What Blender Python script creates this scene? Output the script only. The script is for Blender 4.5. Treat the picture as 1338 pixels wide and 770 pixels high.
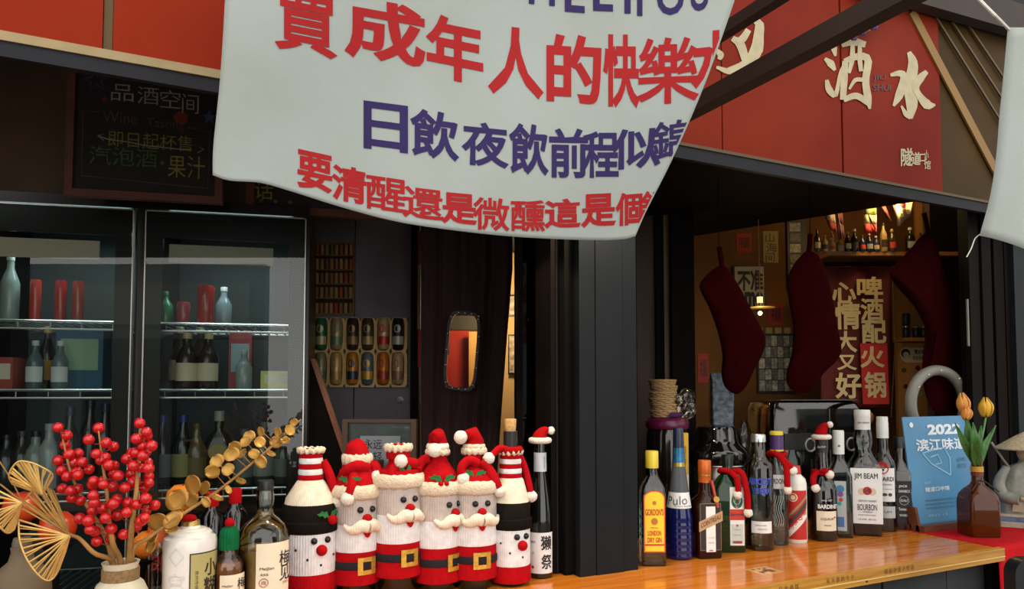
import bpy, bmesh, math, random
import numpy as np
from mathutils import Vector, Matrix, noise, geometry
random.seed(7)
R = math.radians
SC = bpy.context.scene
COL = SC.collection
for o in list(bpy.data.objects): bpy.data.objects.remove(o)

# ------------------------------------------------------------------ camera
F, PHI, PITCH, HE = 930.0, R(25.9), R(2.66), 1.55      # focal length in px of a 1338 x 770 frame, yaw, pitch, eye height
CX, CY = 669.0, 467.0
cam_d = bpy.data.cameras.new('camera'); cam = bpy.data.objects.new('camera', cam_d); COL.objects.link(cam)
cam_d.sensor_width = 36.0; cam_d.lens = 36.0 * F / 1338.0
cam_d.shift_y = (CY - 385.0) / 1338.0
cam_d.clip_start = 0.02
cam.location = (0, 0, HE); cam.rotation_euler = (R(90) + PITCH, 0, -PHI)
SC.camera = cam
FWD = Vector((math.sin(PHI) * math.cos(PITCH), math.cos(PHI) * math.cos(PITCH), math.sin(PITCH)))
RGT = Vector((math.cos(PHI), -math.sin(PHI), 0)); UPV = RGT.cross(FWD)
EYE = Vector((0, 0, HE))
def ray(px, py): return FWD + RGT * ((px - CX) / F) - UPV * ((py - CY) / F)
def atY(px, py, Y): d = ray(px, py); return EYE + d * (Y / d.y)
def atZ(px, py, Z): d = ray(px, py); return EYE + d * ((Z - HE) / d.z)
def atD(px, py, D): return EYE + ray(px, py) * D
def depth(p): return (Vector(p) - EYE).dot(FWD)

# ------------------------------------------------------------------ world, lights, exposure
W = bpy.data.worlds.new('world'); SC.world = W; W.use_nodes = True
bg = W.node_tree.nodes['Background']; bg.inputs[0].default_value = (1.0, 0.985, 0.95, 1); bg.inputs[1].default_value = 0.62
SC.view_settings.view_transform = 'Standard'; SC.view_settings.look = 'None'
SC.view_settings.gamma = 1.0; SC.view_settings.use_curve_mapping = False
SC.view_settings.exposure = 1.06
SC.cycles.max_bounces = 10; SC.cycles.transparent_max_bounces = 24; SC.cycles.transmission_bounces = 8
SC.cycles.use_denoising = True
SC.cycles.caustics_reflective = False; SC.cycles.caustics_refractive = False
SC.cycles.sample_clamp_indirect = 6.0
def lamp(name, kind, loc, power, color, size=0.1, rot=None):
    l = bpy.data.lights.new(name, kind); l.energy = power; l.color = color
    if kind == 'AREA': l.shape = 'RECTANGLE'; l.size, l.size_y = size if isinstance(size, tuple) else (size, size)
    elif kind == 'SUN': l.angle = size
    else: l.shadow_soft_size = size
    o = bpy.data.objects.new(name, l); COL.objects.link(o); o.location = loc
    if rot: o.rotation_euler = rot
    return o
# soft low daylight coming in through the open street gap behind the viewer
lamp('street_daylight', 'SUN', (0.5, -7, 3), 1.55, (1.0, 0.97, 0.92), R(110), (R(82), 0, R(-8)))
# warm lamps of the bar room (their fixtures are built below)
WARM = (1.0, 0.62, 0.22)

# ------------------------------------------------------------------ materials
def lin(c):
    if isinstance(c, str): c = [int(c[i:i + 2], 16) for i in (0, 2, 4)]
    return tuple(((v / 255) / 12.92 if v / 255 <= 0.04045 else ((v / 255 + 0.055) / 1.055) ** 2.4) for v in c) + (1.0,)
MATS = {}
def mat(name, color='808080', rough=0.5, metal=0.0, var=0.0, vscale=40.0, bump=0.0, bscale=80.0, coat=0.0, emit=None, estr=0.0, trans=0.0, ior=1.45, spec=0.5, sheen=0.0, stretch=None, color2=None):
    if name in MATS: return MATS[name]
    m = bpy.data.materials.new(name); m.use_nodes = True; nt = m.node_tree; N = nt.nodes; L = nt.links
    b = N['Principled BSDF']; c = lin(color)
    b.inputs['Base Color'].default_value = c; b.inputs['Roughness'].default_value = rough
    b.inputs['Metallic'].default_value = metal; b.inputs['Coat Weight'].default_value = coat
    b.inputs['Coat Roughness'].default_value = 0.05
    b.inputs['Transmission Weight'].default_value = trans; b.inputs['IOR'].default_value = ior
    b.inputs['Specular IOR Level'].default_value = spec
    b.inputs['Sheen Weight'].default_value = sheen
    if emit: b.inputs['Emission Color'].default_value = lin(emit); b.inputs['Emission Strength'].default_value = estr
    if var or bump:
        tc = N.new('ShaderNodeTexCoord'); mp = N.new('ShaderNodeMapping'); L.new(tc.outputs['Object'], mp.inputs['Vector'])
        if stretch: mp.inputs['Scale'].default_value = stretch
    if var:
        n = N.new('ShaderNodeTexNoise'); n.inputs['Scale'].default_value = vscale; n.inputs['Detail'].default_value = 5
        L.new(mp.outputs[0], n.inputs['Vector'])
        r = N.new('ShaderNodeValToRGB'); r.color_ramp.elements[0].position = 0.3; r.color_ramp.elements[1].position = 0.7
        c2 = lin(color2) if color2 else tuple(min(1, v * (1 + var)) for v in c[:3]) + (1,)
        r.color_ramp.elements[0].color = tuple(v * (1 - var) for v in c[:3]) + (1,) if not color2 else c
        r.color_ramp.elements[1].color = c2
        L.new(n.outputs['Fac'], r.inputs[0]); L.new(r.outputs[0], b.inputs['Base Color'])
    if bump:
        n2 = N.new('ShaderNodeTexNoise'); n2.inputs['Scale'].default_value = bscale; n2.inputs['Detail'].default_value = 4
        L.new(mp.outputs[0], n2.inputs['Vector'])
        bp = N.new('ShaderNodeBump'); bp.inputs['Strength'].default_value = bump; bp.inputs['Distance'].default_value = 0.004
        L.new(n2.outputs['Fac'], bp.inputs['Height']); L.new(bp.outputs[0], b.inputs['Normal'])
    MATS[name] = m; return m
def glass_mat(name, color, gloss=1.0, rough=0.02, ior=1.5):
    """a thin glass wall: see-through with a tint, reflecting by Fresnel"""
    if name in MATS: return MATS[name]
    m = bpy.data.materials.new(name); m.use_nodes = True; nt = m.node_tree; N = nt.nodes; L = nt.links
    N.remove(N['Principled BSDF']); out = N['Material Output']
    t = N.new('ShaderNodeBsdfTransparent'); t.inputs[0].default_value = lin(color)
    g = N.new('ShaderNodeBsdfGlossy'); g.inputs['Roughness'].default_value = rough; g.inputs[0].default_value = (gloss,) * 3 + (1,)
    f = N.new('ShaderNodeFresnel'); f.inputs[0].default_value = ior
    mx = N.new('ShaderNodeMixShader'); L.new(f.outputs[0], mx.inputs[0]); L.new(t.outputs[0], mx.inputs[1]); L.new(g.outputs[0], mx.inputs[2])
    L.new(mx.outputs[0], out.inputs[0]); MATS[name] = m; return m
def cloth_mat(name, color, trans=0.35, var=0.06):
    m = bpy.data.materials.new(name); m.use_nodes = True; nt = m.node_tree; N = nt.nodes; L = nt.links
    N.remove(N['Principled BSDF']); out = N['Material Output']
    tc = N.new('ShaderNodeTexCoord'); n = N.new('ShaderNodeTexNoise'); n.inputs['Scale'].default_value = 7; n.inputs['Detail'].default_value = 6
    L.new(tc.outputs['Object'], n.inputs['Vector'])
    r = N.new('ShaderNodeValToRGB'); c = lin(color); r.color_ramp.elements[0].position = 0.25; r.color_ramp.elements[1].position = 0.6
    r.color_ramp.elements[0].color = (c[0] * (1 - var), c[1] * (1 - 1.4 * var), c[2] * (1 - 2 * var), 1); r.color_ramp.elements[1].color = c
    L.new(n.outputs['Fac'], r.inputs[0])
    w = N.new('ShaderNodeTexNoise'); w.inputs['Scale'].default_value = 28; w.inputs['Detail'].default_value = 3; L.new(tc.outputs['Object'], w.inputs['Vector'])
    bp = N.new('ShaderNodeBump'); bp.inputs['Strength'].default_value = 0.25; bp.inputs['Distance'].default_value = 0.004; L.new(w.outputs['Fac'], bp.inputs['Height'])
    d = N.new('ShaderNodeBsdfDiffuse'); t = N.new('ShaderNodeBsdfTranslucent'); mx = N.new('ShaderNodeMixShader'); mx.inputs[0].default_value = trans
    for s in (d, t): L.new(r.outputs[0], s.inputs[0]); L.new(bp.outputs[0], s.inputs['Normal'])
    L.new(d.outputs[0], mx.inputs[1]); L.new(t.outputs[0], mx.inputs[2]); L.new(mx.outputs[0], out.inputs[0])
    MATS[name] = m; return m
def knit_mat(name, color, ribs=70, fuzz=0.5, color2=None, sheen=0.0):
    """knitted yarn: vertical ribs round the local axis, fine wool noise"""
    if name in MATS: return MATS[name]
    m = mat(name, color, rough=0.95, var=0.12 if not color2 else 0.3, vscale=60, spec=0.08, sheen=sheen, color2=color2)
    nt = m.node_tree; N = nt.nodes; L = nt.links; b = N['Principled BSDF']
    tc = N.new('ShaderNodeTexCoord'); sx = N.new('ShaderNodeSeparateXYZ'); L.new(tc.outputs['Object'], sx.inputs[0])
    at = N.new('ShaderNodeMath'); at.operation = 'ARCTAN2'; L.new(sx.outputs[0], at.inputs[0]); L.new(sx.outputs[1], at.inputs[1])
    mu = N.new('ShaderNodeMath'); mu.operation = 'MULTIPLY'; mu.inputs[1].default_value = ribs; L.new(at.outputs[0], mu.inputs[0])
    si = N.new('ShaderNodeMath'); si.operation = 'SINE'; L.new(mu.outputs[0], si.inputs[0])
    n = N.new('ShaderNodeTexNoise'); n.inputs['Scale'].default_value = 500; L.new(tc.outputs['Object'], n.inputs['Vector'])
    ad = N.new('ShaderNodeMath'); ad.operation = 'MULTIPLY_ADD'; ad.inputs[1].default_value = 2.0; L.new(n.outputs['Fac'], ad.inputs[0]); L.new(si.outputs[0], ad.inputs[2])
    bp = N.new('ShaderNodeBump'); bp.inputs['Strength'].default_value = fuzz; bp.inputs['Distance'].default_value = 0.0012
    L.new(ad.outputs[0], bp.inputs['Height']); L.new(bp.outputs[0], b.inputs['Normal'])
    return m
def wood_mat(name, c1, c2, rough=0.25, coat=0.0, scale=(1.2, 14, 14), plank=None):
    if name in MATS: return MATS[name]
    m = mat(name, c1, rough=rough, coat=coat, var=0.3, vscale=6, color2=c2, stretch=scale)
    return m

# ------------------------------------------------------------------ mesh builder
class MB:
    def __init__(s): s.v = []; s.f = []
    def add(s, vs, fs):
        k = len(s.v); s.v += [Vector(p) for p in vs]; s.f += [tuple(i + k for i in f) for f in fs]; return s
    def box(s, c, d, rot=None):
        h = Vector(d) / 2; vs = [Vector((x * h.x, y * h.y, z * h.z)) for x in (-1, 1) for y in (-1, 1) for z in (-1, 1)]
        if rot is not None: vs = [rot @ p for p in vs]
        return s.add([p + Vector(c) for p in vs], [(0, 1, 3, 2), (4, 6, 7, 5), (0, 4, 5, 1), (2, 3, 7, 6), (0, 2, 6, 4), (1, 5, 7, 3)])
    def bbox(s, a, b): return s.box([(a[i] + b[i]) / 2 for i in range(3)], [abs(b[i] - a[i]) for i in range(3)])
    def loft(s, secs, n=24, cap0=True, cap1=True):
        """secs: (z, hx, hy, corner radius[, ox, oy]); a ring of 4*(n//4) points each"""
        q = max(2, n // 4); rings = []
        for sec in secs:
            z, hx, hy, r = sec[:4]; ox, oy = sec[4:6] if len(sec) > 4 else (0, 0); r = min(r, hx, hy); ring = []
            for k, (sx, sy) in enumerate(((1, 1), (-1, 1), (-1, -1), (1, -1))):
                for j in range(q):
                    a = R(90) * k + R(90) * j / (q - 0 if r >= min(hx, hy) * 0.999 and hx == hy else q - 1)
                    ring.append((ox + sx * (hx - r) + r * math.cos(a), oy + sy * (hy - r) + r * math.sin(a), z))
            rings.append(ring)
        return s.rings(rings, cap0, cap1)
    def lathe(s, prof, n=24, cap0=True, cap1=True): return s.loft([(z, r, r, r) for r, z in prof], n, cap0, cap1)
    def rings(s, rings, cap0=True, cap1=True, closed=True):
        k = len(s.v); m = len(rings[0])
        for r in rings: s.v += [Vector(p) for p in r]
        for i in range(len(rings) - 1):
            for j in range(m if closed else m - 1):
                a = k + i * m + j; b = k + i * m + (j + 1) % m
                s.f.append((a, b, b + m, a + m))
        if cap0: s.f.append(tuple(k + j for j in range(m))[::-1])
        if cap1: s.f.append(tuple(k + (len(rings) - 1) * m + j for j in range(m)))
        return s
    def tube(s, pts, rad, n=8, cap=True):
        pts = [Vector(p) for p in pts]; rings = []; rf = rad if callable(rad) else (lambda t: rad); up = None
        for i, p in enumerate(pts):
            d = (pts[min(i + 1, len(pts) - 1)] - pts[max(i - 1, 0)]).normalized()
            if up is None: up = Vector((0, 0, 1)) if abs(d.z) < 0.9 else Vector((1, 0, 0))
            a = d.cross(up).normalized(); up = a.cross(d).normalized(); r = rf(i / max(1, len(pts) - 1))
            rings.append([p + a * (r * math.cos(2 * math.pi * j / n)) + up * (r * math.sin(2 * math.pi * j / n)) for j in range(n)])
        return s.rings(rings, cap, cap)
    def ball(s, c, r, n=14, m=9, sc=(1, 1, 1), jit=0.0, rot=None):
        c = Vector(c); rings = []
        for i in range(1, m):
            a = math.pi * i / m; ring = []
            for j in range(n):
                b = 2 * math.pi * j / n; q = r * (1 + random.uniform(-jit, jit))
                p = Vector((q * math.sin(a) * math.cos(b) * sc[0], q * math.sin(a) * math.sin(b) * sc[1], -q * math.cos(a) * sc[2]))
                ring.append(c + (rot @ p if rot else p))
            rings.append(ring)
        k = len(s.v); s.rings(rings, False, False)
        lo, hi = Vector((0, 0, -r * sc[2])), Vector((0, 0, r * sc[2]))
        s.v += [c + (rot @ lo if rot else lo), c + (rot @ hi if rot else hi)]
        for j in range(n):
            s.f.append((k + (j + 1) % n, k + j, len(s.v) - 2)); s.f.append((k + (m - 2) * n + j, k + (m - 2) * n + (j + 1) % n, len(s.v) - 1))
        return s
    def prism(s, poly, t, fn):
        """flat outline (list of 2-D points) given thickness t; fn(u, v, w) -> point"""
        n = len(poly); k = len(s.v)
        s.v += [Vector(fn(u, v, 0)) for u, v in poly] + [Vector(fn(u, v, t)) for u, v in poly]
        s.f += [tuple(k + i for i in range(n))[::-1], tuple(k + n + i for i in range(n))]
        s.f += [(k + i, k + (i + 1) % n, k + n + (i + 1) % n, k + n + i) for i in range(n)]; return s
    def patch(s, fn, u0, u1, v0, v1, nu=10, nv=2):
        k = len(s.v)
        for i in range(nv + 1):
            for j in range(nu + 1): s.v.append(Vector(fn(u0 + (u1 - u0) * j / nu, v0 + (v1 - v0) * i / nv)))
        for i in range(nv):
            for j in range(nu):
                a = k + i * (nu + 1) + j; s.f.append((a, a + 1, a + nu + 2, a + nu + 1))
        return s
    def text(s, fn, st, cx, cy, w=None, h=None, off=0.0, shear=0.0, cuts=0, rot=0.0):
        """flat lettering fitted into a w x h box round (cx, cy), mapped by fn(u, v)"""
        vs, fs, asp = glyphs(st, off, cuts)
        if w is None: w = h * asp
        if h is None: h = w / asp
        ca, sa = math.cos(rot), math.sin(rot)
        return s.add([fn(cx + x * w * ca - (y * h + shear * x * w) * sa, cy + x * w * sa + (y * h + shear * x * w) * ca) for x, y in vs], fs)
    def build(s, name, m, parent=None, loc=None, rz=None, smooth=40, rot=None, fix=True):
        me = bpy.data.meshes.new(name); me.from_pydata([tuple(p) for p in s.v], [], s.f)
        if fix:
            bm = bmesh.new(); bm.from_mesh(me); bmesh.ops.recalc_face_normals(bm, faces=bm.faces); bm.to_mesh(me); bm.free()
        if smooth:
            me.polygons.foreach_set('use_smooth', [True] * len(me.polygons)); me.set_sharp_from_angle(angle=R(smooth))
        for mm in (m if isinstance(m, (list, tuple)) else [m]): me.materials.append(mm)
        o = bpy.data.objects.new(name, me); COL.objects.link(o)
        if parent: o.parent = parent
        if loc is not None: o.location = loc
        if rz is not None: o.rotation_euler = (0, 0, rz)
        if rot is not None: o.rotation_euler = rot
        return o
GL = {}
def glyph_mesh(st, off):
    """outlines of the lettering filled by the non-zero winding rule (survives overlapping or thickened strokes)"""
    c = bpy.data.curves.new('lettering', 'FONT'); c.body = st; c.resolution_u = 3; c.fill_mode = 'NONE'
    o = bpy.data.objects.new('lettering', c); COL.objects.link(o)
    me = bpy.data.meshes.new_from_object(o.evaluated_get(bpy.context.evaluated_depsgraph_get()))
    bpy.data.objects.remove(o); bpy.data.curves.remove(c)
    P = np.array([v.co[:2] for v in me.vertices]); E = np.array([e.vertices[:] for e in me.edges]); bpy.data.meshes.remove(me)
    # loops are stored one after another: orient every edge along its loop
    E = np.where((np.abs(E[:, 0] - E[:, 1]) == 1)[:, None], np.sort(E, 1), np.sort(E, 1)[:, ::-1])
    sg = np.sign((P[E[:, 0], 0] * P[E[:, 1], 1] - P[E[:, 0], 1] * P[E[:, 1], 0]).sum())
    if off:             # heavier weight: every outline point moved outwards along its mitre
        d = P[E[:, 1]] - P[E[:, 0]]; d /= np.maximum(1e-9, np.linalg.norm(d, axis=1))[:, None]; nr = np.stack([d[:, 1], -d[:, 0]], 1) * sg
        n1, n2 = np.zeros_like(P), np.zeros_like(P); n2[E[:, 0]] = nr; n1[E[:, 1]] = nr
        P = P + (n1 + n2) / np.maximum(.55, 1 + (n1 * n2).sum(1))[:, None] * off
    vs, _, fs, _, _, _ = geometry.delaunay_2d_cdt([Vector(p) for p in P], [tuple(int(i) for i in e) for e in E], [], 0, 1e-6)
    V = np.array([v[:] for v in vs]); T_ = np.array([f for f in fs if len(f) == 3]); ctr = V[T_].mean(1); A, B = P[E[:, 0]], P[E[:, 1]]
    up = (A[None, :, 1] <= ctr[:, None, 1]) & (B[None, :, 1] > ctr[:, None, 1]); dn = (A[None, :, 1] > ctr[:, None, 1]) & (B[None, :, 1] <= ctr[:, None, 1])
    cr = (B[None, :, 0] - A[None, :, 0]) * (ctr[:, None, 1] - A[None, :, 1]) - (ctr[:, None, 0] - A[None, :, 0]) * (B[None, :, 1] - A[None, :, 1])
    wn = (up & (cr > 0)).sum(1) - (dn & (cr < 0)).sum(1)
    keep = wn * sg > 0
    return [Vector((x, y, 0)) for x, y in V], [tuple(int(i) for i in t) for t in T_[keep]]
def glyphs(st, off=0.0, cuts=0):
    key = (st, off, cuts)
    if key in GL: return GL[key]
    vs, fs = glyph_mesh(st, off)
    used = sorted({i for f in fs for i in f}); ren = {i: k for k, i in enumerate(used)}; vs = [vs[i] for i in used]; fs = [tuple(ren[i] for i in f) for f in fs]
    if cuts:
        me = bpy.data.meshes.new('cut'); me.from_pydata([tuple(p) for p in vs], [], fs)
        xs = [p.x for p in vs]; ys = [p.y for p in vs]; bm = bmesh.new(); bm.from_mesh(me)
        for i in range(1, cuts):
            for ax, lo, hi in ((0, min(xs), max(xs)), (1, min(ys), max(ys))):
                co = [0, 0, 0]; no = [0, 0, 0]; co[ax] = lo + (hi - lo) * i / cuts; no[ax] = 1
                bmesh.ops.bisect_plane(bm, geom=bm.verts[:] + bm.edges[:] + bm.faces[:], plane_co=co, plane_no=no)
        bm.verts.index_update(); vs = [v.co.copy() for v in bm.verts]; fs = [tuple(v.index for v in f.verts) for f in bm.faces]; bm.free(); bpy.data.meshes.remove(me)
    xs = [p.x for p in vs]; ys = [p.y for p in vs]; x0, x1, y0, y1 = min(xs), max(xs), min(ys), max(ys)
    GL[key] = ([((p.x - x0) / (x1 - x0) - .5, (p.y - y0) / (y1 - y0) - .5) for p in vs], fs, (x1 - x0) / (y1 - y0)); return GL[key]
def ribbon(mb, fn, pts, widths):
    """a brush stroke: tapering flat ribbon along pts (2-D), mapped by fn"""
    n = len(pts); row = []
    for i, (x, y) in enumerate(pts):
        x0, y0 = pts[max(i - 1, 0)]; x1, y1 = pts[min(i + 1, n - 1)]; l = math.hypot(x1 - x0, y1 - y0) or 1
        nx, ny = -(y1 - y0) / l, (x1 - x0) / l; w = widths[i] / 2
        row += [fn(x + nx * w, y + ny * w), fn(x - nx * w, y - ny * w)]
    mb.add(row, [(2 * i, 2 * i + 1, 2 * i + 3, 2 * i + 2) for i in range(n - 1)])
    return mb
def tag(o, label=None, cat=None, group=None, kind=None):
    if label: o['label'] = label
    if cat: o['category'] = cat
    if group: o['group'] = group
    if kind: o['kind'] = kind
    return o
def T(name, label, cat, loc=(0, 0, 0), rz=0.0, group=None):
    o = bpy.data.objects.new(name, None); COL.objects.link(o); o.empty_display_size = 0.05
    o.location = loc; o.rotation_euler = (0, 0, rz); return tag(o, label, cat, group)
def struct(name, mb, m, parent=None, smooth=0, **k):
    o = mb.build(name, m, parent, smooth=smooth, **k)
    if parent is None: o['kind'] = 'structure'
    return o
def copy_tree(o, parent=None):
    c = o.copy(); COL.objects.link(c)
    if parent: c.parent = parent
    for ch in [x for x in bpy.data.objects if x.parent == o]: copy_tree(ch, c)
    return c
def spline(pts, n=16):
    """Catmull-Rom through pts"""
    P = [Vector(p) for p in pts]; P = [P[0] * 2 - P[1]] + P + [P[-1] * 2 - P[-2]]; out = []
    m = len(P) - 3
    for k in range(n + 1):
        t = k / n * m; i = min(int(t), m - 1); t -= i; a, b, c, d = P[i:i + 4]
        out.append(0.5 * (2 * b + (c - a) * t + (2 * a - 5 * b + 4 * c - d) * t * t + (3 * b - a - 3 * c + d) * t ** 3))
    return out
def face_cam(p, extra=0.0): return -math.atan2(p[0], p[1]) + extra
# ------------------------------------------------------------------ common materials
DARK = mat('dark_painted_wood', '15100d', 0.7, spec=.12, var=0.25, vscale=12, stretch=(1, 1, .2))
BLACKBROWN = mat('black_brown_boards', '0f0907', 0.75, spec=.1, var=0.3, vscale=10, stretch=(2, 2, .15))
SLATE = mat('slate_painted_board', '101418', 0.6, spec=.22, var=0.12, vscale=8, bump=0.15, bscale=30, stretch=(2, 2, .3))
GREYWALL = mat('grey_panel_paint', '767078', 0.7, var=0.12, vscale=6)
MUSTARD = mat('mustard_wall_paint', '6a4212', 0.85, var=0.18, vscale=5)
CREAMWALL = mat('cream_wall_paint', 'd8b57c', 0.85, var=0.08, vscale=4)
BROWNBOARD = mat('brown_board', '2e1c12', 0.7, var=0.2, vscale=9, stretch=(1, 1, .2))
WOODTAN = wood_mat('tan_wood_panel', '3e2612', '2e1b0c', 0.6, scale=(8, 8, .5))
BEIGE = mat('beige_trim_paint', '94805a', 0.6, var=0.1, vscale=20)
RAILGREY = mat('grey_steel_rail', '1f1f24', 0.6, spec=.2, metal=0.0, var=0.15, vscale=15)
BLACK = mat('black_plastic', '121212', 0.35)
BLACKMATTE = mat('black_matte', '0c0a09', 0.9, spec=.1)
WHITE = mat('white_print', 'e6e3dc', 0.6)
INK = mat('black_ink', '15120f', 0.6)
REDINK = mat('red_ink', 'c0281f', 0.6)
GOLD = mat('gold_paint', 'b98d3a', 0.35, metal=0.6, var=0.2, vscale=60)
CHROME = mat('polished_steel', 'c8c8c8', 0.12, metal=1.0)
RX = lambda px, py, D: atD(px, py, D)
def fbox(px0, px1, z0, z1, D, t, mb=None):
    """an upright board facing the viewer's street side, its front at distance D between two sight lines"""
    mb = mb or MB(); a, b = atD(px0, 510, D), atD(px1, 510, D); n = Vector((math.sin(PHI), math.cos(PHI), 0))
    vs = []
    for q in (a, b, b + n * t, a + n * t): vs += [(q.x, q.y, z0), (q.x, q.y, z1)]
    return mb.add(vs, [(0, 2, 3, 1), (2, 4, 5, 3), (4, 6, 7, 5), (6, 0, 1, 7), (1, 3, 5, 7), (0, 6, 4, 2)])
def zat(py, D): return HE + (510 - py) / F * D          # height of image row py at distance D

# ------------------------------------------------------------------ setting
struct('floor', MB().bbox((-8, -8, -0.05), (8, 8, 0)), mat('grey_paving', '77736c', 0.8, var=0.15, vscale=3, bump=0.2))
struct('ceiling', MB().bbox((-2.0, 1.62, 2.55), (3.9, 4.6, 2.6)), BLACKBROWN)
struct('wall_left', MB().bbox((-2.05, 1.5, 0), (-1.95, 4.6, 2.6)), BLACKBROWN)
struct('wall_right', MB().bbox((3.8, 1.5, 0), (3.9, 4.6, 2.6)), BROWNBOARD)
struct('wall_back', MB().bbox((-2.0, 4.5, 0), (3.9, 4.6, 2.6)), BLACKBROWN)
# street front over the sign boards (outside the frame) and the outer end walls
struct('wall_front', MB().bbox((-2.05, 1.52, 2.6), (3.9, 1.62, 3.2)).bbox((-2.05, 1.5, 0), (-0.95, 1.6, 2.3)).bbox((2.98, 1.5, 0), (3.9, 1.6, 2.6)), SLATE)
# the far side of the street, behind the viewer
op = struct('wall_opposite', MB().bbox((-9, -6.2, 0), (-2.6, -6.0, 3.4)).bbox((4.4, -6.2, 0), (9, -6.0, 3.4)), mat('pale_street_wall', '8f9696', .8, var=.15, vscale=1.5))
for i, x_ in enumerate((-8.4, -6.8, -5.2, -3.9, 4.7, 6.3)): MB().bbox((x_, -6.0, .3 if i % 3 else 0), (x_ + 1.1, -5.95, 2.3)).build('shop_window', mat('street_dark_glass', '1d2426', .15), op, smooth=0)
for i, x_ in enumerate((-8.6, -5.4, 4.6)): MB().bbox((x_, -5.96, 2.5), (x_ + 2.6, -5.9, 3.1)).build('shop_sign', mat('street_sign_' + str(i % 3), ('5e7f96', 'a8a89c', '3d4a4c')[i % 3], .6), op, smooth=0)
# grey panelled inner wall with the can racks
GD = 2.75
w = struct('wall_inner', fbox(340, 392, 0, 2.55, GD + .03, .04), BLACKBROWN)
for a, b in ((392, 461.5), (463, 536)):
    fbox(a, b, 0, 2.55, GD, .03).build('wall_panel', GREYWALL, w, smooth=0)
fbox(536, 547, 0, 2.55, GD - .03, .06).build('door_jamb', DARK, w, smooth=0)
fbox(672, 684, 0, 2.55, GD - .2, .06).build('door_jamb', DARK, w, smooth=0)
fbox(640, 676, 2.28, 2.55, GD, .04).build('door_header', BLACKBROWN, w, smooth=0)
fbox(684, 770, 0, 2.55, GD + .02, .04).build('dark_panel', BLACKBROWN, w, smooth=0)
struct('wall_passage', fbox(520, 720, 0, 2.5, 3.7, .05), CREAMWALL)
# back wall of the right-hand room
BD = 3.1
struct('wall_bar_room', fbox(860, 1420, 0, 2.55, BD, .05), MUSTARD)
# partition between the two rooms, and the window reveal right of the post
wp = struct('wall_partition', fbox(726, 833, 1.11, 2.5, 2.18, .03), BLACKBROWN)
for a, b, m, n, d in ((800, 859, WOODTAN, 'wood_panel', 2.62), (858, 869, BLACKBROWN, 'window_jamb', 2.6), (867, 881, BEIGE, 'pale_strip', 2.61), (879, 909, BLACKBROWN, 'window_jamb', 2.55)):
    fbox(a, b, 1.0, 2.2, d, .04).build(n, m, wp, smooth=0)
# main post
t1 = struct('trim_1', MB().bbox((.885, 1.475, 1.11), (1.045, 1.6, 2.55)), BLACKMATTE)
MB().bbox((.885, 1.455, 1.11), (.929, 1.476, 2.55)).build('post_board', SLATE, t1, smooth=0)
MB().bbox((.9305, 1.453, 1.11), (1.008, 1.476, 2.55)).build('post_board', SLATE, t1, smooth=0)
MB().bbox((1.0105, 1.456, 1.11), (1.051, 1.476, 2.55)).build('post_board', SLATE, t1, smooth=0)
MB().bbox((.862, 1.485, 1.11), (.884, 1.58, 2.55)).build('post_moulding', BLACKMATTE, t1, smooth=0)
MB().bbox((.838, 1.51, 1.11), (.861, 1.59, 2.55)).build('post_moulding', BLACKBROWN, t1, smooth=0)
MB().bbox((.852, 1.507, 1.11), (.855, 1.511, 2.55)).build('metal_edge', RAILGREY, t1, smooth=0)
# right-hand posts
def yx(px, Y): return atY(px, 510, Y).x
t2 = struct('trim_2', MB().bbox((yx(1269, 1.5), 1.5, 0), (yx(1331, 1.5), 1.53, 2.5)), BLACKBROWN)
for a, b, y in ((1271, 1284, 1.49), (1288, 1300, 1.485), (1304, 1316, 1.49), (1318, 1329, 1.488)):
    MB().bbox((yx(a, y), y, 0), (yx(b, y), y + .02, 2.5)).build('post_moulding', BLACKBROWN, t2, smooth=0)
MB().bbox((yx(1330, 1.47), 1.47, 0), (yx(1420, 1.47), 1.5, 2.5)).build('post_board', SLATE, t2, smooth=0)
MB().bbox((yx(1267.5, 1.49), 1.49, 1.7), (yx(1269, 1.49), 1.495, 1.86)).build('metal_edge', mat('dull_edge', '77756e', .6), t2, smooth=0)
struct('trim_3', MB().bbox((yx(1221, 1.74), 1.74, 1.0), (yx(1274, 1.74), 1.77, 2.3)), BROWNBOARD)
# soffits under the sign
sof = MB().prism([(1.06, 1.46), (2.36, 1.46), (2.33, 1.53), (1.99, 2.34), (1.90, 3.0), (1.06, 3.0)], .03, lambda u, v, w: (u, v, 2.2 + w))
struct('ceiling_soffit', sof, BLACKBROWN)
struct('ceiling_soffit.001', MB().bbox((-.95, 1.46, 2.2), (1.06, 1.62, 2.23)), BLACKBROWN)
# boards above the fridge
RF = -R(12.9)
FR0 = atD(176, 510, 2.05); FR0.z = 0
def fr(t, d, z=0): return Vector((FR0.x + t * math.cos(RF) - d * math.sin(RF), FR0.y + t * math.sin(RF) + d * math.cos(RF), z))
def frbox(t0, t1, d0, d1, z0, z1, mb=None):
    mb = mb or MB(); vs = []
    for t, d in ((t0, d0), (t1, d0), (t1, d1), (t0, d1)): p = fr(t, d); vs += [(p.x, p.y, z0), (p.x, p.y, z1)]
    return mb.add(vs, [(0, 2, 3, 1), (2, 4, 5, 3), (4, 6, 7, 5), (6, 0, 1, 7), (1, 3, 5, 7), (0, 6, 4, 2)])
struct('wall_over_fridge', frbox(-.75, .62, .12, .15, 2.135, 2.54), mat('brown_plywood', '56402e', .75, var=.2, vscale=6))
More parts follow.
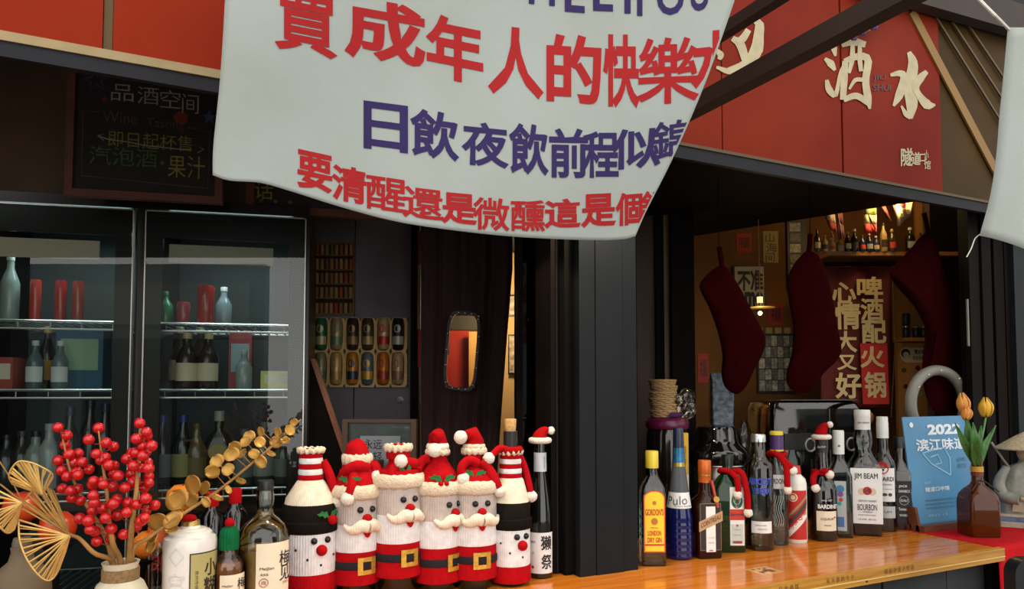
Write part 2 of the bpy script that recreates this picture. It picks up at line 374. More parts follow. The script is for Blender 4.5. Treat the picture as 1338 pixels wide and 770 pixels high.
# counter
WOODTOP = wood_mat('varnished_pine', 'd9842c', 'b05c12', 0.18, coat=0.3, scale=(.7, 9, 9))
WOODEDGE = wood_mat('pine_edge', 'c08a34', '9a6418', 0.4, scale=(1.2, 5, 22))
ct = T('bar_counter', 'varnished pine bar counter running under both bottle rows', 'counter', (0, 0, 0))
cx1 = 2.115; ed = 0.035
MB().bbox((-.94, 1.222, 1.11 - ed), (cx1, 1.76, 1.11)).build('counter_top', WOODTOP, ct, smooth=0)
MB().bbox((-.94, 1.207, 1.11 - ed), (cx1, 1.222, 1.1095)).build('front_edge', WOODEDGE, ct, smooth=0)
MB().bbox((-.94, 1.2055, 1.11 - ed + .011), (cx1, 1.207, 1.11 - ed + .0135)).build('edge_seam', mat('pale_wood', 'd6b46c', .5), ct, smooth=0)
CF = mat('charcoal_front_board', '2a2c2f', .6, var=.15, vscale=10, stretch=(2, 1, .2))
x = -.94; k = 0
while x < cx1 - .03:
    w_ = min(.262, cx1 - x); MB().bbox((x + .003, 1.262 + .002 * (k % 2), 0), (x + w_ - .003, 1.285, 1.11 - ed)).build('front_board', CF, ct, smooth=0); x += w_; k += 1
fe = lambda u, v: (u, 1.2065, v)
for px, s_ in ((976, '·'), (1022, '打 发 酒 馆'), (1090, '有 天 涯 的 今 夕'), (1168, '酒 品 沙 龙 小 吃 店')):
    p = atY(px, 760 - (px - 976) * .145, 1.2065)
    if len(s_) > 1: MB().text(fe, s_, p.x + .02, 1.11 - .011, h=.0125, off=.01).build('stamped_lettering', mat('brown_stamp', '6a4216', .6), ct, smooth=0, fix=False)
kn = MB()
for px in (1055, 1133): p = atY(px, 768 - (px - 1055) * .14, 1.206); kn.ball((p.x, 1.207, 1.11 - .026), .004, 8, 5, (1.2, .2, 1))
kn.build('wood_knot', mat('dark_red_knot', '5a1a10', .5), ct)
# a printed sticker on the wood
sk = T('counter_sticker', 'small pale printed sticker with dark square on the varnished wood', 'sticker', atZ(998, 746, 1.11))
MB().bbox((-.036, -.03, 0.0), (.036, .03, .0006)).build('sticker_base', mat('clear_film', 'c8945a', .15), sk, smooth=0)
sm = MB()
for i in range(5):
    for j in range(5):
        if random.random() < .62: sm.bbox((-.022 + i * .009, -.02 + j * .008, .0006), (-.022 + i * .009 + .0078, -.02 + j * .008 + .007, .0010))
sm.build('printed_square', mat('faded_black_print', '6a4726', .4), sk, smooth=0)
bc = T('back_counter', 'dark wooden back counter behind the right-hand bottle row', 'counter')
MB().bbox((1.34, 1.763, 1.06), (2.45, 1.985, 1.105)).build('counter_top', DARK, bc, smooth=0)
MB().bbox((1.36, 1.79, 0), (2.43, 1.97, 1.06)).build('cabinet', BLACKBROWN, bc, smooth=0)
# red clothed table
rt = T('side_table', 'table at the counter end, its body hidden below the red cloth', 'table')
MB().bbox((2.125, 1.24, 1.07), (2.95, 1.66, 1.105)).build('tabletop', DARK, rt, smooth=0)
for X in (2.16, 2.9):
    for Y in (1.28, 1.62): MB().bbox((X - .025, Y - .025, 0), (X + .025, Y + .025, 1.07)).build('leg', DARK, rt, smooth=0)
rc = MB()
def cloth_pt(u, v):      # u along X, v from back over the front edge
    X = 2.1 + .85 * u; rip = .006 * math.sin(u * 40) * max(0, v - .45) + .004 * math.sin(u * 90 + 1)* max(0, v - .5)
    if v < .45: return (X, 1.66 - (1.66 - 1.228) * v / .45, 1.1105)
    if v < .5: a = (v - .45) / .05 * R(90); return (X, 1.228 - .012 * math.sin(a) , 1.0985 + .012 * math.cos(a))
    return (X, 1.216 - rip * 2 - .02 * (v - .5), 1.0985 - .9 * (v - .5))
rc.patch(cloth_pt, 0, 1, 0, 1, 60, 40)
REDCLOTH = mat('red_table_cloth', 'b0141c', .9, var=.12, vscale=12, bump=.15, bscale=40, spec=.1)
o = rc.build('table_cloth', REDCLOTH, smooth=50); tag(o, 'bright red cloth draped over the table at the counter end', 'tablecloth')
md = o.modifiers.new('thickness', 'SOLIDIFY'); md.thickness = .002; md.offset = 0
# ------------------------------------------------------------------ sign boards
def sign_mat():
    m = mat('red_sign_film', '8c2a10', .5, var=.16, vscale=2.2, color2='7c1e0c', spec=.06); return m
REDSIGN = sign_mat(); REDSIGN2 = mat('dark_red_sign_film', '7c2a14', .45, var=.16, vscale=2.0, color2='66140b', spec=.06)
BRUSH = mat('cream_brush_paint', 'a89c7c', .6, var=.12, vscale=25)
SY = 1.42
zb, zb2 = 2.147, 2.178
def sx(px, py=150, Y=SY): return atY(px, py, Y).x
pw = .456
sL = T('sign_board', 'left stretch of the red sign board above the fridge, plain orange-red panels', 'sign', (sx(0), SY, zb))
def wp_(o, mb): mb.v = [p - Vector(o.location) for p in mb.v]; return mb
xs = sx(131); xe = sx(145)
for a, b in ((xs - pw * 2, xs - pw - .014), (xs - pw, xs), (xe, xe + pw), (xe + pw + .004, .838)):
    wp_(sL, MB().bbox((a, SY, zb), (b, SY + .012, 2.8))).build('red_panel', REDSIGN, sL, smooth=0)
wp_(sL, MB().bbox((xs + .001, SY + .006, zb), (xe - .001, SY + .03, 2.8))).build('mullion', mat('olive_brown_batten', '5a4526', .7), sL, smooth=0)
wp_(sL, MB().bbox((-1.2, SY - .012, zb - .016), (.84, SY + .03, zb))).build('beige_rail', BEIGE, sL, smooth=0)
wp_(sL, MB().bbox((-1.2, SY - .008, zb - .042), (.84, SY + .006, zb - .016))).build('bottom_rail', RAILGREY, sL, smooth=0)
sR = T('sign_board', 'right stretch of the red sign board with brushed cream characters', 'sign', (1.3, SY, zb2))
x0 = sx(1100)
for i, (a, b) in enumerate(((.846, x0 - pw - .002), (x0 - pw + .002, x0 - .004), (x0 + .004, x0 + pw))):
    wp_(sR, MB().bbox((a, SY, zb2), (b, SY + .012, 2.83))).build('red_panel', REDSIGN2, sR, smooth=0)
wp_(sR, MB().bbox((x0 - .01, SY + .008, zb2), (x0 + .01, SY + .03, 2.83))).build('mullion', BLACKBROWN, sR, smooth=0)
wp_(sR, MB().bbox((x0 + pw, SY + .004, zb2), (2.95, SY + .03, 2.9))).build('brown_panel', mat('glazed_brown_panel', '3a280c', .45, var=.3, vscale=3, spec=.08), sR, smooth=0)
for (p, q, w_, mt) in (((1190, 16), (1306, 236), .034, '7d5c28'), ((1222, 24), (1310, 165), .007, '54401f'), ((1243, 30), (1312, 135), .007, '54401f'), ((1264, 34), (1312, 105), .007, '54401f')):  # raised pale strips stand in for slats reflected in the panel's glass
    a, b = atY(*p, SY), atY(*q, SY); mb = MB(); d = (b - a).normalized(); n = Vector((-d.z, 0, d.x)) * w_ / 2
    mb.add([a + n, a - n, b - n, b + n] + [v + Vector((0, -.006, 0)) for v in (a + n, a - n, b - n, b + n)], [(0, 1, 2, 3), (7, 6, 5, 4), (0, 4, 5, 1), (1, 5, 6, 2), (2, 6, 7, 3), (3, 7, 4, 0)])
    wp_(sR, mb).build('reflected_slat', mat('slat_reflection_' + mt, mt, .6), sR, smooth=0)
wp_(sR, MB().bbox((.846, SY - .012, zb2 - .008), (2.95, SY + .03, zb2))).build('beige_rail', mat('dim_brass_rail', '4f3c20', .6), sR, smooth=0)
wp_(sR, MB().bbox((.846, SY - .008, zb2 - .04), (2.95, SY + .006, zb2 - .008))).build('bottom_rail', RAILGREY, sR, smooth=0)
def c3(x, y): return atY(900 + x / 2.566, y / 2.566, SY - .002)
def glyph3(strokes, name, m=BRUSH):
    mb = MB()
    for i, st_ in enumerate(strokes):
        pts = [(p[0], p[1]) for p in st_]; pts = spline([(p[0], p[1], 0) for p in pts], 14) if len(pts) > 2 else [Vector((*pts[0], 0)), Vector((*pts[1], 0))]
        wd = [st_[0][2] + (st_[-1][2] - st_[0][2]) * k / (len(pts) - 1) for k in range(len(pts))]
        if len(st_) > 2:
            wd = []
            for k in range(len(pts)):
                t = k / (len(pts) - 1) * (len(st_) - 1); j = min(int(t), len(st_) - 2); wd.append(st_[j][2] + (st_[j + 1][2] - st_[j][2]) * (t - j))
        ribbon(mb, lambda u, v: c3(u, v) + Vector((0, -.0002 * i, 0)), [(p.x, p.y) for p in pts], wd)
    return wp_(sR, mb).build(name, m, sR, smooth=0, fix=False)
glyph3([[(738, 174, 14), (752, 215, 34), (742, 290, 42), (748, 350, 40), (742, 398, 16)], [(676, 252, 10), (708, 246, 22), (722, 262, 26), (706, 318, 30), (686, 356, 8)], [(712, 355, 6), (728, 382, 18), (745, 392, 20)],
        [(798, 240, 14), (776, 262, 28), (760, 292, 24), (772, 320, 20), (800, 352, 34), (826, 352, 6)]], 'brush_character')
glyph3([[(466, 132, 12), (484, 155, 26), (492, 188, 8)], [(456, 196, 10), (476, 214, 26), (490, 236, 10)], [(462, 268, 12), (470, 300, 24), (492, 318, 16), (506, 250, 10), (514, 224, 6)],
        [(512, 152, 14), (550, 140, 28), (592, 150, 20)], [(524, 205, 20), (520, 270, 24), (516, 335, 20)], [(520, 206, 16), (565, 190, 24), (600, 200, 26), (592, 270, 24), (600, 330, 26), (606, 366, 8)],
        [(518, 335, 18), (560, 322, 22), (600, 345, 20)], [(548, 150, 14), (546, 200, 18), (536, 246, 10)], [(572, 148, 14), (572, 200, 16), (576, 240, 14)], [(536, 300, 8), (556, 270, 14), (582, 268, 14)]], 'brush_character')
glyph3([[(212, 66, 10), (236, 80, 30), (234, 120, 34), (226, 170, 44), (190, 215, 30), (120, 240, 16)], [(146, 128, 18), (172, 148, 30), (190, 200, 26)], [(92, 168, 12), (106, 184, 24), (102, 200, 12)], [(92, 226, 10), (150, 236, 24), (244, 168, 14)], [(200, 100, 20), (180, 130, 26), (160, 140, 20)]], 'brush_character')
glyph3([[(338, 210, 10), (356, 204, 26), (366, 194, 10)]], 'brush_character')
mb = MB(); fs_ = lambda u, v: c3(u, v)
mb.text(fs_, 'JIU', 640, 262, w=44, h=-22, off=.03); mb.text(fs_, 'SHUI', 648, 294, w=60, h=-22, off=.03)
wp_(sR, mb).build('pinyin_lettering', mat('dark_red_print', '4f1412', .5), sR, smooth=0, fix=False)
mb = MB(); mb.text(fs_, '隧', 731, 527, w=40, h=-62, off=.02); mb.text(fs_, '道', 762, 532, w=30, h=-44, off=.02); mb.text(fs_, '口', 784, 530, w=20, h=-28, off=.02)
mb.text(fs_, '小', 797, 520, w=14, h=-34, off=.01); mb.text(fs_, '馆', 800, 553, w=22, h=-30, off=.01)
wp_(sR, mb).build('shop_lettering', BRUSH, sR, smooth=0, fix=False)
# ------------------------------------------------------------------ canopy beams
def rat(px, py): d = ray(px, py); return d.x / d.z
RAFT = mat('dark_brown_rafter', '2a1c14', .65, var=.2, vscale=8, stretch=(2, .3, 2))
cn = T('canopy_frame', 'dark timber canopy beams reaching out from the post over the sign', 'canopy', (.9, 1.4, 2.1))
def beam(pA, pB, zb_, y0, y1):
    rA, rB = rat(*pA), rat(*pB); X1 = rA * (zb_ - HE); s_ = (X1 - (zb_ - HE) * rB) / (1 + rB)
    wp_(cn, MB().bbox((X1 - s_, y0, zb_), (X1, y1, zb_ + s_))).build('rafter', RAFT, cn, smooth=0); return X1, s_
beam((900, 160), (940, 105), 2.12, -1.6, 1.40); beam((943, 56), (958, 20), 2.27, -1.6, 1.40)
a, b = atY(1130, -17, 1.37), atY(1360, 49, 1.37)
mb = MB(); mb.add([a, b, b + Vector((0, 0, .1)), a + Vector((0, 0, .1))] + [v + Vector((0, .04, 0)) for v in (a, b, b + Vector((0, 0, .1)), a + Vector((0, 0, .1)))], [(0, 1, 2, 3), (7, 6, 5, 4), (0, 4, 5, 1), (1, 5, 6, 2), (2, 6, 7, 3), (3, 7, 4, 0)])
wp_(cn, mb).build('eaves_beam', RAFT, cn, smooth=0)

fp = atY(1126, 20, 1.385); fl = T('paper_flower_garland', 'purple and yellow balls standing in for lanterns reflected in the sign glass', 'reflection', fp)  # coloured balls on a string, modelled in place of reflected lanterns
for px, py, r_, c in ((1124, 36, .024, '4a2f5c'), (1139, 29, .024, '56386a'), (1131, 34, .017, 'b5822c'), (1113, 45, .019, '3f2850'), (1158, 13, .019, 'b07a2a'), (1150, 21, .017, '6a4a78')):
    mb = MB(); q = atY(px, py, 1.385) - fp
    for k in range(7): mb.ball(q + Vector((.55 * r_ * math.cos(k * .9), -.004, .55 * r_ * math.sin(k * .9))), r_ * .55, 8, 6, (1, .5, 1))
    mb.build('paper_flower', mat('paper_' + c, c, .8), fl, smooth=60)
MB().tube([atY(1100, 30, 1.392) - fp, atY(1126, 22, 1.392) - fp, atY(1152, 4, 1.392) - fp], .002, 5).build('reflected_lantern_string', RAFT, fl)
# ------------------------------------------------------------------ cloth banners
LINEN = cloth_mat('white_banner_cloth', 'c4ccc8', .42, .06)
PRED = mat('banner_red_print', '9c1012', .85, var=.05, vscale=30); PPUR = mat('banner_purple_print', '281a50', .85, var=.06, vscale=30)
def BD_(px, py):
    t = (px - 280) / 680; s_ = max(0, (py + 260) / 570)
    return 1.03 + .07 * t + .018 * s_ * math.sin(t * 9 + .6) + .010 * s_ * math.sin(t * 21 + 2 + s_ * 2) + .006 * math.sin(s_ * 9 + t * 5) + .02 * s_ * s_
def bpt(px, py, o=0.0): return atD(px, py, BD_(px, py) - o)
HEM = [(278, 229), (300, 236), (340, 239), (380, 250), (450, 272), (520, 290), (600, 302), (680, 310), (770, 314), (812, 313), (830, 309)]
def hem(t):
    p = spline([(x, y, 0) for x, y in HEM], 60); return p[min(60, int(t * 60))]
hp = spline([(x, y, 0) for x, y in HEM], 60)
le = spline([(297, -260, 0), (296, -60, 0), (293, 20, 0), (287, 110, 0), (279, 190, 0), (278, 229, 0)], 40)
re_ = spline([(1010, -260, 0), (985, -80, 0), (960, 0, 0), (921, 110, 0), (880, 205, 0), (845, 275, 0), (830, 309, 0)], 40)
rows = []
for i in range(41):
    row = []
    for j in range(61):
        t = j / 60; a, b = le[i], re_[i]; sag = (hp[j] - (hp[0].lerp(hp[60], t))) * (i / 40) ** 1.0
        p = a.lerp(b, t) + sag; row.append(bpt(p.x, p.y))
    rows.append(row)
mb = MB(); mb.rings(rows, False, False, closed=False)
bn = mb.build('cloth_banner', LINEN, smooth=80); tag(bn, 'big white cloth banner with red and purple characters hanging in front of the bar', 'banner')
md = bn.modifiers.new('thickness', 'SOLIDIFY'); md.thickness = .0012; md.offset = 0
BANR = [('賣', 400, 18, 82, 122, .2), ('成', 503, 42, 106, 100, .18), ('年', 594, 64, 75, 98, .2), ('人', 674, 81, 73, 100, .13), ('的', 750, 90, 72, 94, .06), ('快', 812, 93, 48, 97, .02), ('樂', 873, 92, 82, 90, -.04), ('水', 936, 80, 66, 88, -.1)]
BANP = [('日', 504, 166, 58, 70, .13), ('飲', 568, 176, 64, 72, .14), ('夜', 634, 189, 62, 64, .1), ('飲', 691, 195, 52, 70, .06), ('前', 743, 200, 51, 66, .02), ('程', 785, 202, 47, 61, 0), ('似', 831, 194, 64, 58, -.08), ('錦', 876, 183, 50, 58, -.14)]
BANR2 = [('要', 411, 224, 46, 60, .22), ('清', 456, 241, 46, 56, .2), ('醒', 505, 254, 53, 52, .15), ('還', 553, 266, 54, 48, .12), ('是', 600, 273, 47, 45, .09), ('微', 642, 280, 48, 46, .06), ('醺', 690, 282, 45, 42, .02), ('這', 735, 279, 48, 40, -.02), ('是', 782, 275, 46, 46, -.05), ('個', 822, 273, 35, 46, -.08), ('舒', 853, 269, 32, 44, -.12)]
BANM = [('N', 400, -58, 32, 48, .05), ('I', 430, -56, 10, 48, .05), ('C', 456, -52, 34, 48, .08), ('E', 494, -48, 28, 48, .08), ('T', 556, -38, 34, 48, .1), ('O', 594, -33, 36, 48, .1), ('M', 708, -18, 34, 52, .1), ('E', 751, -8, 26, 50, .08), ('E', 788, -10, 26, 50, .04), ('T', 820, -8, 34, 52, .02), ('Y', 836, -2, 32, 46, .02), ('O', 876, -4, 36, 48, -.02), ('U', 914, -10, 24, 50, -.08)]
# what of the print lies beyond the cloth's edge is cut off along it
def edge_x(py, e=re_):
    for a, b in zip(e, e[1:]):
        if a.y <= py <= b.y: return a.x + (b.x - a.x) * (py - a.y) / max(1e-6, b.y - a.y)
    return e[-1].x
def print_on(chars, m, name, side):
    for ch, x, y, w_, h, sh in chars:
        mb = MB()
        vs, fs, asp = glyphs(ch, .017 if ch in '賣樂醒還微醺錦' else .029 if m in (PRED, PRB) else .025, 6); ht = h - abs(sh) * w_
        P = [(x + a * w_, y - b * ht + sh * a * w_) for a, b in vs]
        bm = bmesh.new(); vv = [bm.verts.new((p[0], p[1], 0)) for p in P]
        for f in fs:
            try: bm.faces.new([vv[i] for i in f])
            except ValueError: pass
        if x + w_ / 2 > edge_x(y + h / 2) - 4:
            y0, y1 = y - h / 2, y + h / 2; a, b = Vector((edge_x(y0) - 2.5, y0, 0)), Vector((edge_x(y1) - 2.5, y1, 0)); d = b - a
            bmesh.ops.bisect_plane(bm, geom=bm.verts[:] + bm.edges[:] + bm.faces[:], plane_co=a, plane_no=(-d.y, d.x, 0), clear_inner=True)
        bm.verts.index_update()
        mb.add([bpt(v.co.x, v.co.y, .0016 * side) for v in bm.verts], [tuple(v.index for v in f.verts) for f in bm.faces]); bm.free()
        if mb.f: mb.build(name, m, bn, smooth=80, fix=False)
PRB = mat('red_print_showing_through', 'b58a84', .8); PPB = mat('purple_print_showing_through', '8f8a98', .8)
for ch, m, mb_ in ((BANR, PRED, PRB), (BANR2, PRED, PRB), (BANP, PPUR, PPB), (BANM, PPUR, PPB)):
    print_on(ch, m, 'printed_character', 1); print_on(ch, mb_, 'print_through', -1)
mb = MB(); t_ = [bpt(1014, -262), bpt(860, -264), bpt(660, -264), bpt(460, -262), bpt(293, -262)]
mb.tube([atD(1500, -275, 1.2)] + t_ + [atD(0, -270, .98)], .003, 6); o = mb.build('banner_line', mat('white_cord', 'd8d6cc', .8)); tag(o, 'thin cord above the frame that the big banner hangs from', 'cord')
# right-hand banner
def r2(px, py, o=0.0):
    t = (px - 1280) / 400; return atD(px, py, 1.5 + .05 * t + .012 * math.sin(t * 16 + py * .008) + .02 * math.sin(py * .01 + 1) - o)
L2 = spline([(1317, 36, 0), (1311, 100, 0), (1306, 150, 0), (1302, 200, 0), (1294, 255, 0), (1280, 308, 0)], 24)
rows = []
for i in range(25):
    row = []
    for j in range(31):
        t = j / 30; a = L2[i]; b = Vector((1720, 36 + (380 - 36) * i / 24, 0)); p = a.lerp(b, t); p.y += (i / 24) ** 2 * (12 * math.sin(t * 7)) * min(1, t * 6); row.append(r2(p.x, p.y))
    rows.append(row)
mb = MB(); mb.rings(rows, False, False, closed=False)
b2 = mb.build('cloth_banner', LINEN, smooth=80); tag(b2, 'plain white cloth banner edge at the right side, hung by a cord', 'banner')
md = b2.modifiers.new('thickness', 'SOLIDIFY'); md.thickness = .0012; md.offset = 0
mb = MB(); q = [r2(1318, 38), atD(1300, 20, 1.5), atD(1276, -4, 1.52), atD(1240, -40, 1.55)]
mb.tube(q, .0035, 6); mb.build('corner_cord', mat('white_cord', 'd8d6cc', .8), b2)
mb = MB(); mb.tube(spline([r2(1281, 306), atD(1274, 312, 1.5), atD(1269, 325, 1.5), atD(1263, 336, 1.5)], 10), .0012, 5); mb.build('loose_thread', mat('white_cord', 'd8d6cc', .8), b2)

# ------------------------------------------------------------------ chalkboards
CHALKF = mat('red_brown_frame', '53281a', .55, var=.2, vscale=20)
SLATEB = mat('chalkboard_black', '1a1412', .8, var=.15, vscale=12)
CH = {k: mat('chalk_' + k, v, .9, var=.25, vscale=90) for k, v in dict(white='8f8882', pink='6a443c', blue='2f4672', green='3a5c2c', yellow='7e7430', orange='6a2c1a', faint='4c3c36').items()}
def board(name, label, px0, py0, px1, py1, D, ang, fw):
    """framed board; local x right, z up, faces -y"""
    p = atD((px0 + px1) / 2, (py0 + py1) / 2, D); s_ = D / F / max(.3, math.cos(ang)) ; w_ = (px1 - px0) * s_; h = (py1 - py0) * D / F
    o = T(name, label, 'chalkboard' if 'chalk' in name else 'frame', p, -PHI + ang)
    for a, b in (((-w_ / 2, -h / 2), (-w_ / 2 + fw, h / 2)), ((w_ / 2 - fw, -h / 2), (w_ / 2, h / 2)), ((-w_ / 2 + fw, h / 2 - fw), (w_ / 2 - fw, h / 2)), ((-w_ / 2 + fw, -h / 2), (w_ / 2 - fw, -h / 2 + fw))):
        MB().bbox((a[0], -.012, a[1]), (b[0], .012, b[1])).build('frame_bar', CHALKF, o, smooth=0)
    MB().bbox((-w_ / 2 + fw, -.004, -h / 2 + fw), (w_ / 2 - fw, .008, h / 2 - fw)).build('slate', SLATEB, o, smooth=0)
    return o, w_, h
cb, w_, h = board('chalkboard', 'dark chalkboard above the fridge with a wine tasting notice in coloured chalk', 101, 95, 284, 263, 2.0, R(13), .02)
def cbf(px, py): return ((px - 192.5) / 183 * w_, -.0048, -(py - 179 - (px - 192.5) * .0) / 168 * h)
def chalk(cols, name='chalk_writing'):
    for c, items in cols.items():
        mb = MB()
        for it in items:
            if isinstance(it[0], str): mb.text(cbf, it[0], it[1], it[2], w=it[3], h=-it[4], off=it[5] if len(it) > 5 else -.004, shear=-.0)
            else: ribbon(mb, cbf, it[:-1], [it[-1]] * (len(it) - 1))
        mb.build(name, CH[c], cb, smooth=0, fix=False)
star = lambda x, y, r, q=.42, ph=0: [(x + (r if i % 2 == 0 else r * q) * math.sin(ph + i * math.pi / 5), y - (r if i % 2 == 0 else r * q) * math.cos(ph + i * math.pi / 5)) for i in range(11)]
chalk({'white': [('品', 163, 124, 26, 22), ('酒', 193, 125, 25, 23), ('空', 219, 127, 24, 24), ('间', 243, 131, 20, 26), [(136, 183), (144, 180), (136, 183), (143, 188), 1.2], [(136, 183), (150, 187), (170, 188), (188, 191), (210, 192), (230, 193), (246, 192), 1.3], [(260, 191), (252, 187), (260, 191), (253, 196), 1.2]],
       'faint': [('Wine', 161, 157, 40, 16), ('Tasting', 214, 162, 44, 16), [(138, 152), (119, 152), (119, 236), (266, 243), (267, 167), (240, 163), 1.2]],
       'blue': [star(132, 111, 14, .42, -.2) + [1.4], ('★', 266, 146, 18, 20, .02)], 'orange': [('●', 232, 151, 17, 17), ('★', 143, 134, 10, 10)],
       'yellow': [('即日起杯售', 197, 185, 98, 21, -.006), ('果汁', 240, 216, 44, 30)], 'green': [('汽泡酒', 166, 208, 78, 24), ('·', 211, 213, 5, 5, .02)]})
cb2, w2, h2 = board('chalkboard', 'second chalkboard, mostly hidden behind the big white banner, yellow chalk', 331, 190, 548, 285, 2.25, R(12), .024)
mb = MB(); f2 = lambda px, py: ((px - 439.5) / 217 * w2, -.0048, -(py - 237) / 95 * h2)
mb.text(f2, '话', 352, 254, w=22, h=-24); mb.build('chalk_writing', CH['yellow'], cb2, smooth=0, fix=False)
mb = MB(); mb.text(f2, '· · ·', 366, 268, w=40, h=-4, off=.02); mb.build('chalk_dots', CH['green'], cb2, smooth=0, fix=False)

# ------------------------------------------------------------------ glass-door fridge
PANE = glass_mat('fridge_glass', 'dfe9e6', 1.0, 0.0, 1.5)
FRB = mat('fridge_black', '150b08', .3); FRIN = mat('fridge_liner', '2e3838', .5); TRIM = mat('silver_trim', 'c9c7c2', .3, metal=.8)
fg = T('display_fridge', 'tall black drinks fridge with two glass doors behind the flower vase', 'fridge', FR0, RF)
W0, W1, ZT = -.47, .478, 2.085
MB().bbox((W0, .46, 0), (W1, .5, ZT + .03)).bbox((W0, .02, 0), (W0 + .02, .46, ZT + .03)).bbox((W1 - .02, .02, 0), (W1, .46, ZT + .03)).bbox((W0 + .02, .02, ZT - .0), (W1 - .02, .46, ZT + .03)).bbox((W0 + .02, .02, 0), (W1 - .02, .46, .3)).bbox((-.012, .03, .3), (.016, .46, ZT)).build('cabinet', FRB, fg, smooth=0)
MB().bbox((W0 + .02, .452, .3), (W1 - .02, .459, ZT)).build('liner', FRIN, fg, smooth=0)
LINP = mat('pale_fridge_sign', 'b9ad97', .5)
def door(t0, t1, nm):
    z0, z1 = .32, ZT - .012
    d = MB(); b_ = .045
    d.bbox((t0, 0, z0), (t0 + b_, .014, z1)).bbox((t1 - b_, 0, z0), (t1, .014, z1)).bbox((t0 + b_, 0, z1 - .075), (t1 - b_, .014, z1)).bbox((t0 + b_, 0, z0), (t1 - b_, .014, z0 + .06))
    dd = d.build('door', FRB, fg, smooth=0)
    MB().patch(lambda u, v: (u, -.0015, v), t0, t1, z0, z1, 1, 1).build('glass_pane', PANE, dd, smooth=0)
    for n, a, b in (('edge_trim', (t0 - .003, -.004, z0), (t0, .014, z1)), ('edge_trim', (t1, -.004, z0), (t1 + .003, .014, z1)), ('edge_trim', (t0, -.004, z1), (t1, .012, z1 + .003))):
        MB().bbox(a, b).build(n, TRIM, dd, smooth=0)
    MB().bbox((t0 + b_ + .012, .022, z1 - .145), (t1 - b_ - .05, .03, z1 - .09)).build('header_light', LINP, fg, smooth=0)
    return dd
door(W0 + .003, -.015, 'l'); door(.021, .466, 'r')
SHZ = [1.748, 1.55, 1.255, .95]
for z in SHZ:
    for a, b in ((W0 + .03, -.03), (.03, W1 - .03)):
        m = MB(); m.tube([(a, .035, z), (b, .035, z)], .0045, 6); m.tube([(a, .44, z), (b, .44, z)], .004, 6); m.tube([(a, .035, z - .022), (b, .035, z - .022)], .0035, 6)
        for i in range(15): X = a + (b - a) * (i + .5) / 15; m.tube([(X, .035, z), (X, .44, z)], .002, 4)
        for i in range(5): X = a + (b - a) * (i + .5) / 5; m.tube([(X, .035, z), (X, .035, z - .022)], .002, 4)
        m.build('wire_shelf', TRIM, fg, smooth=60)
for a, b in ((W0 + .06, -.06), (.06, W1 - .06)):
    MB().bbox((a, .1, ZT - .022), (b, .14, ZT - .004)).build('lamp_strip', mat('fridge_lamp', 'e8ffff', .5, emit='bfe6e6', estr=1.2), fg, smooth=0)
    l = lamp('fridge_lamp', 'AREA', fr((a + b) / 2, .13, ZT - .03), .6, (.75, .95, 1.0), (.35, .05), (0, 0, RF))
def ft(px, d):
    lo, hi = -.6, .6
    for _ in range(40):
        m_ = (lo + hi) / 2; p = fr(m_, d, 1.5); v = p - EYE; x = CX + F * v.dot(RGT) / v.dot(FWD)
        if x < px: lo = m_
        else: hi = m_
    return lo
# ------------------------------------------------------------------ bottles: helpers
CT = 1.11
CLEAR = glass_mat('clear_bottle_glass', 'e4ebe8', 1.0, .02, 1.6); AMBERG = mat('amber_bottle_glass', '4a1d08', .05, trans=.75, ior=1.35); DARKG = mat('dark_bottle_glass', '0d0d0a', .06, coat=.5)
GREENG = mat('green_bottle_glass', '0c3a16', .05, trans=.5, ior=1.35, coat=.3); LIQC = glass_mat('clear_spirit', 'dde6e2', 1.0, .02, 1.3); LIQDARK = mat('dark_spirit', '2a0d06', .05, trans=.35, ior=1.33)
PAPER = mat('label_paper', 'dcd6c6', .7, var=.04, vscale=30); PAPERW = mat('white_label_paper', 'd9d9d6', .6); CREAM = mat('cream_label_paper', 'd8cdb4', .7, var=.05, vscale=30)
REDKNIT = knit_mat('red_knit', 'a00d12', 46, .5); WOOL = mat('white_wool', 'e2d9cb', .95, var=.06, vscale=120, bump=.8, bscale=350, sheen=.1)
def flat(d): return lambda u, v, o=0: (u, -(d + o), v)
def side(d): return lambda u, v, o=0: (d + o, u, v)
def cyl(r, a0=0.0): return lambda u, v, o=0: ((r + o) * math.sin(a0 + u / r), -(r + o) * math.cos(a0 + u / r), v)
def ink(c): return mat('ink_' + c, c, .6)
def label(o, f, box, m, texts=(), shapes=(), nu=12, off=.0006, name='label', border=None):
    u0, u1, v0, v1 = box; g = lambda u, v: f(u, v, off)
    if border:
        L_ = MB().patch(g, u0, u1, v0, v1, nu, 2).build(name, ink(border[0]), o, smooth=60, fix=False); b = border[1]
        MB().patch(lambda u, v: f(u, v, off + .0003), u0 + b, u1 - b, v0 + b, v1 - b, nu, 2).build('label_face', m, L_, smooth=60, fix=False)
    else: L_ = MB().patch(g, u0, u1, v0, v1, nu, 2).build(name, m, o, smooth=60, fix=False)
    by = {}
    h = lambda u, v: f(u, v, off + .0008)
    for c, st, u, v, w, hh, *r in texts: by.setdefault(c, MB()).text(h, st, u, v, w, hh, r[0] if r else .01, r[1] if len(r) > 1 else 0, 0, r[2] if len(r) > 2 else 0)
    for c, poly in shapes:
        p2 = by.setdefault(c, MB()); n = len(poly); p2.add([f(u, v, off + .0005) for u, v in poly], [tuple(range(n))])
    for c, mb in by.items(): mb.build('printed_lettering', ink(c), L_, smooth=0, fix=False)
    return L_
def rect(u0, u1, v0, v1): return [(u0, v0), (u1, v0), (u1, v1), (u0, v1)]
def disc(u, v, r, n=20, e=1.0): return [(u + r * math.cos(2 * math.pi * i / n), v + e * r * math.sin(2 * math.pi * i / n)) for i in range(n)]
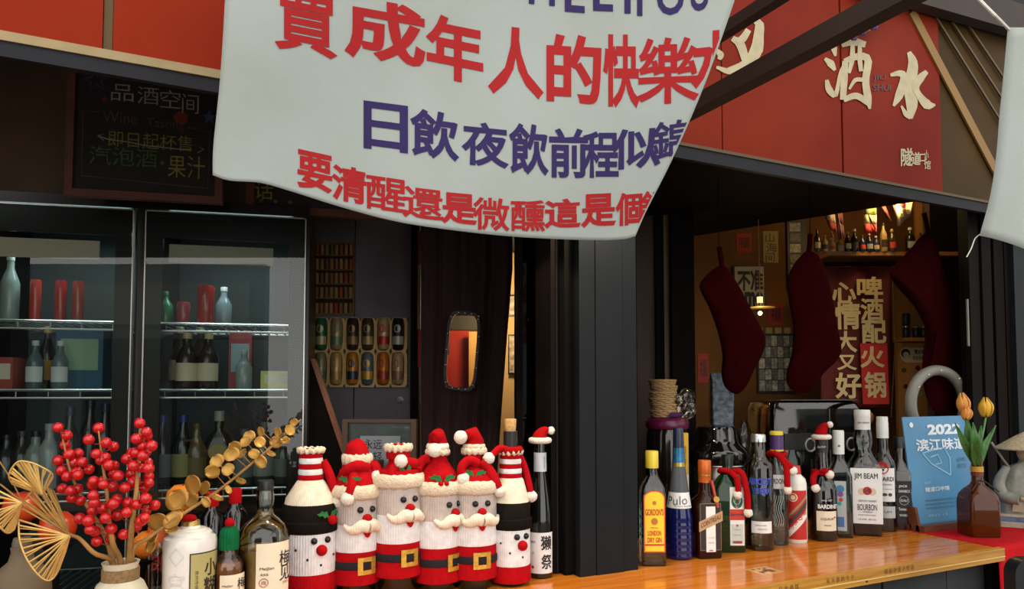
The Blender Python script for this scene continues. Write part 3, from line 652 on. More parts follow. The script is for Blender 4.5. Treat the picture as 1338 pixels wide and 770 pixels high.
def stand(name, label_, cat, px, by, extra=0.0, group=None, p=None, z=CT):
    p = p or atZ(px, by, z); o = T(name, label_, cat, p, face_cam(p, extra), group); return o, depth(p) / F
def round_bottle(o, prof, m, n=28, cap1=True, name='glass_body'): return MB().lathe(prof, n, True, cap1).build(name, m, o, smooth=45)
def shrink(prof, d=.0025, top=None):
    out = [(max(.001, r - d), z + (d if i == 0 else 0)) for i, (r, z) in enumerate(prof)]
    if top is not None:
        res = []
        for (r0, z0), (r1, z1) in zip(out, out[1:]):
            if z0 <= top: res.append((r0, z0))
            if z0 < top < z1: res.append((r0 + (r1 - r0) * (top - z0) / (z1 - z0), top))
        out = res
    return out
def px_prof(by, s, rows): return [(w / 2 * s, max(0, (by - y) * s)) for y, w in rows]
def scarf(label_, p, rz, zr, rn, tails, grp='tiny knitted scarves on bottles'):
    """small red knitted scarf: a wrap round the neck and hanging tails with wool pompoms"""
    o = T('bottle_scarf', label_, 'scarf', p, rz, grp)
    MB().tube([(rn * math.cos(a), rn * math.sin(a), zr + .003 * math.sin(a * 2)) for a in [2 * math.pi * i / 20 for i in range(21)]], .0075, 8).build('wrap', REDKNIT, o, smooth=80)
    for t in tails:
        q = spline(t, 12); MB().tube(q, lambda u: .0085, 8).build('tail', REDKNIT, o, smooth=80)
        MB().ball(q[-1], .0125, 14, 9, jit=.08).build('pompom', WOOL, o, smooth=80)
    return o
def hat(label_, p, rz, z, r, h, tip, grp='tiny red hats on bottles'):
    """tiny red felt hat: white band, folded-over cone, pompom at the tip"""
    o = T('bottle_hat', label_, 'hat', p, rz, grp)
    rings = []
    path = spline([(0, 0, z), (0, 0, z + h * .5), (tip[0] * .45, tip[1] * .4, z + h), (tip[0], tip[1], z + tip[2])], 10)
    MB().tube(path, lambda t: r * (1 - .82 * t ** 1.3), 16).build('cone', mat('red_felt', '980c11', .95, var=.08, vscale=80, spec=.08), o, smooth=70)
    MB().tube([(r * math.cos(a), r * math.sin(a), z + .003) for a in [2 * math.pi * i / 20 for i in range(21)]], r * .36, 8).build('band', WOOL, o, smooth=80)
    MB().ball(path[-1], r * .45, 12, 8, jit=.08).build('pompom', WOOL, o, smooth=80)
    return o
# ------------------------------------------------------------------ right-hand bottle row
# 0 gin bottle half hidden behind the post
p = Vector((1.078, 1.60, CT)); o, s = stand('gin_bottle', 'gin bottle mostly hidden between the grey post and the yellow-labelled bottle', 'bottle', 0, 0, -.1, p=p)
round_bottle(o, [(.03, 0), (.032, .004), (.032, .17), (.028, .2), (.014, .235), (.013, .27)], CLEAR); round_bottle(o, [(.029, .003), (.0295, .15)], LIQC, name='liquid')
label(o, cyl(.032), (-.02, .035, .10, .15), PAPERW, [('3a2a5a', 'GORDON', .004, .13, .034, .012)], [('d8b63a', rect(-.02, .035, .1, .112))]); round_bottle(o, [(.0145, .262), (.0145, .295)], mat('yellow_cap', 'c8b32e', .4), name='cap')
# 1 yellow-labelled gin
o, s = stand('gin_bottle', 'square clear gin bottle with yellow cap and yellow red-edged label', 'bottle', 853, 738, .22); H_ = 148 * s; hx, hy = .031, .022
secs = [(0, hx - .003, hy - .003, .006), (.004, hx, hy, .008), (.62 * H_, hx, hy, .008), (.68 * H_, hx - .002, hy - .001, .01), (.78 * H_, .0155, .0145, .0145), (.82 * H_, .0135, .0135, .0135), (.86 * H_, .0135, .0135, .0135)]
MB().loft(secs, 32).build('glass_body', CLEAR, o, smooth=45)
MB().loft([(z + (.003 if i == 0 else 0), a - .003, b - .003, max(.004, c - .003)) for i, (z, a, b, c) in enumerate(secs[:4])], 32).build('liquid', LIQC, o, smooth=45)
round_bottle(o, [(.0165, .85 * H_), (.0165, H_ - .002), (.015, H_)], mat('yellow_cap', 'c8b32e', .4), name='cap')
lz0, lz1 = .035, .66 * H_
arch = lambda x0, x1, z0, z1, b: [(x0, z0), (x1, z0), (x1, z1 - b)] + [((x0 + x1) / 2 + (x1 - x0) / 2 * math.cos(t), z1 - b + b * math.sin(t)) for t in [math.pi * i / 10 for i in range(1, 10)]] + [(x0, z1 - b)]
w_ = hx - .004
MB().add([(u, -(hy + .0006), v) for u, v in arch(-w_, w_, lz0, lz1, .018)], [tuple(range(13))]).build('label_edge', ink('c8491e'), o, smooth=0, fix=False)
lb = MB().add([(u, -(hy + .0009), v) for u, v in arch(-w_ + .003, w_ - .003, lz0 + .003, lz1 - .003, .016)], [tuple(range(13))]).build('label', ink('e0c02c'), o, smooth=0, fix=False)
mb = MB(); f_ = lambda u, v: (u, -(hy + .0016), v)
mb.text(f_, "GORDON'S", 0, .135, .046, .017, .03); mb.text(f_, 'LONDON', 0, .083, .034, .013, .03); mb.text(f_, 'DRY GIN', 0, .066, .036, .013, .03); mb.text(f_, 'SPECIAL', 0, .096, .02, .004, .01)
mb.add([f_(*q) for q in rect(-w_ + .003, w_ - .003, .052, .056)], [(0, 1, 2, 3)])
mb.build('printed_lettering', ink('b7301c'), lb, smooth=0, fix=False)
MB().add([f_(*q) for q in disc(0, .112, .0085)], [tuple(range(20))]).add([f_(*q) for q in disc(0, .158, .005)], [tuple(range(20))]).build('seal', ink('a8672a'), lb, smooth=0, fix=False)
mb = MB()
for i in range(5): mb.add([(-(hx + .0006), y, z) for y, z in rect(-.006, .006, .05 + i * .022, .05 + i * .022 + .009)], [(0, 1, 2, 3)])
mb.build('side_marks', ink('4a4468'), o, smooth=0, fix=False)
# 2 blue liqueur
o, s = stand('liqueur_bottle', 'tapered bottle of blue liqueur with dark blue cap and white signature label', 'bottle', 888, 729); by = 729
pr = px_prof(by, s, [(729, 32), (727, 34.5), (715, 35.5), (690, 35), (675, 33.5), (663, 31), (643, 25), (620, 19.5), (606, 16), (600, 14)])
zz = lambda y: (by - y) * s
BLUEG = mat('blue_curacao', '10185c', .05, trans=.35, ior=1.35, coat=.4)
mb = MB(); rows = []
low = px_prof(by, s, [(729, 31), (727, 34)] + [(726 - i * 2, 34.6 + (.7 if i % 4 < 2 else 0) + .6 * math.sin(i * .2)) for i in range(0, 25)] + [(670, 32.6), (664, 31)])
round_bottle(o, low, BLUEG, 36); round_bottle(o, px_prof(by, s, [(664, 31), (643, 25), (620, 19.5), (606, 16), (600, 14.5)]), mat('smoky_bottle_glass', '6f747c', .12, trans=.5, ior=1.2), 28, name='bottle_neck')
rr = lambda v: (31 + (zz(664) - 0 - (zz(664) - v)) * 0 - (v - zz(664)) / s * .29) / 2 * s + .0004
coned = lambda u, v, o=0: ((rr(v) + o) * math.sin(u / .013), -(rr(v) + o) * math.cos(u / .013), v)
label(o, coned, (-.022, .022, zz(663), zz(643)), PAPERW, [('3c4460', 'Pulo', -.002, zz(653), .024, .022, -.004, .15), ('3c4460', 'Curaçao', .006, zz(660), .022, .005, 0)], nu=16)
round_bottle(o, px_prof(by, s, [(606, 16.5), (600, 15.6), (586, 15)]), mat('blue_foil', '2d6a92', .3, metal=.5, var=.3, vscale=70), name='foil_band')
round_bottle(o, px_prof(by, s, [(586, 14.5), (562, 13.5), (560, 12.5)]), mat('navy_cap', '1a2138', .3), name='cap')
round_bottle(o, px_prof(by, s, [(610, 17.6), (605, 16.9)]), mat('gold_ring', 'a9924a', .3, metal=.7), name='gold_ring')
# small yellow carton behind
p = atY(893, 636, 1.66); p.z = CT
o = T('tall_carton', 'narrow yellow carton standing behind the blue liqueur bottle', 'carton', p, face_cam(p, .2)); hc = zat(566, depth(p)) - CT
MB().bbox((-.013, -.013, 0), (.013, .013, hc)).build('box', mat('yellow_card', 'c79a26', .6), o, smooth=0); MB().bbox((-.0131, -.0136, hc * .3), (.0131, -.013, hc * .62)).build('pale_panel', mat('pale_card', 'cfc6ae', .6), o, smooth=0)
mb = MB(); mb.text(lambda u, v: (u, -.0142, v), 'CITRUS', 0, hc * .8, .05, .012, .01, 0, 0, R(90)); mb.build('printed_lettering', ink('4a2a10'), o, smooth=0, fix=False)
# 3 square amber orange liqueur
o, s = stand('liqueur_bottle', 'square amber liqueur bottle with orange cap, tan ribbon and long white label', 'bottle', 922, 727, .42); by = 727; zz = lambda y: (by - y) * s; h2 = .0335
secs = [(0, h2 - .002, h2 - .002, .006), (.004, h2, h2, .009), (zz(664), h2, h2, .009), (zz(655), h2 - .004, h2 - .004, .012), (zz(647), .018, .018, .018), (zz(640), .0145, .0145, .0145), (zz(628), .0135, .0135, .0135)]
MB().loft(secs, 36).build('glass_body', AMBERG, o, smooth=45); MB().loft([(z + .003, a * .9, b * .9, c * .9) for z, a, b, c in secs[:4]], 32).build('liquid', LIQDARK, o, smooth=45)
round_bottle(o, [(.0165, zz(631)), (.0165, zz(621)), (.0172, zz(620)), (.0172, zz(603)), (.016, zz(602))], mat('orange_cap', 'b85a1e', .35, metal=.3), name='cap'); round_bottle(o, [(.0168, zz(622)), (.0168, zz(619.5))], mat('gold_ring', 'a9924a', .3, metal=.7), name='gold_ring')
label(o, flat(h2), (-.029, .029, zz(716), zz(656)), ink('2a1c1a'), border=('8a7358', .0012), name='dark_frame'); label(o, flat(h2 + .0008), (-.013, .013, zz(718), zz(660)), PAPERW, [('8f8a80', 'L I Q U E U R', 0, zz(700), .018, .004), ('8f8a80', 'FRANCE', 0, zz(706), .016, .003), ('a83a2a', '●', 0, zz(716), .012, .003)])
mb = MB(); f_ = lambda u, v, o=.0022: (u, -(h2 + o), zz(679) + v + u * .42); rb = MB().prism([(-.0325, -.013), (.0325, -.013), (.0325, .013), (-.0325, .013)], .0008, lambda u, v, w: (u, -(h2 + .0012 + w), zz(679) + v + u * .42)).build('ribbon_label', ink('b08a62'), o, smooth=0)
mb.text(f_, 'COINTREAU', 0, .001, .056, .013, .02); mb.build('printed_lettering', ink('4a3020'), rb, smooth=0, fix=False)
MB().tube([(.012, -.016, zz(628)), (.016, -.03, zz(650)), (.02, -h2 - .002, zz(662))], .004, 6).build('red_ribbon', mat('red_satin', '9c2a24', .4), o, smooth=60); MB().prism(disc(0, 0, .008), .002, lambda u, v, w: (.016 + u, -h2 - .001 - w, zz(651) + v)).build('seal', GOLD, o)
# 4 green herbal liqueur
o, s = stand('liqueur_bottle', 'square dark green herbal liqueur bottle with a stag label, wearing a red scarf', 'bottle', 952, 720, .28); by = 720; zz = lambda y: (by - y) * s; hx, hy = .041, .027
secs = [(0, hx - .003, hy - .003, .006), (.004, hx, hy, .01), (zz(640), hx, hy, .01), (zz(632), hx - .006, hy - .002, .014), (zz(624), .026, .02, .018), (zz(618), .0145, .0145, .0145), (zz(606), .014, .014, .014)]
MB().loft(secs, 36).build('glass_body', GREENG, o, smooth=45); MB().loft([(z + .003, a * .92, b * .9, c * .9) for z, a, b, c in secs[:3]], 32).build('liquid', mat('black_herbal', '060805', .1), o, smooth=45)
round_bottle(o, [(.0165, zz(609)), (.0165, zz(597)), (.015, zz(595))], mat('dark_cap', '23261f', .25, metal=.5), name='cap')
L_ = label(o, flat(hy), (-.004, .037, zz(711), zz(635)), PAPERW, [('23324a', 'Jägermeister', .0165, zz(671), .036, .011, .015), ('8a8a86', 'KRÄUTER', .0165, zz(690), .02, .004), ('8a8a86', '35% VOL', .0165, zz(697), .022, .004)],
    [('b8bfb6', rect(0, .033, zz(708), zz(683))), ('2f4a3c', disc(.0165, zz(654), .0155, e=1.25)), ('b8341f', rect(-.004, .037, zz(678), zz(664))), ('c02a20', rect(.004, .029, zz(708), zz(704.5))), ('b83a2a', disc(.0165, zz(685), .003)), ('dfe3dc', disc(.0165, zz(660), .0045, e=1.6))], border=('3c6a4c', .0016), nu=2)
mb = MB()
for sg in (-1, 1):
    for q in ([(.0165 + sg * .003, zz(658)), (.0165 + sg * .009, zz(654)), (.0165 + sg * .010, zz(648))], [(.0165 + sg * .007, zz(656)), (.0165 + sg * .005, zz(649))]): ribbon(mb, lambda u, v: (u, -(hy + .0018), v), q, [.0016] * len(q))
mb.build('stag_antlers', ink('9fc0a8'), L_, smooth=0, fix=False)
P_, RZ = o.location.copy(), o.rotation_euler.z
scarf('red knitted scarf with two long tails hanging over the stag-labelled green bottle', P_, RZ, zz(616), .021, [[(.0, -.021, zz(616)), (.012, -.034, zz(622)), (.018, -.036, zz(634)), (.016, -.036, zz(645))], [(.012, -.018, zz(615)), (.03, -.034, zz(618)), (.042, -.036, zz(645)), (.044, -.034, zz(668))]])
# 5 vodka with blue letters
def clear_round(name, lab, px, by, rows, fill, extra=0, liq=LIQC, n=28, glass=CLEAR):
    o, s = stand(name, lab, 'bottle', px, by, extra); pr = px_prof(by, s, rows); round_bottle(o, pr, glass, n)
    if fill: round_bottle(o, shrink(pr, .003, (by - fill) * s), liq, n, name='liquid')
    return o, s, (lambda y: (by - y) * s)
o, s, zz = clear_round('vodka_bottle', 'round clear vodka bottle with silver cap and big blue letters', 993, 717, [(717, 33), (714, 36), (612, 36), (606, 33), (601, 24), (597, 18), (577, 17)], 632)
round_bottle(o, px_prof(717, s, [(578, 19), (570, 19), (568, 17)]), mat('silver_cap', 'b9bcbc', .25, metal=.8), name='cap')
f = cyl(18 * s); mb = MB(); g_ = lambda u, v: f(u, v, .0008); mb.text(g_, 'ABSOLUT', .003, zz(628), .066, .019, .03); mb.text(g_, 'VODKA', .006, zz(640), .05, .018, .03); mb.build('printed_lettering', ink('2f48b8'), o, smooth=0, fix=False)
label(o, f, (-.022, .036, zz(694), zz(679)), PAPERW, [('8a8a8a', 'IMPORTED VODKA', .004, zz(684), .03, .004), ('8a8a8a', 'PREMIUM', .008, zz(689), .024, .004)])
# 6 second gin with scarf
o, s, zz = clear_round('gin_bottle', 'clear gin bottle with purple and yellow cap wrapped in a red scarf', 1017, 711, [(711, 24), (708, 26), (640, 27), (622, 26), (612, 20), (603, 16), (588, 15)], 690)
round_bottle(o, px_prof(711, s, [(590, 17), (588, 17)]), mat('yellow_cap', 'c8b32e', .4), name='cap_ring'); round_bottle(o, px_prof(711, s, [(588, 16.5), (569, 16.5)]), mat('purple_cap', '43265c', .35), name='cap'); round_bottle(o, px_prof(711, s, [(569, 16.8), (566, 16.8), (564, 15)]), mat('yellow_cap', 'c8b32e', .4), name='cap_top')
label(o, cyl(13.2 * s), (-.03, .03, zz(638), zz(620)), PAPERW, [('4a2c3a', "GORDON'S", 0, zz(628), .052, .015, .02)], [('d0ae44', rect(-.03, .03, zz(638), zz(634)))])
mb = MB(); ff = cyl(13.3 * s)
for k in range(5): ribbon(mb, lambda u, v: ff(u, v, .0007), [(-.012 + k * .006 + .004 * math.sin(t * .9), zz(686 - t * 4.4)) for t in range(10)], [.0012] * 10)
mb.build('embossed_swirls', mat('pale_emboss', 'a9b2aa', .3), o, smooth=0, fix=False)
scarf('red knitted scarf on the purple-capped gin bottle, tails falling to its right', o.location.copy(), o.rotation_euler.z, zz(594), .022, [[(-.01, -.022, zz(591)), (.012, -.03, zz(598)), (.03, -.034, zz(606)), (.042, -.032, zz(614))], [(.0, -.024, zz(594)), (.022, -.036, zz(606)), (.026, -.042, zz(622)), (.026, -.042, zz(638))]])
# 7 white porcelain spirit bottle
o, s, zz = clear_round('porcelain_bottle', 'white porcelain spirit bottle with red and white label between two scarfed bottles', 1041, 708, [(708, 25), (706, 27), (632, 27), (626, 24), (621, 14), (612, 12)], None, glass=mat('white_porcelain', 'dcd8d0', .25, coat=.3))
round_bottle(o, px_prof(708, s, [(622, 14), (612, 13), (609, 12)]), mat('red_cap', 'b0241f', .4), name='cap')
f = cyl(13.5 * s); a = .034
L_ = label(o, f, (-a, a, zz(703), zz(640)), ink('b5221e'), [], [], nu=16)
tri = lambda m, x0, v0, x1, v1, th, nm: MB().patch(lambda u, v: f(u, v0 + (v1 - v0) * (u - x0) / (x1 - x0) + v, .0012), x0, x1, -th / 2, th / 2, 14, 1).build(nm, m, L_, smooth=60, fix=False)
tri(ink('3a3a34'), -a, zz(690), a, zz(655), .016, 'black_stripe'); tri(ink('8d8a5c'), -a, zz(681), a, zz(646), .009, 'olive_stripe'); tri(ink('e4e0d6'), -a, zz(703), a, zz(668), .024, 'white_stripe')
mb = MB()
for i, ch in enumerate('贵州茅台酒'): u = -.026 + i * .0125; mb.text(lambda x, y: f(x, y, .002), ch, u, zz(698) + (u + a) / (2 * a) * (zz(668) - zz(703)) + .002, .012, .019, .02, .4)
mb.build('printed_lettering', ink('b5221e'), L_, smooth=0, fix=False)
for rr_, c in ((.0125, 'd9c9a4'), (.0095, 'b5221e'), (.007, 'd9c9a4')): MB().add([f(u, v, .0014 + (.013 - rr_) * .1) for u, v in disc(-.008, zz(649), rr_)], [tuple(range(20))]).build('round_emblem', ink(c), L_, smooth=0, fix=False)
# 8 dark liqueur with hat and scarf
o, s, zz = clear_round('liqueur_bottle', 'dark red liqueur bottle with cream label wearing a tiny hat and scarf', 1076, 705, [(705, 32), (702, 35), (642, 35), (634, 32), (626, 23), (612, 16), (592, 14), (588, 14)], 640, liq=LIQDARK)
round_bottle(o, px_prof(705, s, [(592, 15.5), (572, 15.5)]), mat('black_foil', '191614', .4), name='neck_foil')
f = cyl(17.5 * s); label(o, f, (-.018, .042, zz(691), zz(666)), CREAM, [('4a3a30', 'LIQUEUR', .012, zz(676), .036, .008), ('4a3a30', 'ORANGE', .012, zz(684), .02, .004), ('a83a2a', '●', .034, zz(674), .006, .006)]); mb = MB(); mb.text(lambda u, v: f(u, v, .0008), 'BARDINET', .018, zz(660), .062, .012, .03); mb.text(lambda u, v: f(u, v, .0008), 'since 1857', .012, zz(652), .03, .005, 0); mb.build('printed_lettering', ink('dcdcd8'), o, smooth=0, fix=False)
mb = MB(); f2 = cyl(7.8 * s); mb.text(lambda u, v: f2(u, v, .0008), 'Bardinet', 0, zz(584), .022, .007, 0, .1); mb.build('neck_lettering', ink('c8c8c4'), o, smooth=0, fix=False)
hat('tiny red hat on the dark red liqueur bottle, its pompom to the right', o.location.copy(), o.rotation_euler.z, zz(573), .021, .036, (.024, 0, .040))
scarf('short red scarf round the neck of the dark red liqueur bottle', o.location.copy(), o.rotation_euler.z, zz(618), .025, [[(-.01, -.026, zz(616)), (-.024, -.032, zz(622)), (-.024, -.036, zz(630)), (-.018, -.04, zz(637))], [(.0, -.028, zz(614)), (.012, -.034, zz(616)), (.02, -.034, zz(619))]])
# 9 clear bottle with coloured print
o, s = stand('rum_bottle', 'square clear bottle with white cap and a coloured tiki print, left of the big bourbon', 'bottle', 1098, 701, .1); by = 701; zz = lambda y: (by - y) * s; hx = 15 * s
secs = [(0, hx - .002, .024, .006), (.004, hx, .026, .008), (zz(622), hx, .026, .008), (zz(612), hx - .008, .022, .014), (zz(600), .016, .016, .016), (zz(592), .0155, .0155, .0155)]
MB().loft(secs, 32).build('glass_body', CLEAR, o, smooth=45); MB().loft([(z + .003, a - .003, b - .003, max(.004, c - .003)) for z, a, b, c in secs[:3]], 32).build('liquid', LIQC, o, smooth=45)
round_bottle(o, [(.0165, zz(594)), (.0165, zz(565)), (.015, zz(563))], mat('white_cap', 'cfcfca', .35), name='cap'); mb = MB().ball((0, -.0165, zz(583)), .004, 8, 5, (1, .15, 1)); mb.build('cap_mark', ink('5a6a8a'), o)
lb = label(o, flat(.026), (-.016, .016, zz(692), zz(628)), mat('milky_print', 'a9b0ae', .4), [], [('3a7aa0', disc(0, zz(638), .011)), ('7a4a8a', disc(0, zz(645), .008)), ('b83a2a', disc(.001, zz(652), .006)), ('2f9a94', disc(-.003, zz(657), .006)), ('4a6a98', rect(-.009, .009, zz(687), zz(674)))], nu=1)
# 10 bourbon
o, s = stand('bourbon_bottle', 'largest bottle: square bourbon with tall white cap and big white label', 'bottle', 1130, 698, .2); by = 698; zz = lambda y: (by - y) * s; hx, hy = 19.2 * s, 15.5 * s
secs = [(0, hx - .003, hy - .003, .01), (.005, hx, hy, .014), (zz(612), hx, hy, .014), (zz(604), hx - .006, hy - .004, .02), (zz(596), .028, .026, .025), (zz(588), .0225, .0225, .0225), (zz(578), .0275, .0275, .0275), (zz(568), .025, .025, .025), (zz(558), .021, .021, .021)]
MB().loft(secs, 36).build('glass_body', CLEAR, o, smooth=45); MB().loft([(z + .004, a - .004, b - .004, max(.004, c - .004)) for z, a, b, c in [secs[0], secs[1], (zz(672), hx, hy, .014)]], 32).build('liquid', mat('bourbon', '3a1606', .05, trans=.5, ior=1.33), o, smooth=45)
round_bottle(o, [(.0225, zz(562)), (.0225, zz(547)), (.0232, zz(546)), (.0232, zz(537)), (.021, zz(536))], mat('white_cap', 'cfcfca', .35), name='cap'); mb = MB(); f2 = cyl(.0235); mb.text(lambda u, v: f2(u, v, .0006), 'JIM BEAM', 0, zz(553), .036, .006, .01); mb.build('cap_lettering', ink('3a3a3a'), o, smooth=0, fix=False)
f = flat(hy); w_ = hx - .001
L_ = label(o, f, (-w_, w_, zz(682), zz(611)), PAPERW, [('28262a', 'JIM BEAM', -.001, zz(622), .066, .022, .015), ('2a2a2e', 'BOURBON', .001, zz(661), .054, .019, .015), ('8a2a2a', 'STRAIGHT BOURBON WHISKEY', 0, zz(671), .05, .004), ('2a2a2e', 'KENTUCKY STRAIGHT', .002, zz(653), .05, .006), ('2a2a2e', '—  WHISKEY  —', .002, zz(667), .05, .005), ('4a4a4e', '1.75 LITRE   40% VOL', 0, zz(676.5), .05, .005)],
    [('c8b79a', disc(-.013, zz(641), .011)), ('c8b79a', disc(.016, zz(641), .011)), ('a8201f', disc(.002, zz(640), .0125)), ('dba9a2', disc(.002, zz(640), .007))], nu=2)
mb = MB(); mb.text(lambda u, v: f(u, v, .0022), 'B', .002, zz(640), .007, .009, .02); mb.build('seal_letter', ink('7a1a1a'), L_, smooth=0, fix=False)
# 11 white rum
o, s, zz = clear_round('rum_bottle', 'clear white rum bottle with white cap and a red round bat emblem', 1156, 693, [(693, 28), (690, 30), (612, 30), (604, 28), (594, 17), (586, 14), (572, 13)], 640)
round_bottle(o, px_prof(693, s, [(573, 14.5), (553, 14.5), (552, 13.8), (546, 13.8), (545, 12.5)]), mat('white_cap', 'cfcfca', .35), name='cap')
f = cyl(15 * s); L_ = label(o, f, (-.034, .036, zz(654), zz(611)), PAPERW, [('2a2a2e', 'BACARDI', .0, zz(625), .062, .014, .02), ('4a4a4e', 'CARTA BLANCA', .004, zz(632), .04, .005), ('4a4a4e', 'SUPERIOR WHITE RUM', .004, zz(638), .04, .003)], [('3a4038', disc(.002, zz(645), .008, e=.6)), ('3a4038', disc(.018, zz(645), .006, e=.9))])
label(o, f, (-.034, .036, zz(675), zz(660)), mat('milky_print', 'a9b0ae', .4), [('5a6a66', 'RUM', .006, zz(667), .03, .007)])
mb = MB(); mb.add([f(u, v, .0016) for u, v in disc(-.004, zz(611), .0195)], [tuple(range(20))]); mb.build('round_emblem', ink('b02a24'), L_, smooth=0, fix=False); mb = MB(); mb.add([f(u, v, .0022) for u, v in ((-.014, zz(609)), (-.009, zz(612.5)), (-.004, zz(611)), (.001, zz(612.5)), (.006, zz(609)), (.001, zz(615)), (-.004, zz(613.5)), (-.009, zz(615)))], [tuple(range(8))]); mb.build('bat', ink('1c1a1c'), L_, smooth=0, fix=False)
# 12 black-label whiskey
o, s = stand('whiskey_bottle', 'square whiskey bottle with black cap and black label beside the blue poster', 'bottle', 1178, 691, .35); by = 691; zz = lambda y: (by - y) * s; h2 = 10.5 * s
secs = [(0, h2 - .002, h2 - .002, .006), (.004, h2, h2, .007), (zz(618), h2, h2, .007), (zz(610), h2 - .005, h2 - .005, .012), (zz(600), .014, .014, .014), (zz(585), .0145, .0145, .0145)]
MB().loft(secs, 32).build('glass_body', CLEAR, o, smooth=45); MB().loft([(z + .003, a - .003, b - .003, max(.004, c - .003)) for z, a, b, c in secs[:3]], 32).build('liquid', mat('whiskey', '4a2008', .05, trans=.6, ior=1.33), o, smooth=45)
round_bottle(o, [(.0175, zz(586)), (.0175, zz(572)), (.016, zz(571))], BLACK, name='cap')
label(o, flat(h2), (-h2 + .002, h2 - .002, zz(682), zz(628)), ink('181618'), [('d8d4cc', "JACK", -.002, zz(635), .026, .009, .015), ('d8d4cc', "DANIEL'S", .001, zz(641), .032, .008, .015), ('d8d4cc', 'Old No.7', 0, zz(653), .022, .008), ('d8d4cc', 'Tennessee', 0, zz(664), .034, .009), ('d8d4cc', 'WHISKEY', 0, zz(672), .03, .007)], nu=1); MB().add([(u, -(h2 + .001), v) for u, v in disc(0, zz(653), .0145)], [tuple(range(20))]).build('label_ring', ink('a8a49c'), o, smooth=0, fix=False); MB().add([(u, -(h2 + .0012), v) for u, v in disc(0, zz(653), .0132)], [tuple(range(20))]).build('label_ring', ink('181618'), o, smooth=0, fix=False)
# ------------------------------------------------------------------ knitted bottle covers and their bottles
KWHITE = knit_mat('white_rib_knit', 'dcdcdc', 60, .35); KGREY = knit_mat('greige_rib_knit', 'b9aca4', 60, .35); KRED = knit_mat('red_fine_knit', 'a60d15', 90, .35)
KBLACK = knit_mat('black_fine_knit', '191512', 80, .4); KCREAM = knit_mat('cream_fine_knit', 'ddd0bb', 80, .35); FLUFF = mat('cream_fluff', 'd9c8ae', .95, var=.08, vscale=90, bump=1.0, bscale=260, sheen=.1)
REDFELT = mat('red_nose_felt', 'a00c12', .9, spec=.1); GREENF = mat('green_felt', '1d6b35', .85); EYEB = mat('black_bead', '0c0c0c', .15); BELT = mat('black_velvet', '140f14', .85)
HOLLYR = mat('red_felt', '980c11', .95, var=.08, vscale=80, spec=.08)
def on(r, a, z, o=0.0): return Vector(((r + o) * math.sin(a), -(r + o) * math.cos(a), z))
def ring(z, r, t, m, nm, o, hz=None, wav=0.0, n=48, jit=0.0):
    rings = []
    for i in range(n):
        a = 2 * math.pi * i / n; c = Vector((math.sin(a), -math.cos(a), 0)); q = []
        for j in range(10):
            b = 2 * math.pi * j / 10; tt = t * (1 + random.uniform(-jit, jit))
            q.append(c * (r + tt * math.cos(b) + wav * .6 * math.sin(a * 14)) + Vector((0, 0, z + (hz or t) * (1 + random.uniform(-jit, jit)) * math.sin(b) + wav * .45 * math.sin(a * 12 + 1))))
        rings.append(q)
    rings.append(rings[0]); return MB().rings(rings, False, False).build(nm, m, o, smooth=80)
def holly(o, r, a, z, sc=1.0, berry=True):
    for sg in (-1, 1):
        poly = [(0, 0), (.006, .005), (.011, .003), (.014, .008), (.02, .007), (.025, .012), (.019, .013), (.016, .017), (.011, .014), (.006, .015), (.004, .009)]
        MB().prism([(sg * u * sc, v * sc) for u, v in poly], .0015, lambda u, v, w: on(r, a + u / r, z + v, .004 + w)).build('holly_leaf', GREENF, o, smooth=0)
    if berry:
        for q in (-.005, .006): MB().ball(on(r, a + q / r, z - .001, .006), .0055 * sc, 10, 7).build('holly_berry', REDFELT, o, smooth=80)
def face(o, r, zE, zN, eg=.0095, nose=.0105):
    for sg in (-1, 1): MB().ball(on(r, sg * .27, zE, .001), .007, 12, 8).build('eye', EYEB, o, smooth=80)
    MB().ball(on(r, 0, zN, .004), nose, 14, 9).build('nose', REDFELT, o, smooth=80)
def arm(o, pts, rad=.0095, pom=.0145):
    q = spline(pts, 14); MB().tube(q, lambda t: rad * (1 - .15 * t), 10).build('arm', KRED, o, smooth=80); MB().ball(q[-1], pom, 14, 9, jit=.06).build('pompom', WOOL, o, smooth=80)
def cover_bottle(label_, p, rz, h, r=.036, neck=True, m=None, hs=None):
    hs = hs or h
    o = T('wine_bottle', label_, 'bottle', p, rz); m = m or DARKG
    MB().lathe([(r - .003, 0), (r, .004), (r, hs * .52), (r * .9, hs * .59), (.016, hs * .74), (.0145, h * .97), (.016, h * .975), (.016, h)], 28).build('glass_body', m, o, smooth=45); return o
G_M = 'bottle covers with white moustaches and gold-buckled belts'; G_S = 'bottle covers knitted as little hatted snow figures'
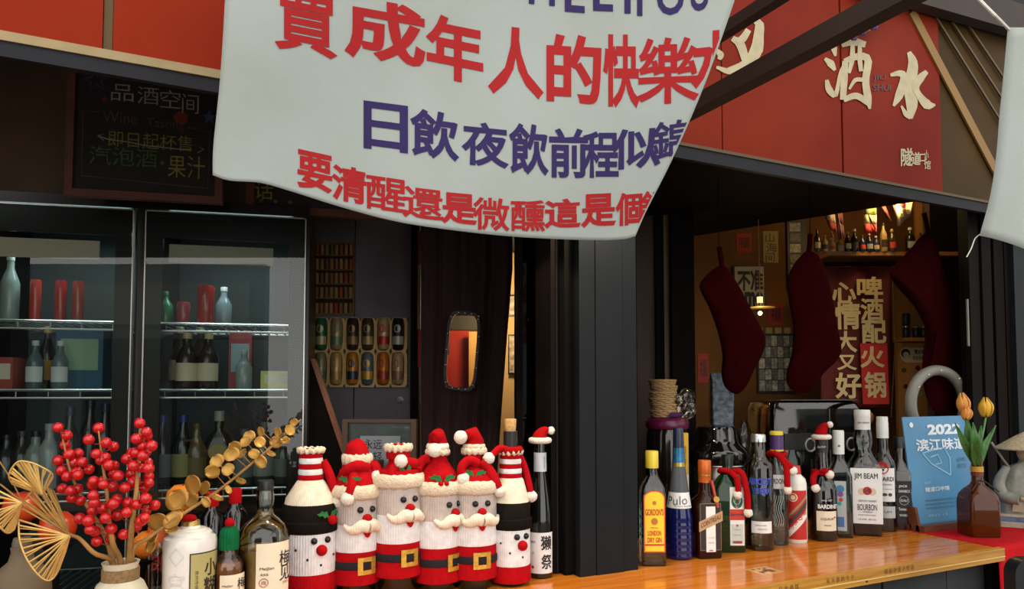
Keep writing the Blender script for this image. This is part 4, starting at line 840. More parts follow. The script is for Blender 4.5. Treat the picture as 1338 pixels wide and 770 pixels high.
def moustache_cover(px, by, y_bot, y_belt, y_face, y_band, y_sh, y_top, rz_, label_, bl_, style):
    p = atZ(px, by, CT); s = depth(p) / F; zz = lambda y: (by - y) * s; rz = face_cam(p, rz_); r = 29 * s * 1.05
    cover_bottle(bl_, p, rz, zz(y_top) - .012, r - .008)
    o = T('knitted_bottle_cover', label_, 'bottle cover', p, rz, G_M)
    zb_, zs, zf, zbd, zsh, zt = zz(y_bot), zz(y_belt), zz(y_face), zz(y_band), zz(y_sh), zz(y_top)
    zm = (zb_ + zs) / 2
    MB().lathe([(r + .003, zb_), (r + .004, zb_ + .004), (r + .001, zb_ + .02), (r, zs)], 48, False, False).build('red_skirt', KRED, o, smooth=60)
    MB().lathe([(r + .0022, zm - .003), (r + .003, zm - .001), (r + .0028, zm + .012), (r + .002, zm + .014)], 48, False, False).build('belt', BELT, o, smooth=60)
    mb = MB(); bz = zm + .005
    for a0, a1, b0, b1 in ((-.019, -.009, -.018, .018), (.009, .019, -.018, .018), (-.009, .009, -.018, -.009), (-.009, .009, .009, .018)):
        mb.prism(rect(a0, a1, b0, b1), .002, lambda u, v, w: on(r, .02 + u / r, bz + v, .003 + w))
    mb.build('belt_buckle', mat('gold_buckle', 'c49a3c', .35, metal=.55, var=.25, vscale=150), o, smooth=0)
    zmid = zs + (zbd - zs) * .48
    MB().lathe([(r, zs - .002), (r + .0012, zs + .01), (r + .001, zmid)], 48, False, False).build('white_beard_knit', KWHITE, o, smooth=60)
    MB().lathe([(r + .001, zmid), (r, zbd + .008)], 48, False, False).build('face_knit', KGREY, o, smooth=60)
    ring(zbd + .008, r + .001, .0085, FLUFF, 'fluffy_band', o, hz=.0155, jit=.1)
    MB().lathe([(r - .001, zbd + .012), (r - .004, zbd + .03), (.03, zsh - .006), (.022, zsh + .006), (.0195, zsh + .02), (.0195, zt - .02 if zt - .02 > zsh + .02 else zsh + .03)], 40, False, False).build('red_hood', KRED, o, smooth=60)
    face(o, r, zf, zf - .019)
    for sg in (-1, 1):
        q = [on(r, sg * u / r, zf - .034 + v, .007 - abs(u) * .05) for u, v in ((0, 0), (.012, .001), (.024, -.006), (.036, -.006), (.047, .004))]
        MB().tube(spline(q, 12), lambda t: .0135 * (1 - .8 * t ** 1.6) + .001, 10).build('moustache', KCREAM, o, smooth=80)
    MB().prism([(-.008, .004), (.008, .004), (.004, -.005), (0, -.008), (-.004, -.005)], .003, lambda u, v, w: on(r, u / r, zf - .051 + v, .004 + w)).build('mouth', REDFELT, o, smooth=0)
    return o, r, zz, zt, zsh, zbd, s
E1 = 'wine bottle inside the cover with '
# first (from the left): tilted floppy hat
o, r, zz, zt, zsh, zbd, s = moustache_cover(465, 775, 758, 716, 663, 646, 606, 590, .42, 'knitted moustache cover with floppy red hat, beside the large black-hatted white figure', E1 + 'the floppy red hat', 0)
ring(zz(601), .027, .006, FLUFF, 'hat_band', o, hz=.012, wav=.003, jit=.1); MB().tube([(0, 0, zz(606)), (0, 0, zz(594)), (-.004, 0, zz(583)), (-.008, 0, zz(577))], lambda t: .027 * (1 - .5 * t ** 2.5), 18).build('hat_cone', KRED, o, smooth=80)
arm(o, [(.02, -.012, zz(612)), (.03, -.02, zz(610)), (.034, -.03, zz(617)), (.03, -.038, zz(623))], .013, .0135); arm(o, [(-.015, -.02, zz(614)), (-.024, -.034, zz(625)), (-.032, -.042, zz(636)), (-.04, -.042, zz(648))], .0115, .0145); arm(o, [(.01, -.024, zz(612)), (-.012, -.03, zz(608)), (-.028, -.02, zz(612)), (-.034, -.006, zz(618))], .013, .004); holly(o, .046, -.75, zz(630))
# second: open frilled top
o, r, zz, zt, zsh, zbd, s = moustache_cover(519, 773, 749, 705, 650, 632, 610, 588, .5, 'knitted moustache cover with an open frilled cream top showing red inside', E1 + 'the open frilled top', 0)
ring(zz(586), .026, .0045, FLUFF, 'frill', o, hz=.008, wav=.004, jit=.1); MB().lathe([(.026, zz(600)), (.027, zz(590)), (.024, zz(583)), (.02, zz(588))], 32, False, True).build('collar', KRED, o, smooth=60); MB().lathe([(.017, zz(590)), (.018, zz(583)), (.012, zz(581))], 24).build('red_cap', HOLLYR, o, smooth=60)
arm(o, [(.0, -.02, zz(606)), (.02, -.026, zz(606)), (.036, -.02, zz(611)), (.03, -.03, zz(617))], .0135, .004); MB().ball((-.012, -.034, zz(602)), .0145, 14, 9, jit=.06).build('pompom', WOOL, o, smooth=80); holly(o, .032, -.05, zz(616)); arm(o, [(-.01, -.024, zz(606)), (-.026, -.026, zz(614)), (-.032, -.03, zz(622))], .012, .004)
# third: hat with band and pompom on the left
o, r, zz, zt, zsh, zbd, s = moustache_cover(571, 768, 756, 711, 657, 641, 606, 588, .78, 'knitted moustache cover turned right, holly on its red hood, white pompom on left of hat', E1 + 'holly on a red hood', 0)
ring(zz(592), .023, .005, FLUFF, 'frill', o, hz=.007, wav=.003, jit=.1); ring(zz(585), .02, .006, WOOL, 'hat_band', o, hz=.009, jit=.06); MB().tube([(0, 0, zz(590)), (0, 0, zz(578)), (-.004, -.002, zz(570)), (-.02, -.006, zz(572))], lambda t: .023 * (1 - .5 * t ** 2), 18).build('hat_cone', HOLLYR, o, smooth=80)
MB().ball((-.028, -.018, zz(588)), .0155, 14, 9, jit=.06).build('pompom', WOOL, o, smooth=80); holly(o, .050, -.55, zz(629), 1.15); arm(o, [(-.022, .002, zz(600)), (-.034, .012, zz(602)), (-.046, .016, zz(615)), (-.052, .012, zz(632))], .0115, .004)
# fourth: hat, crossed arms
o, r, zz, zt, zsh, zbd, s = moustache_cover(619, 765, 751, 708, 655, 640, 606, 588, .33, 'knitted moustache cover with both long arms hanging, pompom on top left of hat', E1 + 'both arms hanging', 0)
ring(zz(590), .024, .005, FLUFF, 'frill', o, hz=.008, wav=.003, jit=.1); MB().tube([(0, 0, zz(592)), (0, 0, zz(578)), (-.006, -.002, zz(568)), (-.022, -.004, zz(570))], lambda t: .024 * (1 - .5 * t ** 2), 18).build('hat_cone', HOLLYR, o, smooth=80); ring(zz(584), .021, .005, FLUFF, 'hat_band', o, hz=.006, jit=.08)
MB().ball((-.034, -.006, zz(572)), .0155, 14, 9, jit=.06).build('pompom', WOOL, o, smooth=80); arm(o, [(0, -.024, zz(606)), (-.02, -.026, zz(601)), (-.038, -.026, zz(610)), (-.036, -.032, zz(624))], .0115, .0145); arm(o, [(.006, -.026, zz(604)), (.022, -.032, zz(612)), (.036, -.042, zz(628)), (.045, -.042, zz(641))], .0125, .014); holly(o, .04, -.28, zz(622), 1.0, False)
def snow_cover(px, by, y_bot, y_red, y_hat0, y_hat1, y_sh, y_neck, y_top, hw, rz_, label_, bl_, tall):
    p = atZ(px, by, CT); s = depth(p) / F; zz = lambda y: (by - y) * s; rz = face_cam(p, rz_); r = hw * s * 1.02
    b = cover_bottle(bl_, p, rz, zz(y_top) + tall, r - .008, hs=zz(y_neck))
    o = T('knitted_bottle_cover', label_, 'bottle cover', p, rz, G_S)
    MB().lathe([(r + .002, zz(y_bot)), (r + .003, zz(y_bot) + .004), (r + .001, zz(y_red))], 48, False, False).build('red_base', KRED, o, smooth=60)
    MB().lathe([(r, zz(y_red) - .002), (r + .001, zz(y_red) + .006), (r, zz(y_hat0) + .006)], 48, False, False).build('white_body', KWHITE, o, smooth=60)
    zm = zz(y_hat0) + (zz(y_hat1) - zz(y_hat0)) * .42
    MB().lathe([(r + .001, zz(y_hat0)), (r + .005, zz(y_hat0) + .003), (r + .005, zm - .002), (r + .001, zm)], 48, False, False).build('hat_brim', KBLACK, o, smooth=60)
    MB().lathe([(r + .001, zm - .001), (r + .0015, zz(y_hat1) - .002), (r - .002, zz(y_hat1) + .001)], 48, False, False).build('hat_crown', KBLACK, o, smooth=60)
    MB().lathe([(r - .001, zz(y_hat1) - .002), (r - .004, zz(y_hat1) + .012), (.03, zz(y_sh) - .004), (.025, zz(y_sh) + .002)], 48, False, False).build('cream_shoulder', KCREAM, o, smooth=60)
    n = 5; z0, z1 = zz(y_sh), zz(y_neck)
    for i in range(n):
        a, b_ = z0 + (z1 - z0) * i / n, z0 + (z1 - z0) * (i + 1) / n; MB().lathe([(.0262 - .0006 * i, a), (.027 - .0006 * i, (a + b_) / 2), (.0256 - .0006 * i, b_)], 40, False, False).build('collar_stripe', KRED if i % 2 == 0 else KWHITE, o, smooth=60)
    ring(zz(y_neck) + .004, .0245, .004, FLUFF, 'frill', o, hz=.006, wav=.004, jit=.1); MB().lathe([(.021, zz(y_neck) - .01), (.022, zz(y_neck) + .006), (.012, zz(y_neck) + .008)], 32, False, False).build('red_inside', HOLLYR, o, smooth=60)
    return o, r, zz, b
o, r, zz, b = snow_cover(404, 781, 768, 745, 694, 658, 628, 592, 590, 33, .42, 'largest knitted cover, a hatted white snow figure at the left end of the row', E1 + 'the black hat at the left end of the row', -.006)
face(o, r, zz(702), zz(714), nose=.0115)
for a, y in ((-.95, 713), (-.5, 725), (.0, 733), (.62, 723)): MB().ball(on(r, a, zz(y), .0005), .0028, 8, 6).build('button', EYEB, o, smooth=80)
arm(o, [(.02, -.012, zz(604)), (.032, -.02, zz(620)), (.04, -.03, zz(640)), (.046, -.036, zz(657))], .0105, .0145); holly(o, r, .3, zz(676), 1.1, False); MB().ball(on(r, .38, zz(677), .008), .0105, 12, 8).build('red_pompom', REDFELT, o, smooth=80)
o, r, zz, b = snow_cover(667, 762, 757, 736, 690, 656, 625, 594, 594, 25, .6, 'slim knitted cover, a hatted white snow figure below a corked bottle neck, right end', E1 + 'the cork showing', 30 * .0017)
face(o, r, zz(698), zz(709), nose=.0115)
for a, y in ((-1.1, 706), (-.62, 718), (.05, 724)): MB().ball(on(r, a, zz(y), .0005), .0026, 8, 6).build('button', EYEB, o, smooth=80)
arm(o, [(.02, -.006, zz(596)), (.03, -.014, zz(612)), (.036, -.022, zz(632)), (.041, -.026, zz(650))], .0085, .0135); arm(o, [(-.016, -.006, zz(588)), (-.034, -.006, zz(586)), (-.048, -.004, zz(592)), (-.062, -.004, zz(598))], .0085, .0135)
ring(zz(589), .0225, .007, HOLLYR, 'neck_roll', o, hz=.009)
zt = zz(594) + .051; MB().lathe([(.0165, zt - .035), (.0165, zt + .001)], 24).build('foil', mat('black_foil', '191614', .4), b, smooth=45); MB().lathe([(.0115, zt), (.0125, zt + .006), (.0138, zt + .026), (.013, zt + .029)], 20).build('cork', mat('cork', 'c39a62', .8, var=.25, vscale=160, bump=.4), b, smooth=45)
# sake bottle
o, s, zz = clear_round('sake_bottle', 'dark sake bottle with white brush-lettered label and little red hat, beside the grey post', 706, 753, [(753, 31), (750, 33), (684, 33), (668, 32), (648, 27.5), (632, 22), (618, 17.5), (610, 15.5), (578, 15)], None, glass=DARKG)
o.rotation_euler.z += .3; f = cyl(16.5 * s)
label(o, f, (-.038, .026, zz(746), zz(694)), PAPERW, [('17171a', '獭', .006, zz(707), .028, .034, .02), ('17171a', '祭', .007, zz(731), .028, .034, .02), ('4a4a8a', '純米', -.026, zz(706), .012, .006), ('a83a3a', '●', -.027, zz(738), .007, .007), ('8a8a94', '大', -.026, zz(720), .007, .007)], nu=14)
f2 = cyl(8.6 * s); MB().lathe([(8.6 * s, zz(618)), (8.3 * s, zz(592))], 28, False, False).build('neck_label', mat('pale_blue_label', 'b9bdc6', .6), o, smooth=45); mb = MB(); mb.text(lambda u, v: f2(u, v, .0006), '純米大吟醸', .006, zz(605), .028, .005, .004, 0, 0, R(90)); mb.build('neck_lettering', ink('6a6f88'), o, smooth=0, fix=False)
hat('tiny red hat on the dark sake bottle, its pompom to the upper right', o.location.copy(), o.rotation_euler.z, zz(578), .021, .026, (.026, -.004, .026))

# ------------------------------------------------------------------ left end of the counter
VAP = Vector((-.02, 1.44, CT)); VAP = atY(158, 735, 1.40); VAP.z = CT; vs = depth(VAP) / F; vz = zat(735, depth(VAP)) - CT
CERA = mat('cream_ceramic', 'c9bfa4', .5, var=.2, vscale=22, bump=.2); o = T('flower_vase', 'squat cream ceramic vase with twine round its neck holding the berry branches', 'vase', VAP)
MB().lathe([(.035, 0), (.05, .01), (.058, .04), (.054, .07), (.036, vz - .036), (.027, vz - .028), (.027, vz - .006), (.0295, vz), (.025, vz), (.023, vz - .03), (.03, .05)], 36, True, True).build('vase_body', CERA, o, smooth=50)
mb = MB()
for i in range(9): mb.tube([(.0282 * math.cos(a), .0282 * math.sin(a), vz - .03 + i * .0024) for a in [2 * math.pi * k / 24 for k in range(25)]], .0013, 5)
mb.build('twine', mat('jute_twine', '8a6f4a', .9, var=.3, vscale=200), o, smooth=80)
BERRY = mat('red_berry', 'b80d12', .25, var=.12, vscale=30, coat=.3); STEM = mat('tan_twig', '9a713c', .8, var=.25, vscale=40, bump=.3); STEM2 = mat('red_twig', '7c2a1c', .7)
vm = VAP + Vector((0, 0, vz))
clusters = [([(216, 168), (248, 197), (242, 232), (291, 265), (217, 291), (258, 268), (307, 297), (270, 300), (286, 335), (228, 328), (249, 350), (332, 324), (231, 396), (262, 403), (290, 396), (267, 430), (300, 440), (297, 507), (290, 345)], [(440, 672), (400, 590), (350, 500), (300, 420), (262, 330), (228, 185)], 1.40),
  ([(367, 170), (330, 213), (394, 226), (422, 239), (358, 266), (390, 280), (405, 308), (421, 340), (440, 347), (348, 367), (383, 367), (418, 387), (347, 420), (350, 447), (345, 478), (382, 467), (435, 435), (422, 452), (400, 478), (393, 505), (329, 515), (335, 548), (355, 555), (414, 545), (360, 592), (411, 581), (375, 290), (425, 310), (345, 380), (385, 380)], [(436, 672), (420, 600), (405, 500), (396, 400), (382, 300), (367, 180)], 1.37),
  ([(520, 152), (545, 185), (548, 200), (507, 210), (531, 237), (565, 236), (490, 262), (472, 285), (532, 273), (551, 298), (497, 310), (523, 318), (553, 320), (486, 340), (503, 367), (554, 350), (465, 392), (537, 392), (553, 375), (542, 432), (476, 448), (471, 485), (508, 455), (545, 477), (577, 457), (438, 495), (526, 515), (507, 538), (460, 566), (540, 505), (505, 262), (545, 258), (492, 372)], [(475, 668), (490, 540), (505, 430), (512, 340), (518, 250), (520, 160)], 1.36)]
bmesh_ = None
for ci, (bs, stem, Y) in enumerate(clusters):
    o = T('berry_branch', ('left', 'middle', 'right')[ci] + ' branch of shiny red berries in the cream vase', 'branch', vm, 0, 'red berry branches in the vase')
    c4 = lambda x, y, Y_=Y: atY(x / 2.85, 500 + y / 2.85, Y_) - vm
    sp = spline([Vector((.004 * (ci - 1) * 2, 0, -.07))] + [Vector((.006 * (ci - 1) * 2, 0, -.004))] + [c4(x, y) for x, y in stem[1:]], 30)
    MB().tube(sp, lambda t: .0048 * (1 - t) + .0012, 8).build('stem', STEM, o, smooth=80)
    for x, y in bs:
        dy = random.uniform(-.03, .03); b = c4(x, y, Y + dy); rb = .0088 + random.uniform(-.0006, .0008)
        if bmesh_ is None:
            q = MB().ball((0, 0, 0), 1, 14, 9).build('berry', BERRY, o, smooth=80); bmesh_ = q.data
        else:
            q = bpy.data.objects.new('berry', bmesh_); COL.objects.link(q); q.parent = o
        q.location = b; q.scale = (rb, rb, rb)
        n = min(sp, key=lambda s_: (s_ - b).length + (0.02 if s_.z > b.z else 0)); md_ = (n + b) / 2 + Vector((0, 0, -.004)); MB().tube([n, md_, b], .0009, 4).build('twig', STEM2, o, smooth=80)
# gold skeleton leaves
WIRE = mat('gold_wire', 'c9a35c', .4, metal=.35, var=.15, vscale=60)
def ginkgo(o, base, tipL, tipR, top, Y, n=17, bulge=.02):
    """a pierced fan leaf: rim wire plus forked ribs from the stalk end"""
    g = lambda x, y, t=0: atY(x / 3.21, 530 + y / 3.21, Y - bulge * math.sin(math.pi * t)) - o.location
    b = Vector((*base, 0)); rim = spline([(*tipL, 0), *[(*q, 0) for q in top], (*tipR, 0)], 40); m = MB()
    m.tube([g(*base)] + [g(q.x, q.y, i / 40) for i, q in enumerate(rim)] + [g(*base)], .0016, 5)
    for i in range(1, n):
        t = i / n; q = rim[int(t * 40)]; w = .5 + .5 * math.sin(math.pi * t)
        mid = b.lerp(q, .5) + Vector((math.sin(i) * 4, math.cos(i * 2) * 3, 0))
        m.tube([g(b.x, b.y, t), g(mid.x, mid.y, t), g(q.x, q.y, t)], .0015, 4)
        if i % 2: q2 = rim[min(40, int((t + .5 / n) * 40))]; m.tube([g(mid.x, mid.y, t), g(q2.x, q2.y, t)], .0010, 4)
    m.build('pierced_leaf', WIRE, o, smooth=80)
o = T('golden_leaf_branch', 'branch of pierced golden fan leaves leaning left out of the cream vase', 'branch', vm, 0)
c8 = lambda x, y, Y=1.36: atY(x / 3.21, 530 + y / 3.21, Y) - vm
sp = spline([Vector((-.008, 0, -.07)), Vector((-.012, 0, -.002)), c8(395, 620), c8(335, 560), c8(290, 540), c8(200, 480), c8(95, 405), c8(0, 330)], 30); MB().tube(sp, lambda t: .0036 * (1 - t) + .0012, 7).build('stem', STEM, o, smooth=80)
MB().tube(spline([c8(290, 540), c8(250, 470), c8(205, 420), c8(178, 375)], 10), .0014, 5).build('stem', STEM, o, smooth=80); MB().tube(spline([c8(95, 405), c8(40, 300), c8(-6, 230)], 8), .0010, 5).build('stem', STEM, o, smooth=80)
ginkgo(o, (292, 548), (78, 480), (262, 640), [(82, 560), (110, 640), (160, 710), (205, 735), (240, 700)], 1.34, 16); ginkgo(o, (175, 372), (52, 330), (205, 330), [(38, 290), (70, 240), (110, 236), (160, 252), (220, 290)], 1.36, 15); ginkgo(o, (92, 410), (-60, 330), (60, 520), [(-50, 460), (-10, 500), (30, 535)], 1.33, 13); ginkgo(o, (292, 545), (90, 430), (225, 360), [(110, 390), (150, 350), (190, 345)], 1.40, 9)
# gold eucalyptus
LEAFG = mat('antique_gold_leaf', 'b0843a', .4, metal=.4, var=.25, vscale=18)
o = T('golden_eucalyptus', 'branch of round antique-gold leaves rising right out of the cream vase', 'branch', vm, 0)
c5 = lambda x, y, Y=1.38: atY(180 + x / 3.21, 530 + y / 3.21, Y) - vm
pts = [(-10, 590), (40, 560), (110, 510), (190, 455), (290, 390), (360, 340), (440, 275), (500, 225), (560, 175), (600, 130), (650, 90), (685, 58)]
sp = spline([Vector((.012, 0, -.07)), Vector((.016, 0, -.002))] + [c5(*q) for q in pts], 44); MB().tube(sp, lambda t: .003 * (1 - t) + .0012, 7).build('stem', STEM, o, smooth=80)
LM = None
LEAVES = [(88, 485, 40, 44, 2.2, .0), (170, 395, 42, 52, 2.2, .2), (240, 330, 42, 52, 2.0, 0), (75, 560, 26, 30, .6, .3), (150, 480, 34, 44, -.6, .2), (140, 520, 30, 20, 0, .6), (225, 400, 30, 34, -.5, .4), (285, 345, 26, 34, -.9, .2), (315, 275, 32, 30, .3, 0), (335, 235, 28, 32, 2.4, .1), (380, 270, 26, 28, -.5, .4), (395, 205, 28, 34, 2.1, 0), (410, 175, 28, 30, 2.4, .3), (440, 205, 22, 28, .4, .5), (470, 130, 24, 26, 2.2, .1), (455, 155, 28, 24, .2, .5), (510, 155, 24, 28, -.7, .3), (520, 110, 22, 22, 1.9, .2), (490, 205, 26, 22, -.4, .6), (585, 155, 32, 26, -.2, .3), (590, 110, 20, 20, 1.8, .3), (520, 235, 32, 26, -.7, .4), (555, 205, 22, 20, -.4, .6), (635, 105, 24, 24, -.9, .2), (620, 148, 22, 18, -.4, .5), (655, 70, 16, 18, 2.2, .3), (290, 405, 26, 20, -.7, .6), (330, 390, 32, 14, -.4, .7), (380, 355, 22, 12, -.9, .7), (435, 318, 26, 12, -.3, .7), (60, 590, 30, 26, 1.2, .4)]
for x, y, w_, h_, an, tilt in LEAVES:
    if LM is None:
        m = MB(); rings = []; N_ = 9
        for i in range(N_):
            u = -1 + 2 * i / (N_ - 1); ww = math.sqrt(max(.002, 1 - abs(u) ** 2.2)); rings.append([(u, ww * v, .22 * v * v + .12 * u * u) for v in (-1, -.6, 0, .6, 1)])
        m.rings(rings, False, False, closed=False); q = m.build('leaf', LEAFG, o, smooth=80); LM = q.data
        k_ = q.modifiers.new('thickness', 'SOLIDIFY'); k_.thickness = .05
    else:
        q = bpy.data.objects.new('leaf', LM); COL.objects.link(q); q.parent = o; k_ = q.modifiers.new('thickness', 'SOLIDIFY'); k_.thickness = .05
    dy = random.uniform(-.02, .015); q.location = c5(x, y, 1.38 + dy); s_ = depth(q.location + vm) / F / 3.21
    q.scale = (w_ * s_, h_ * s_, w_ * s_)
    # the leaf lies in a plane facing the street, turned by an about the line of sight and tipped by tilt
    q.rotation_euler = (Matrix.Rotation(-PHI + random.uniform(-.5, .5), 3, 'Z') @ Matrix.Rotation(an, 3, 'Y').inverted() @ Matrix.Rotation(R(90) - tilt + random.uniform(-.45, .45), 3, 'X')).to_euler()
    n = min(sp, key=lambda s__: (s__ - q.location).length); MB().tube([n, (n + q.location) / 2, q.location], .0008, 4).build('leaf_stalk', STEM, o, smooth=80)
MB().tube(spline([c5(500, 225), c5(530, 200), c5(556, 172)], 6), .0014, 5).build('stem', STEM, o, smooth=80)
# fruit standing about
def fruit(name, lab, px, py, D, r, m, cat='fruit'):
    p = atD(px, py, D); o = T(name, lab, cat, p, 0); MB().lathe([(.001, -r * .95), (r * .5, -r * .88), (r * .9, -r * .45), (r, 0), (r * .9, r * .5), (r * .5, r * .88), (r * .15, r * .86), (.001, r * .8)], 28).build('flesh', m, o, smooth=80); MB().tube([(0, 0, r * .8), (.002, 0, r * .95)], .0015, 5).build('stalk', STEM2, o, smooth=80); return o
ORANGE = mat('orange_peel', 'd2751c', .45, var=.15, vscale=60, bump=.3, bscale=200); RAPPLE = mat('red_apple_skin', 'a81812', .3, var=.3, vscale=9, color2='bb4216')
# clear liquor bottle with red characters behind
o, s, zz = clear_round('liquor_bottle', 'clear liquor bottle with a red brush character, just left of the white porcelain one', 205, 800, [(800, 30), (797, 34), (716, 34), (712, 30), (708, 26)], 770, glass=CLEAR); 
round_bottle(o, px_prof(800, s, [(712, 26), (690, 26), (688, 24)]), mat('orange_red_cap', 'c4551e', .4), name='cap'); f = cyl(17 * s); mb = MB(); mb.text(lambda u, v: f(u, v, .0008), '郎', .002, zz(733), .03, .036, .015); mb.build('printed_lettering', ink('7a2318'), o, smooth=0, fix=False)
# white porcelain liquor bottle
p = atY(248, 740, 1.43); p.z = CT; s = depth(p) / F; by = 510 + (HE - CT) * F / depth(p); o, s = stand('porcelain_bottle', 'white porcelain liquor bottle with gold cap and olive-gold label, below the gold leaves', 'bottle', 0, 0, .25, p=p); zz = lambda y: (by - y) * s
PORC = mat('white_porcelain', 'dcd8d0', .25, coat=.3)
MB().lathe([(.032 * 1.2, 0), (.034 * 1.25, .004), (32 * s, .02), (33 * s, zz(716)), (33 * s, zz(706)), (31.5 * s, zz(702)), (28 * s, zz(700)), (27 * s, zz(699)), (26.5 * s, zz(696)), (24 * s, zz(693.5)), (20 * s, zz(692.5)), (19 * s, zz(691)), (12.5 * s, zz(690)), (11 * s, zz(686))], 40).build('glass_body', PORC, o, smooth=32); MB().lathe([(11.5 * s, zz(693)), (11.5 * s, zz(682)), (10.5 * s, zz(681))], 28).build('gold_cap', mat('gold_cap', 'a8904e', .3, metal=.7), o, smooth=45); MB().ball((-.004, -.003, zz(678)), .0125, 14, 8, (1.1, 1, .6)).build('red_seal', HOLLYR, o, smooth=80)
f = cyl(33 * s); L_ = label(o, f, (-.012, .05, zz(800), zz(718)), ink('a39a62'), [('2a1c12', '小', .026, zz(738), .026, .03, .02), ('2a1c12', '糊', .026, zz(762), .028, .032, .02), ('2a1c12', '涂', .026, zz(785), .028, .032, .02), ('4a3a1c', '贵州传统佳酿', .0, zz(758), .05, .006, 0, 0, R(-90))], border=('332416', .0022), nu=14)
mb = MB(); mb.text(lambda u, v: f(u, v, .0006), '富', -.035, zz(757), .03, .04, .01); mb.text(lambda u, v: f(u, v, .0006), '◇', -.035, zz(722), .03, .034); mb.build('embossed_character', mat('porcelain_relief', 'cbc8c4', .3), o, smooth=0, fix=False)
# small plum wine with knitted hat
def plum(name, lab, px, Y, rows, fill, liqm, extra):
    p = atY(px, 740, Y); p.z = CT; by = 510 + (HE - CT) * F / depth(p); o, s = stand(name, lab, 'bottle', 0, 0, extra, p=p); zz = lambda y: (by - y) * s
    pr = [(w / 2 * s, max(0, zz(y))) for y, w in [(by, rows[0][1] - 3), (by - 3, rows[0][1])] + rows]; round_bottle(o, pr, CLEAR); round_bottle(o, shrink(pr, .003, zz(fill)), liqm, name='liquid'); return o, s, zz
PLUM = mat('plum_wine', 'd8a252', .1, trans=.35, ior=1.2); PEACH = mat('rose_plum_wine', 'c4682c', .1, trans=.25, ior=1.33)
def plum_print(o, s, zz, hw, y0, y1, a0, sc, big):
    f = cyl(hw * s); m_ = [('1c1814', '梅', big[0], zz(big[1]), .024 * sc, .025 * sc, .008), ('1c1814', '见', big[2], zz(big[3]), .022 * sc, .025 * sc, .008), ('3a332c', 'MeiJian', a0 + .017 * sc, zz(big[4]), .022 * sc, .006 * sc), ('6a5a4e', '青梅酒', a0 + .013 * sc, zz(big[4] + 7), .012 * sc, .004 * sc)]
    return f, label(o, f, (a0, a0 + big[5], zz(y1), zz(y0)), CREAM, m_, nu=16)
o, s, zz = plum('plum_wine_bottle', 'small plum wine bottle with amber drink and a green knitted hat', 299, 1.42, [(742, 38), (737, 37), (730, 30), (724, 20), (720, 18), (690, 17)], 734, PEACH, .25)
f, L_ = plum_print(o, s, zz, 19.3, 748, 800, -.022, .8, (.018, 760, .018, 779, 762, .052))
kh = T('knitted_hat', 'green knitted hat with red pompom on the small plum wine bottle', 'hat', o.location.copy(), o.rotation_euler.z); MB().lathe([(.0175, zz(718)), (.0178, zz(705)), (.0165, zz(695)), (.012, zz(690)), (.004, zz(688))], 32, False, True).build('hat_body', knit_mat('green_knit', '14633a', 18, .9), kh, smooth=60); MB().ball((0, 0, zz(684)), .0088, 14, 9, jit=.05).build('pompom', REDFELT, kh, smooth=80)
o, s, zz = plum('plum_wine_bottle', 'large plum wine bottle with black stopper, tall cream label and pale drink', 345, 1.45, [(702, 64), (694, 62), (686, 52), (678, 34), (673, 22), (664, 20), (654, 23), (646, 22), (640, 19)], 715, PLUM, .12)
f, L_ = plum_print(o, s, zz, 32.3, 705, 800, -.02, 1.15, (.036, 726, .036, 745, 737, .07)); mb = MB(); mb.add([f(u, v, .0012) for u, v in disc(-.006, zz(754), .0085)], [tuple(range(20))]); mb.build('round_seal', ink('a86a5a'), L_, smooth=0, fix=False); mb = MB(); mb.add([f(u, v, .0016) for u, v in disc(-.006, zz(754), .0066)], [tuple(range(20))]); mb.build('seal_centre', CREAM, L_, smooth=0, fix=False); mb = MB(); mb.text(lambda u, v: f(u, v, .002), '梅', -.006, zz(754), .009, .009); mb.text(lambda u, v: f(u, v, .002), '750ml 12%vol', .002, zz(766), .028, .0035); mb.text(lambda u, v: f(u, v, .002), '青梅酒', .037, zz(757), .014, .005); mb.build('printed_lettering', ink('8a4a3e'), L_, smooth=0, fix=False)
round_bottle(o, [(.0155, zz(641)), (.0155, zz(630)), (.0145, zz(628.5))], BLACK, name='stopper'); round_bottle(o, [(.011, zz(660)), (.0105, zz(641))], mat('stopper_plug', '8f8b84', .4), name='stopper_plug')
# frosted bottle far left
p = atY(28, 740, 1.46); p.z = CT; by = 510 + (HE - CT) * F / depth(p); o, s = stand('frosted_bottle', 'brownish frosted glass bottle at the far left below the golden leaves', 'bottle', 0, 0, 0, p=p); zz = lambda y: (by - y) * s
MB().lathe([(32 * s, 0), (34 * s, .005), (35 * s, zz(770)), (33 * s, zz(754)), (26 * s, zz(744)), (15 * s, zz(734)), (12 * s, zz(722)), (13 * s, zz(716)), (11 * s, zz(715))], 36).build('glass_body', mat('frosted_brown_glass', '7d6d58', .45, trans=.35, ior=1.2), o, smooth=45); MB().lathe([(11 * s, zz(715)), (11.5 * s, zz(712)), (10 * s, zz(704))], 24).build('stopper', mat('dull_stopper', '5d5546', .5), o, smooth=45)
# dark bottles with red caps behind
for i, (px, top) in enumerate(((276, 644), (306, 640))):
    p = atY(px, 740, 1.66); p.z = CT; by = 510 + (HE - CT) * F / depth(p); o, s = stand('small_bottle', ('left', 'right')[i] + ' one of two dim red-capped bottles behind the small plum wine', 'bottle', 0, 0, 0, 'dim red-capped bottles', p=p); zz = lambda y: (by - y) * s
    round_bottle(o, [(13 * s, 0), (15 * s, .004), (15 * s, zz(top + 30)), (8 * s, zz(top + 22)), (7 * s, zz(top + 15))], DARKG); round_bottle(o, [(8 * s, zz(top + 18)), (8 * s, zz(top)), (7 * s, zz(top - 1))], HOLLYR, name='cap')
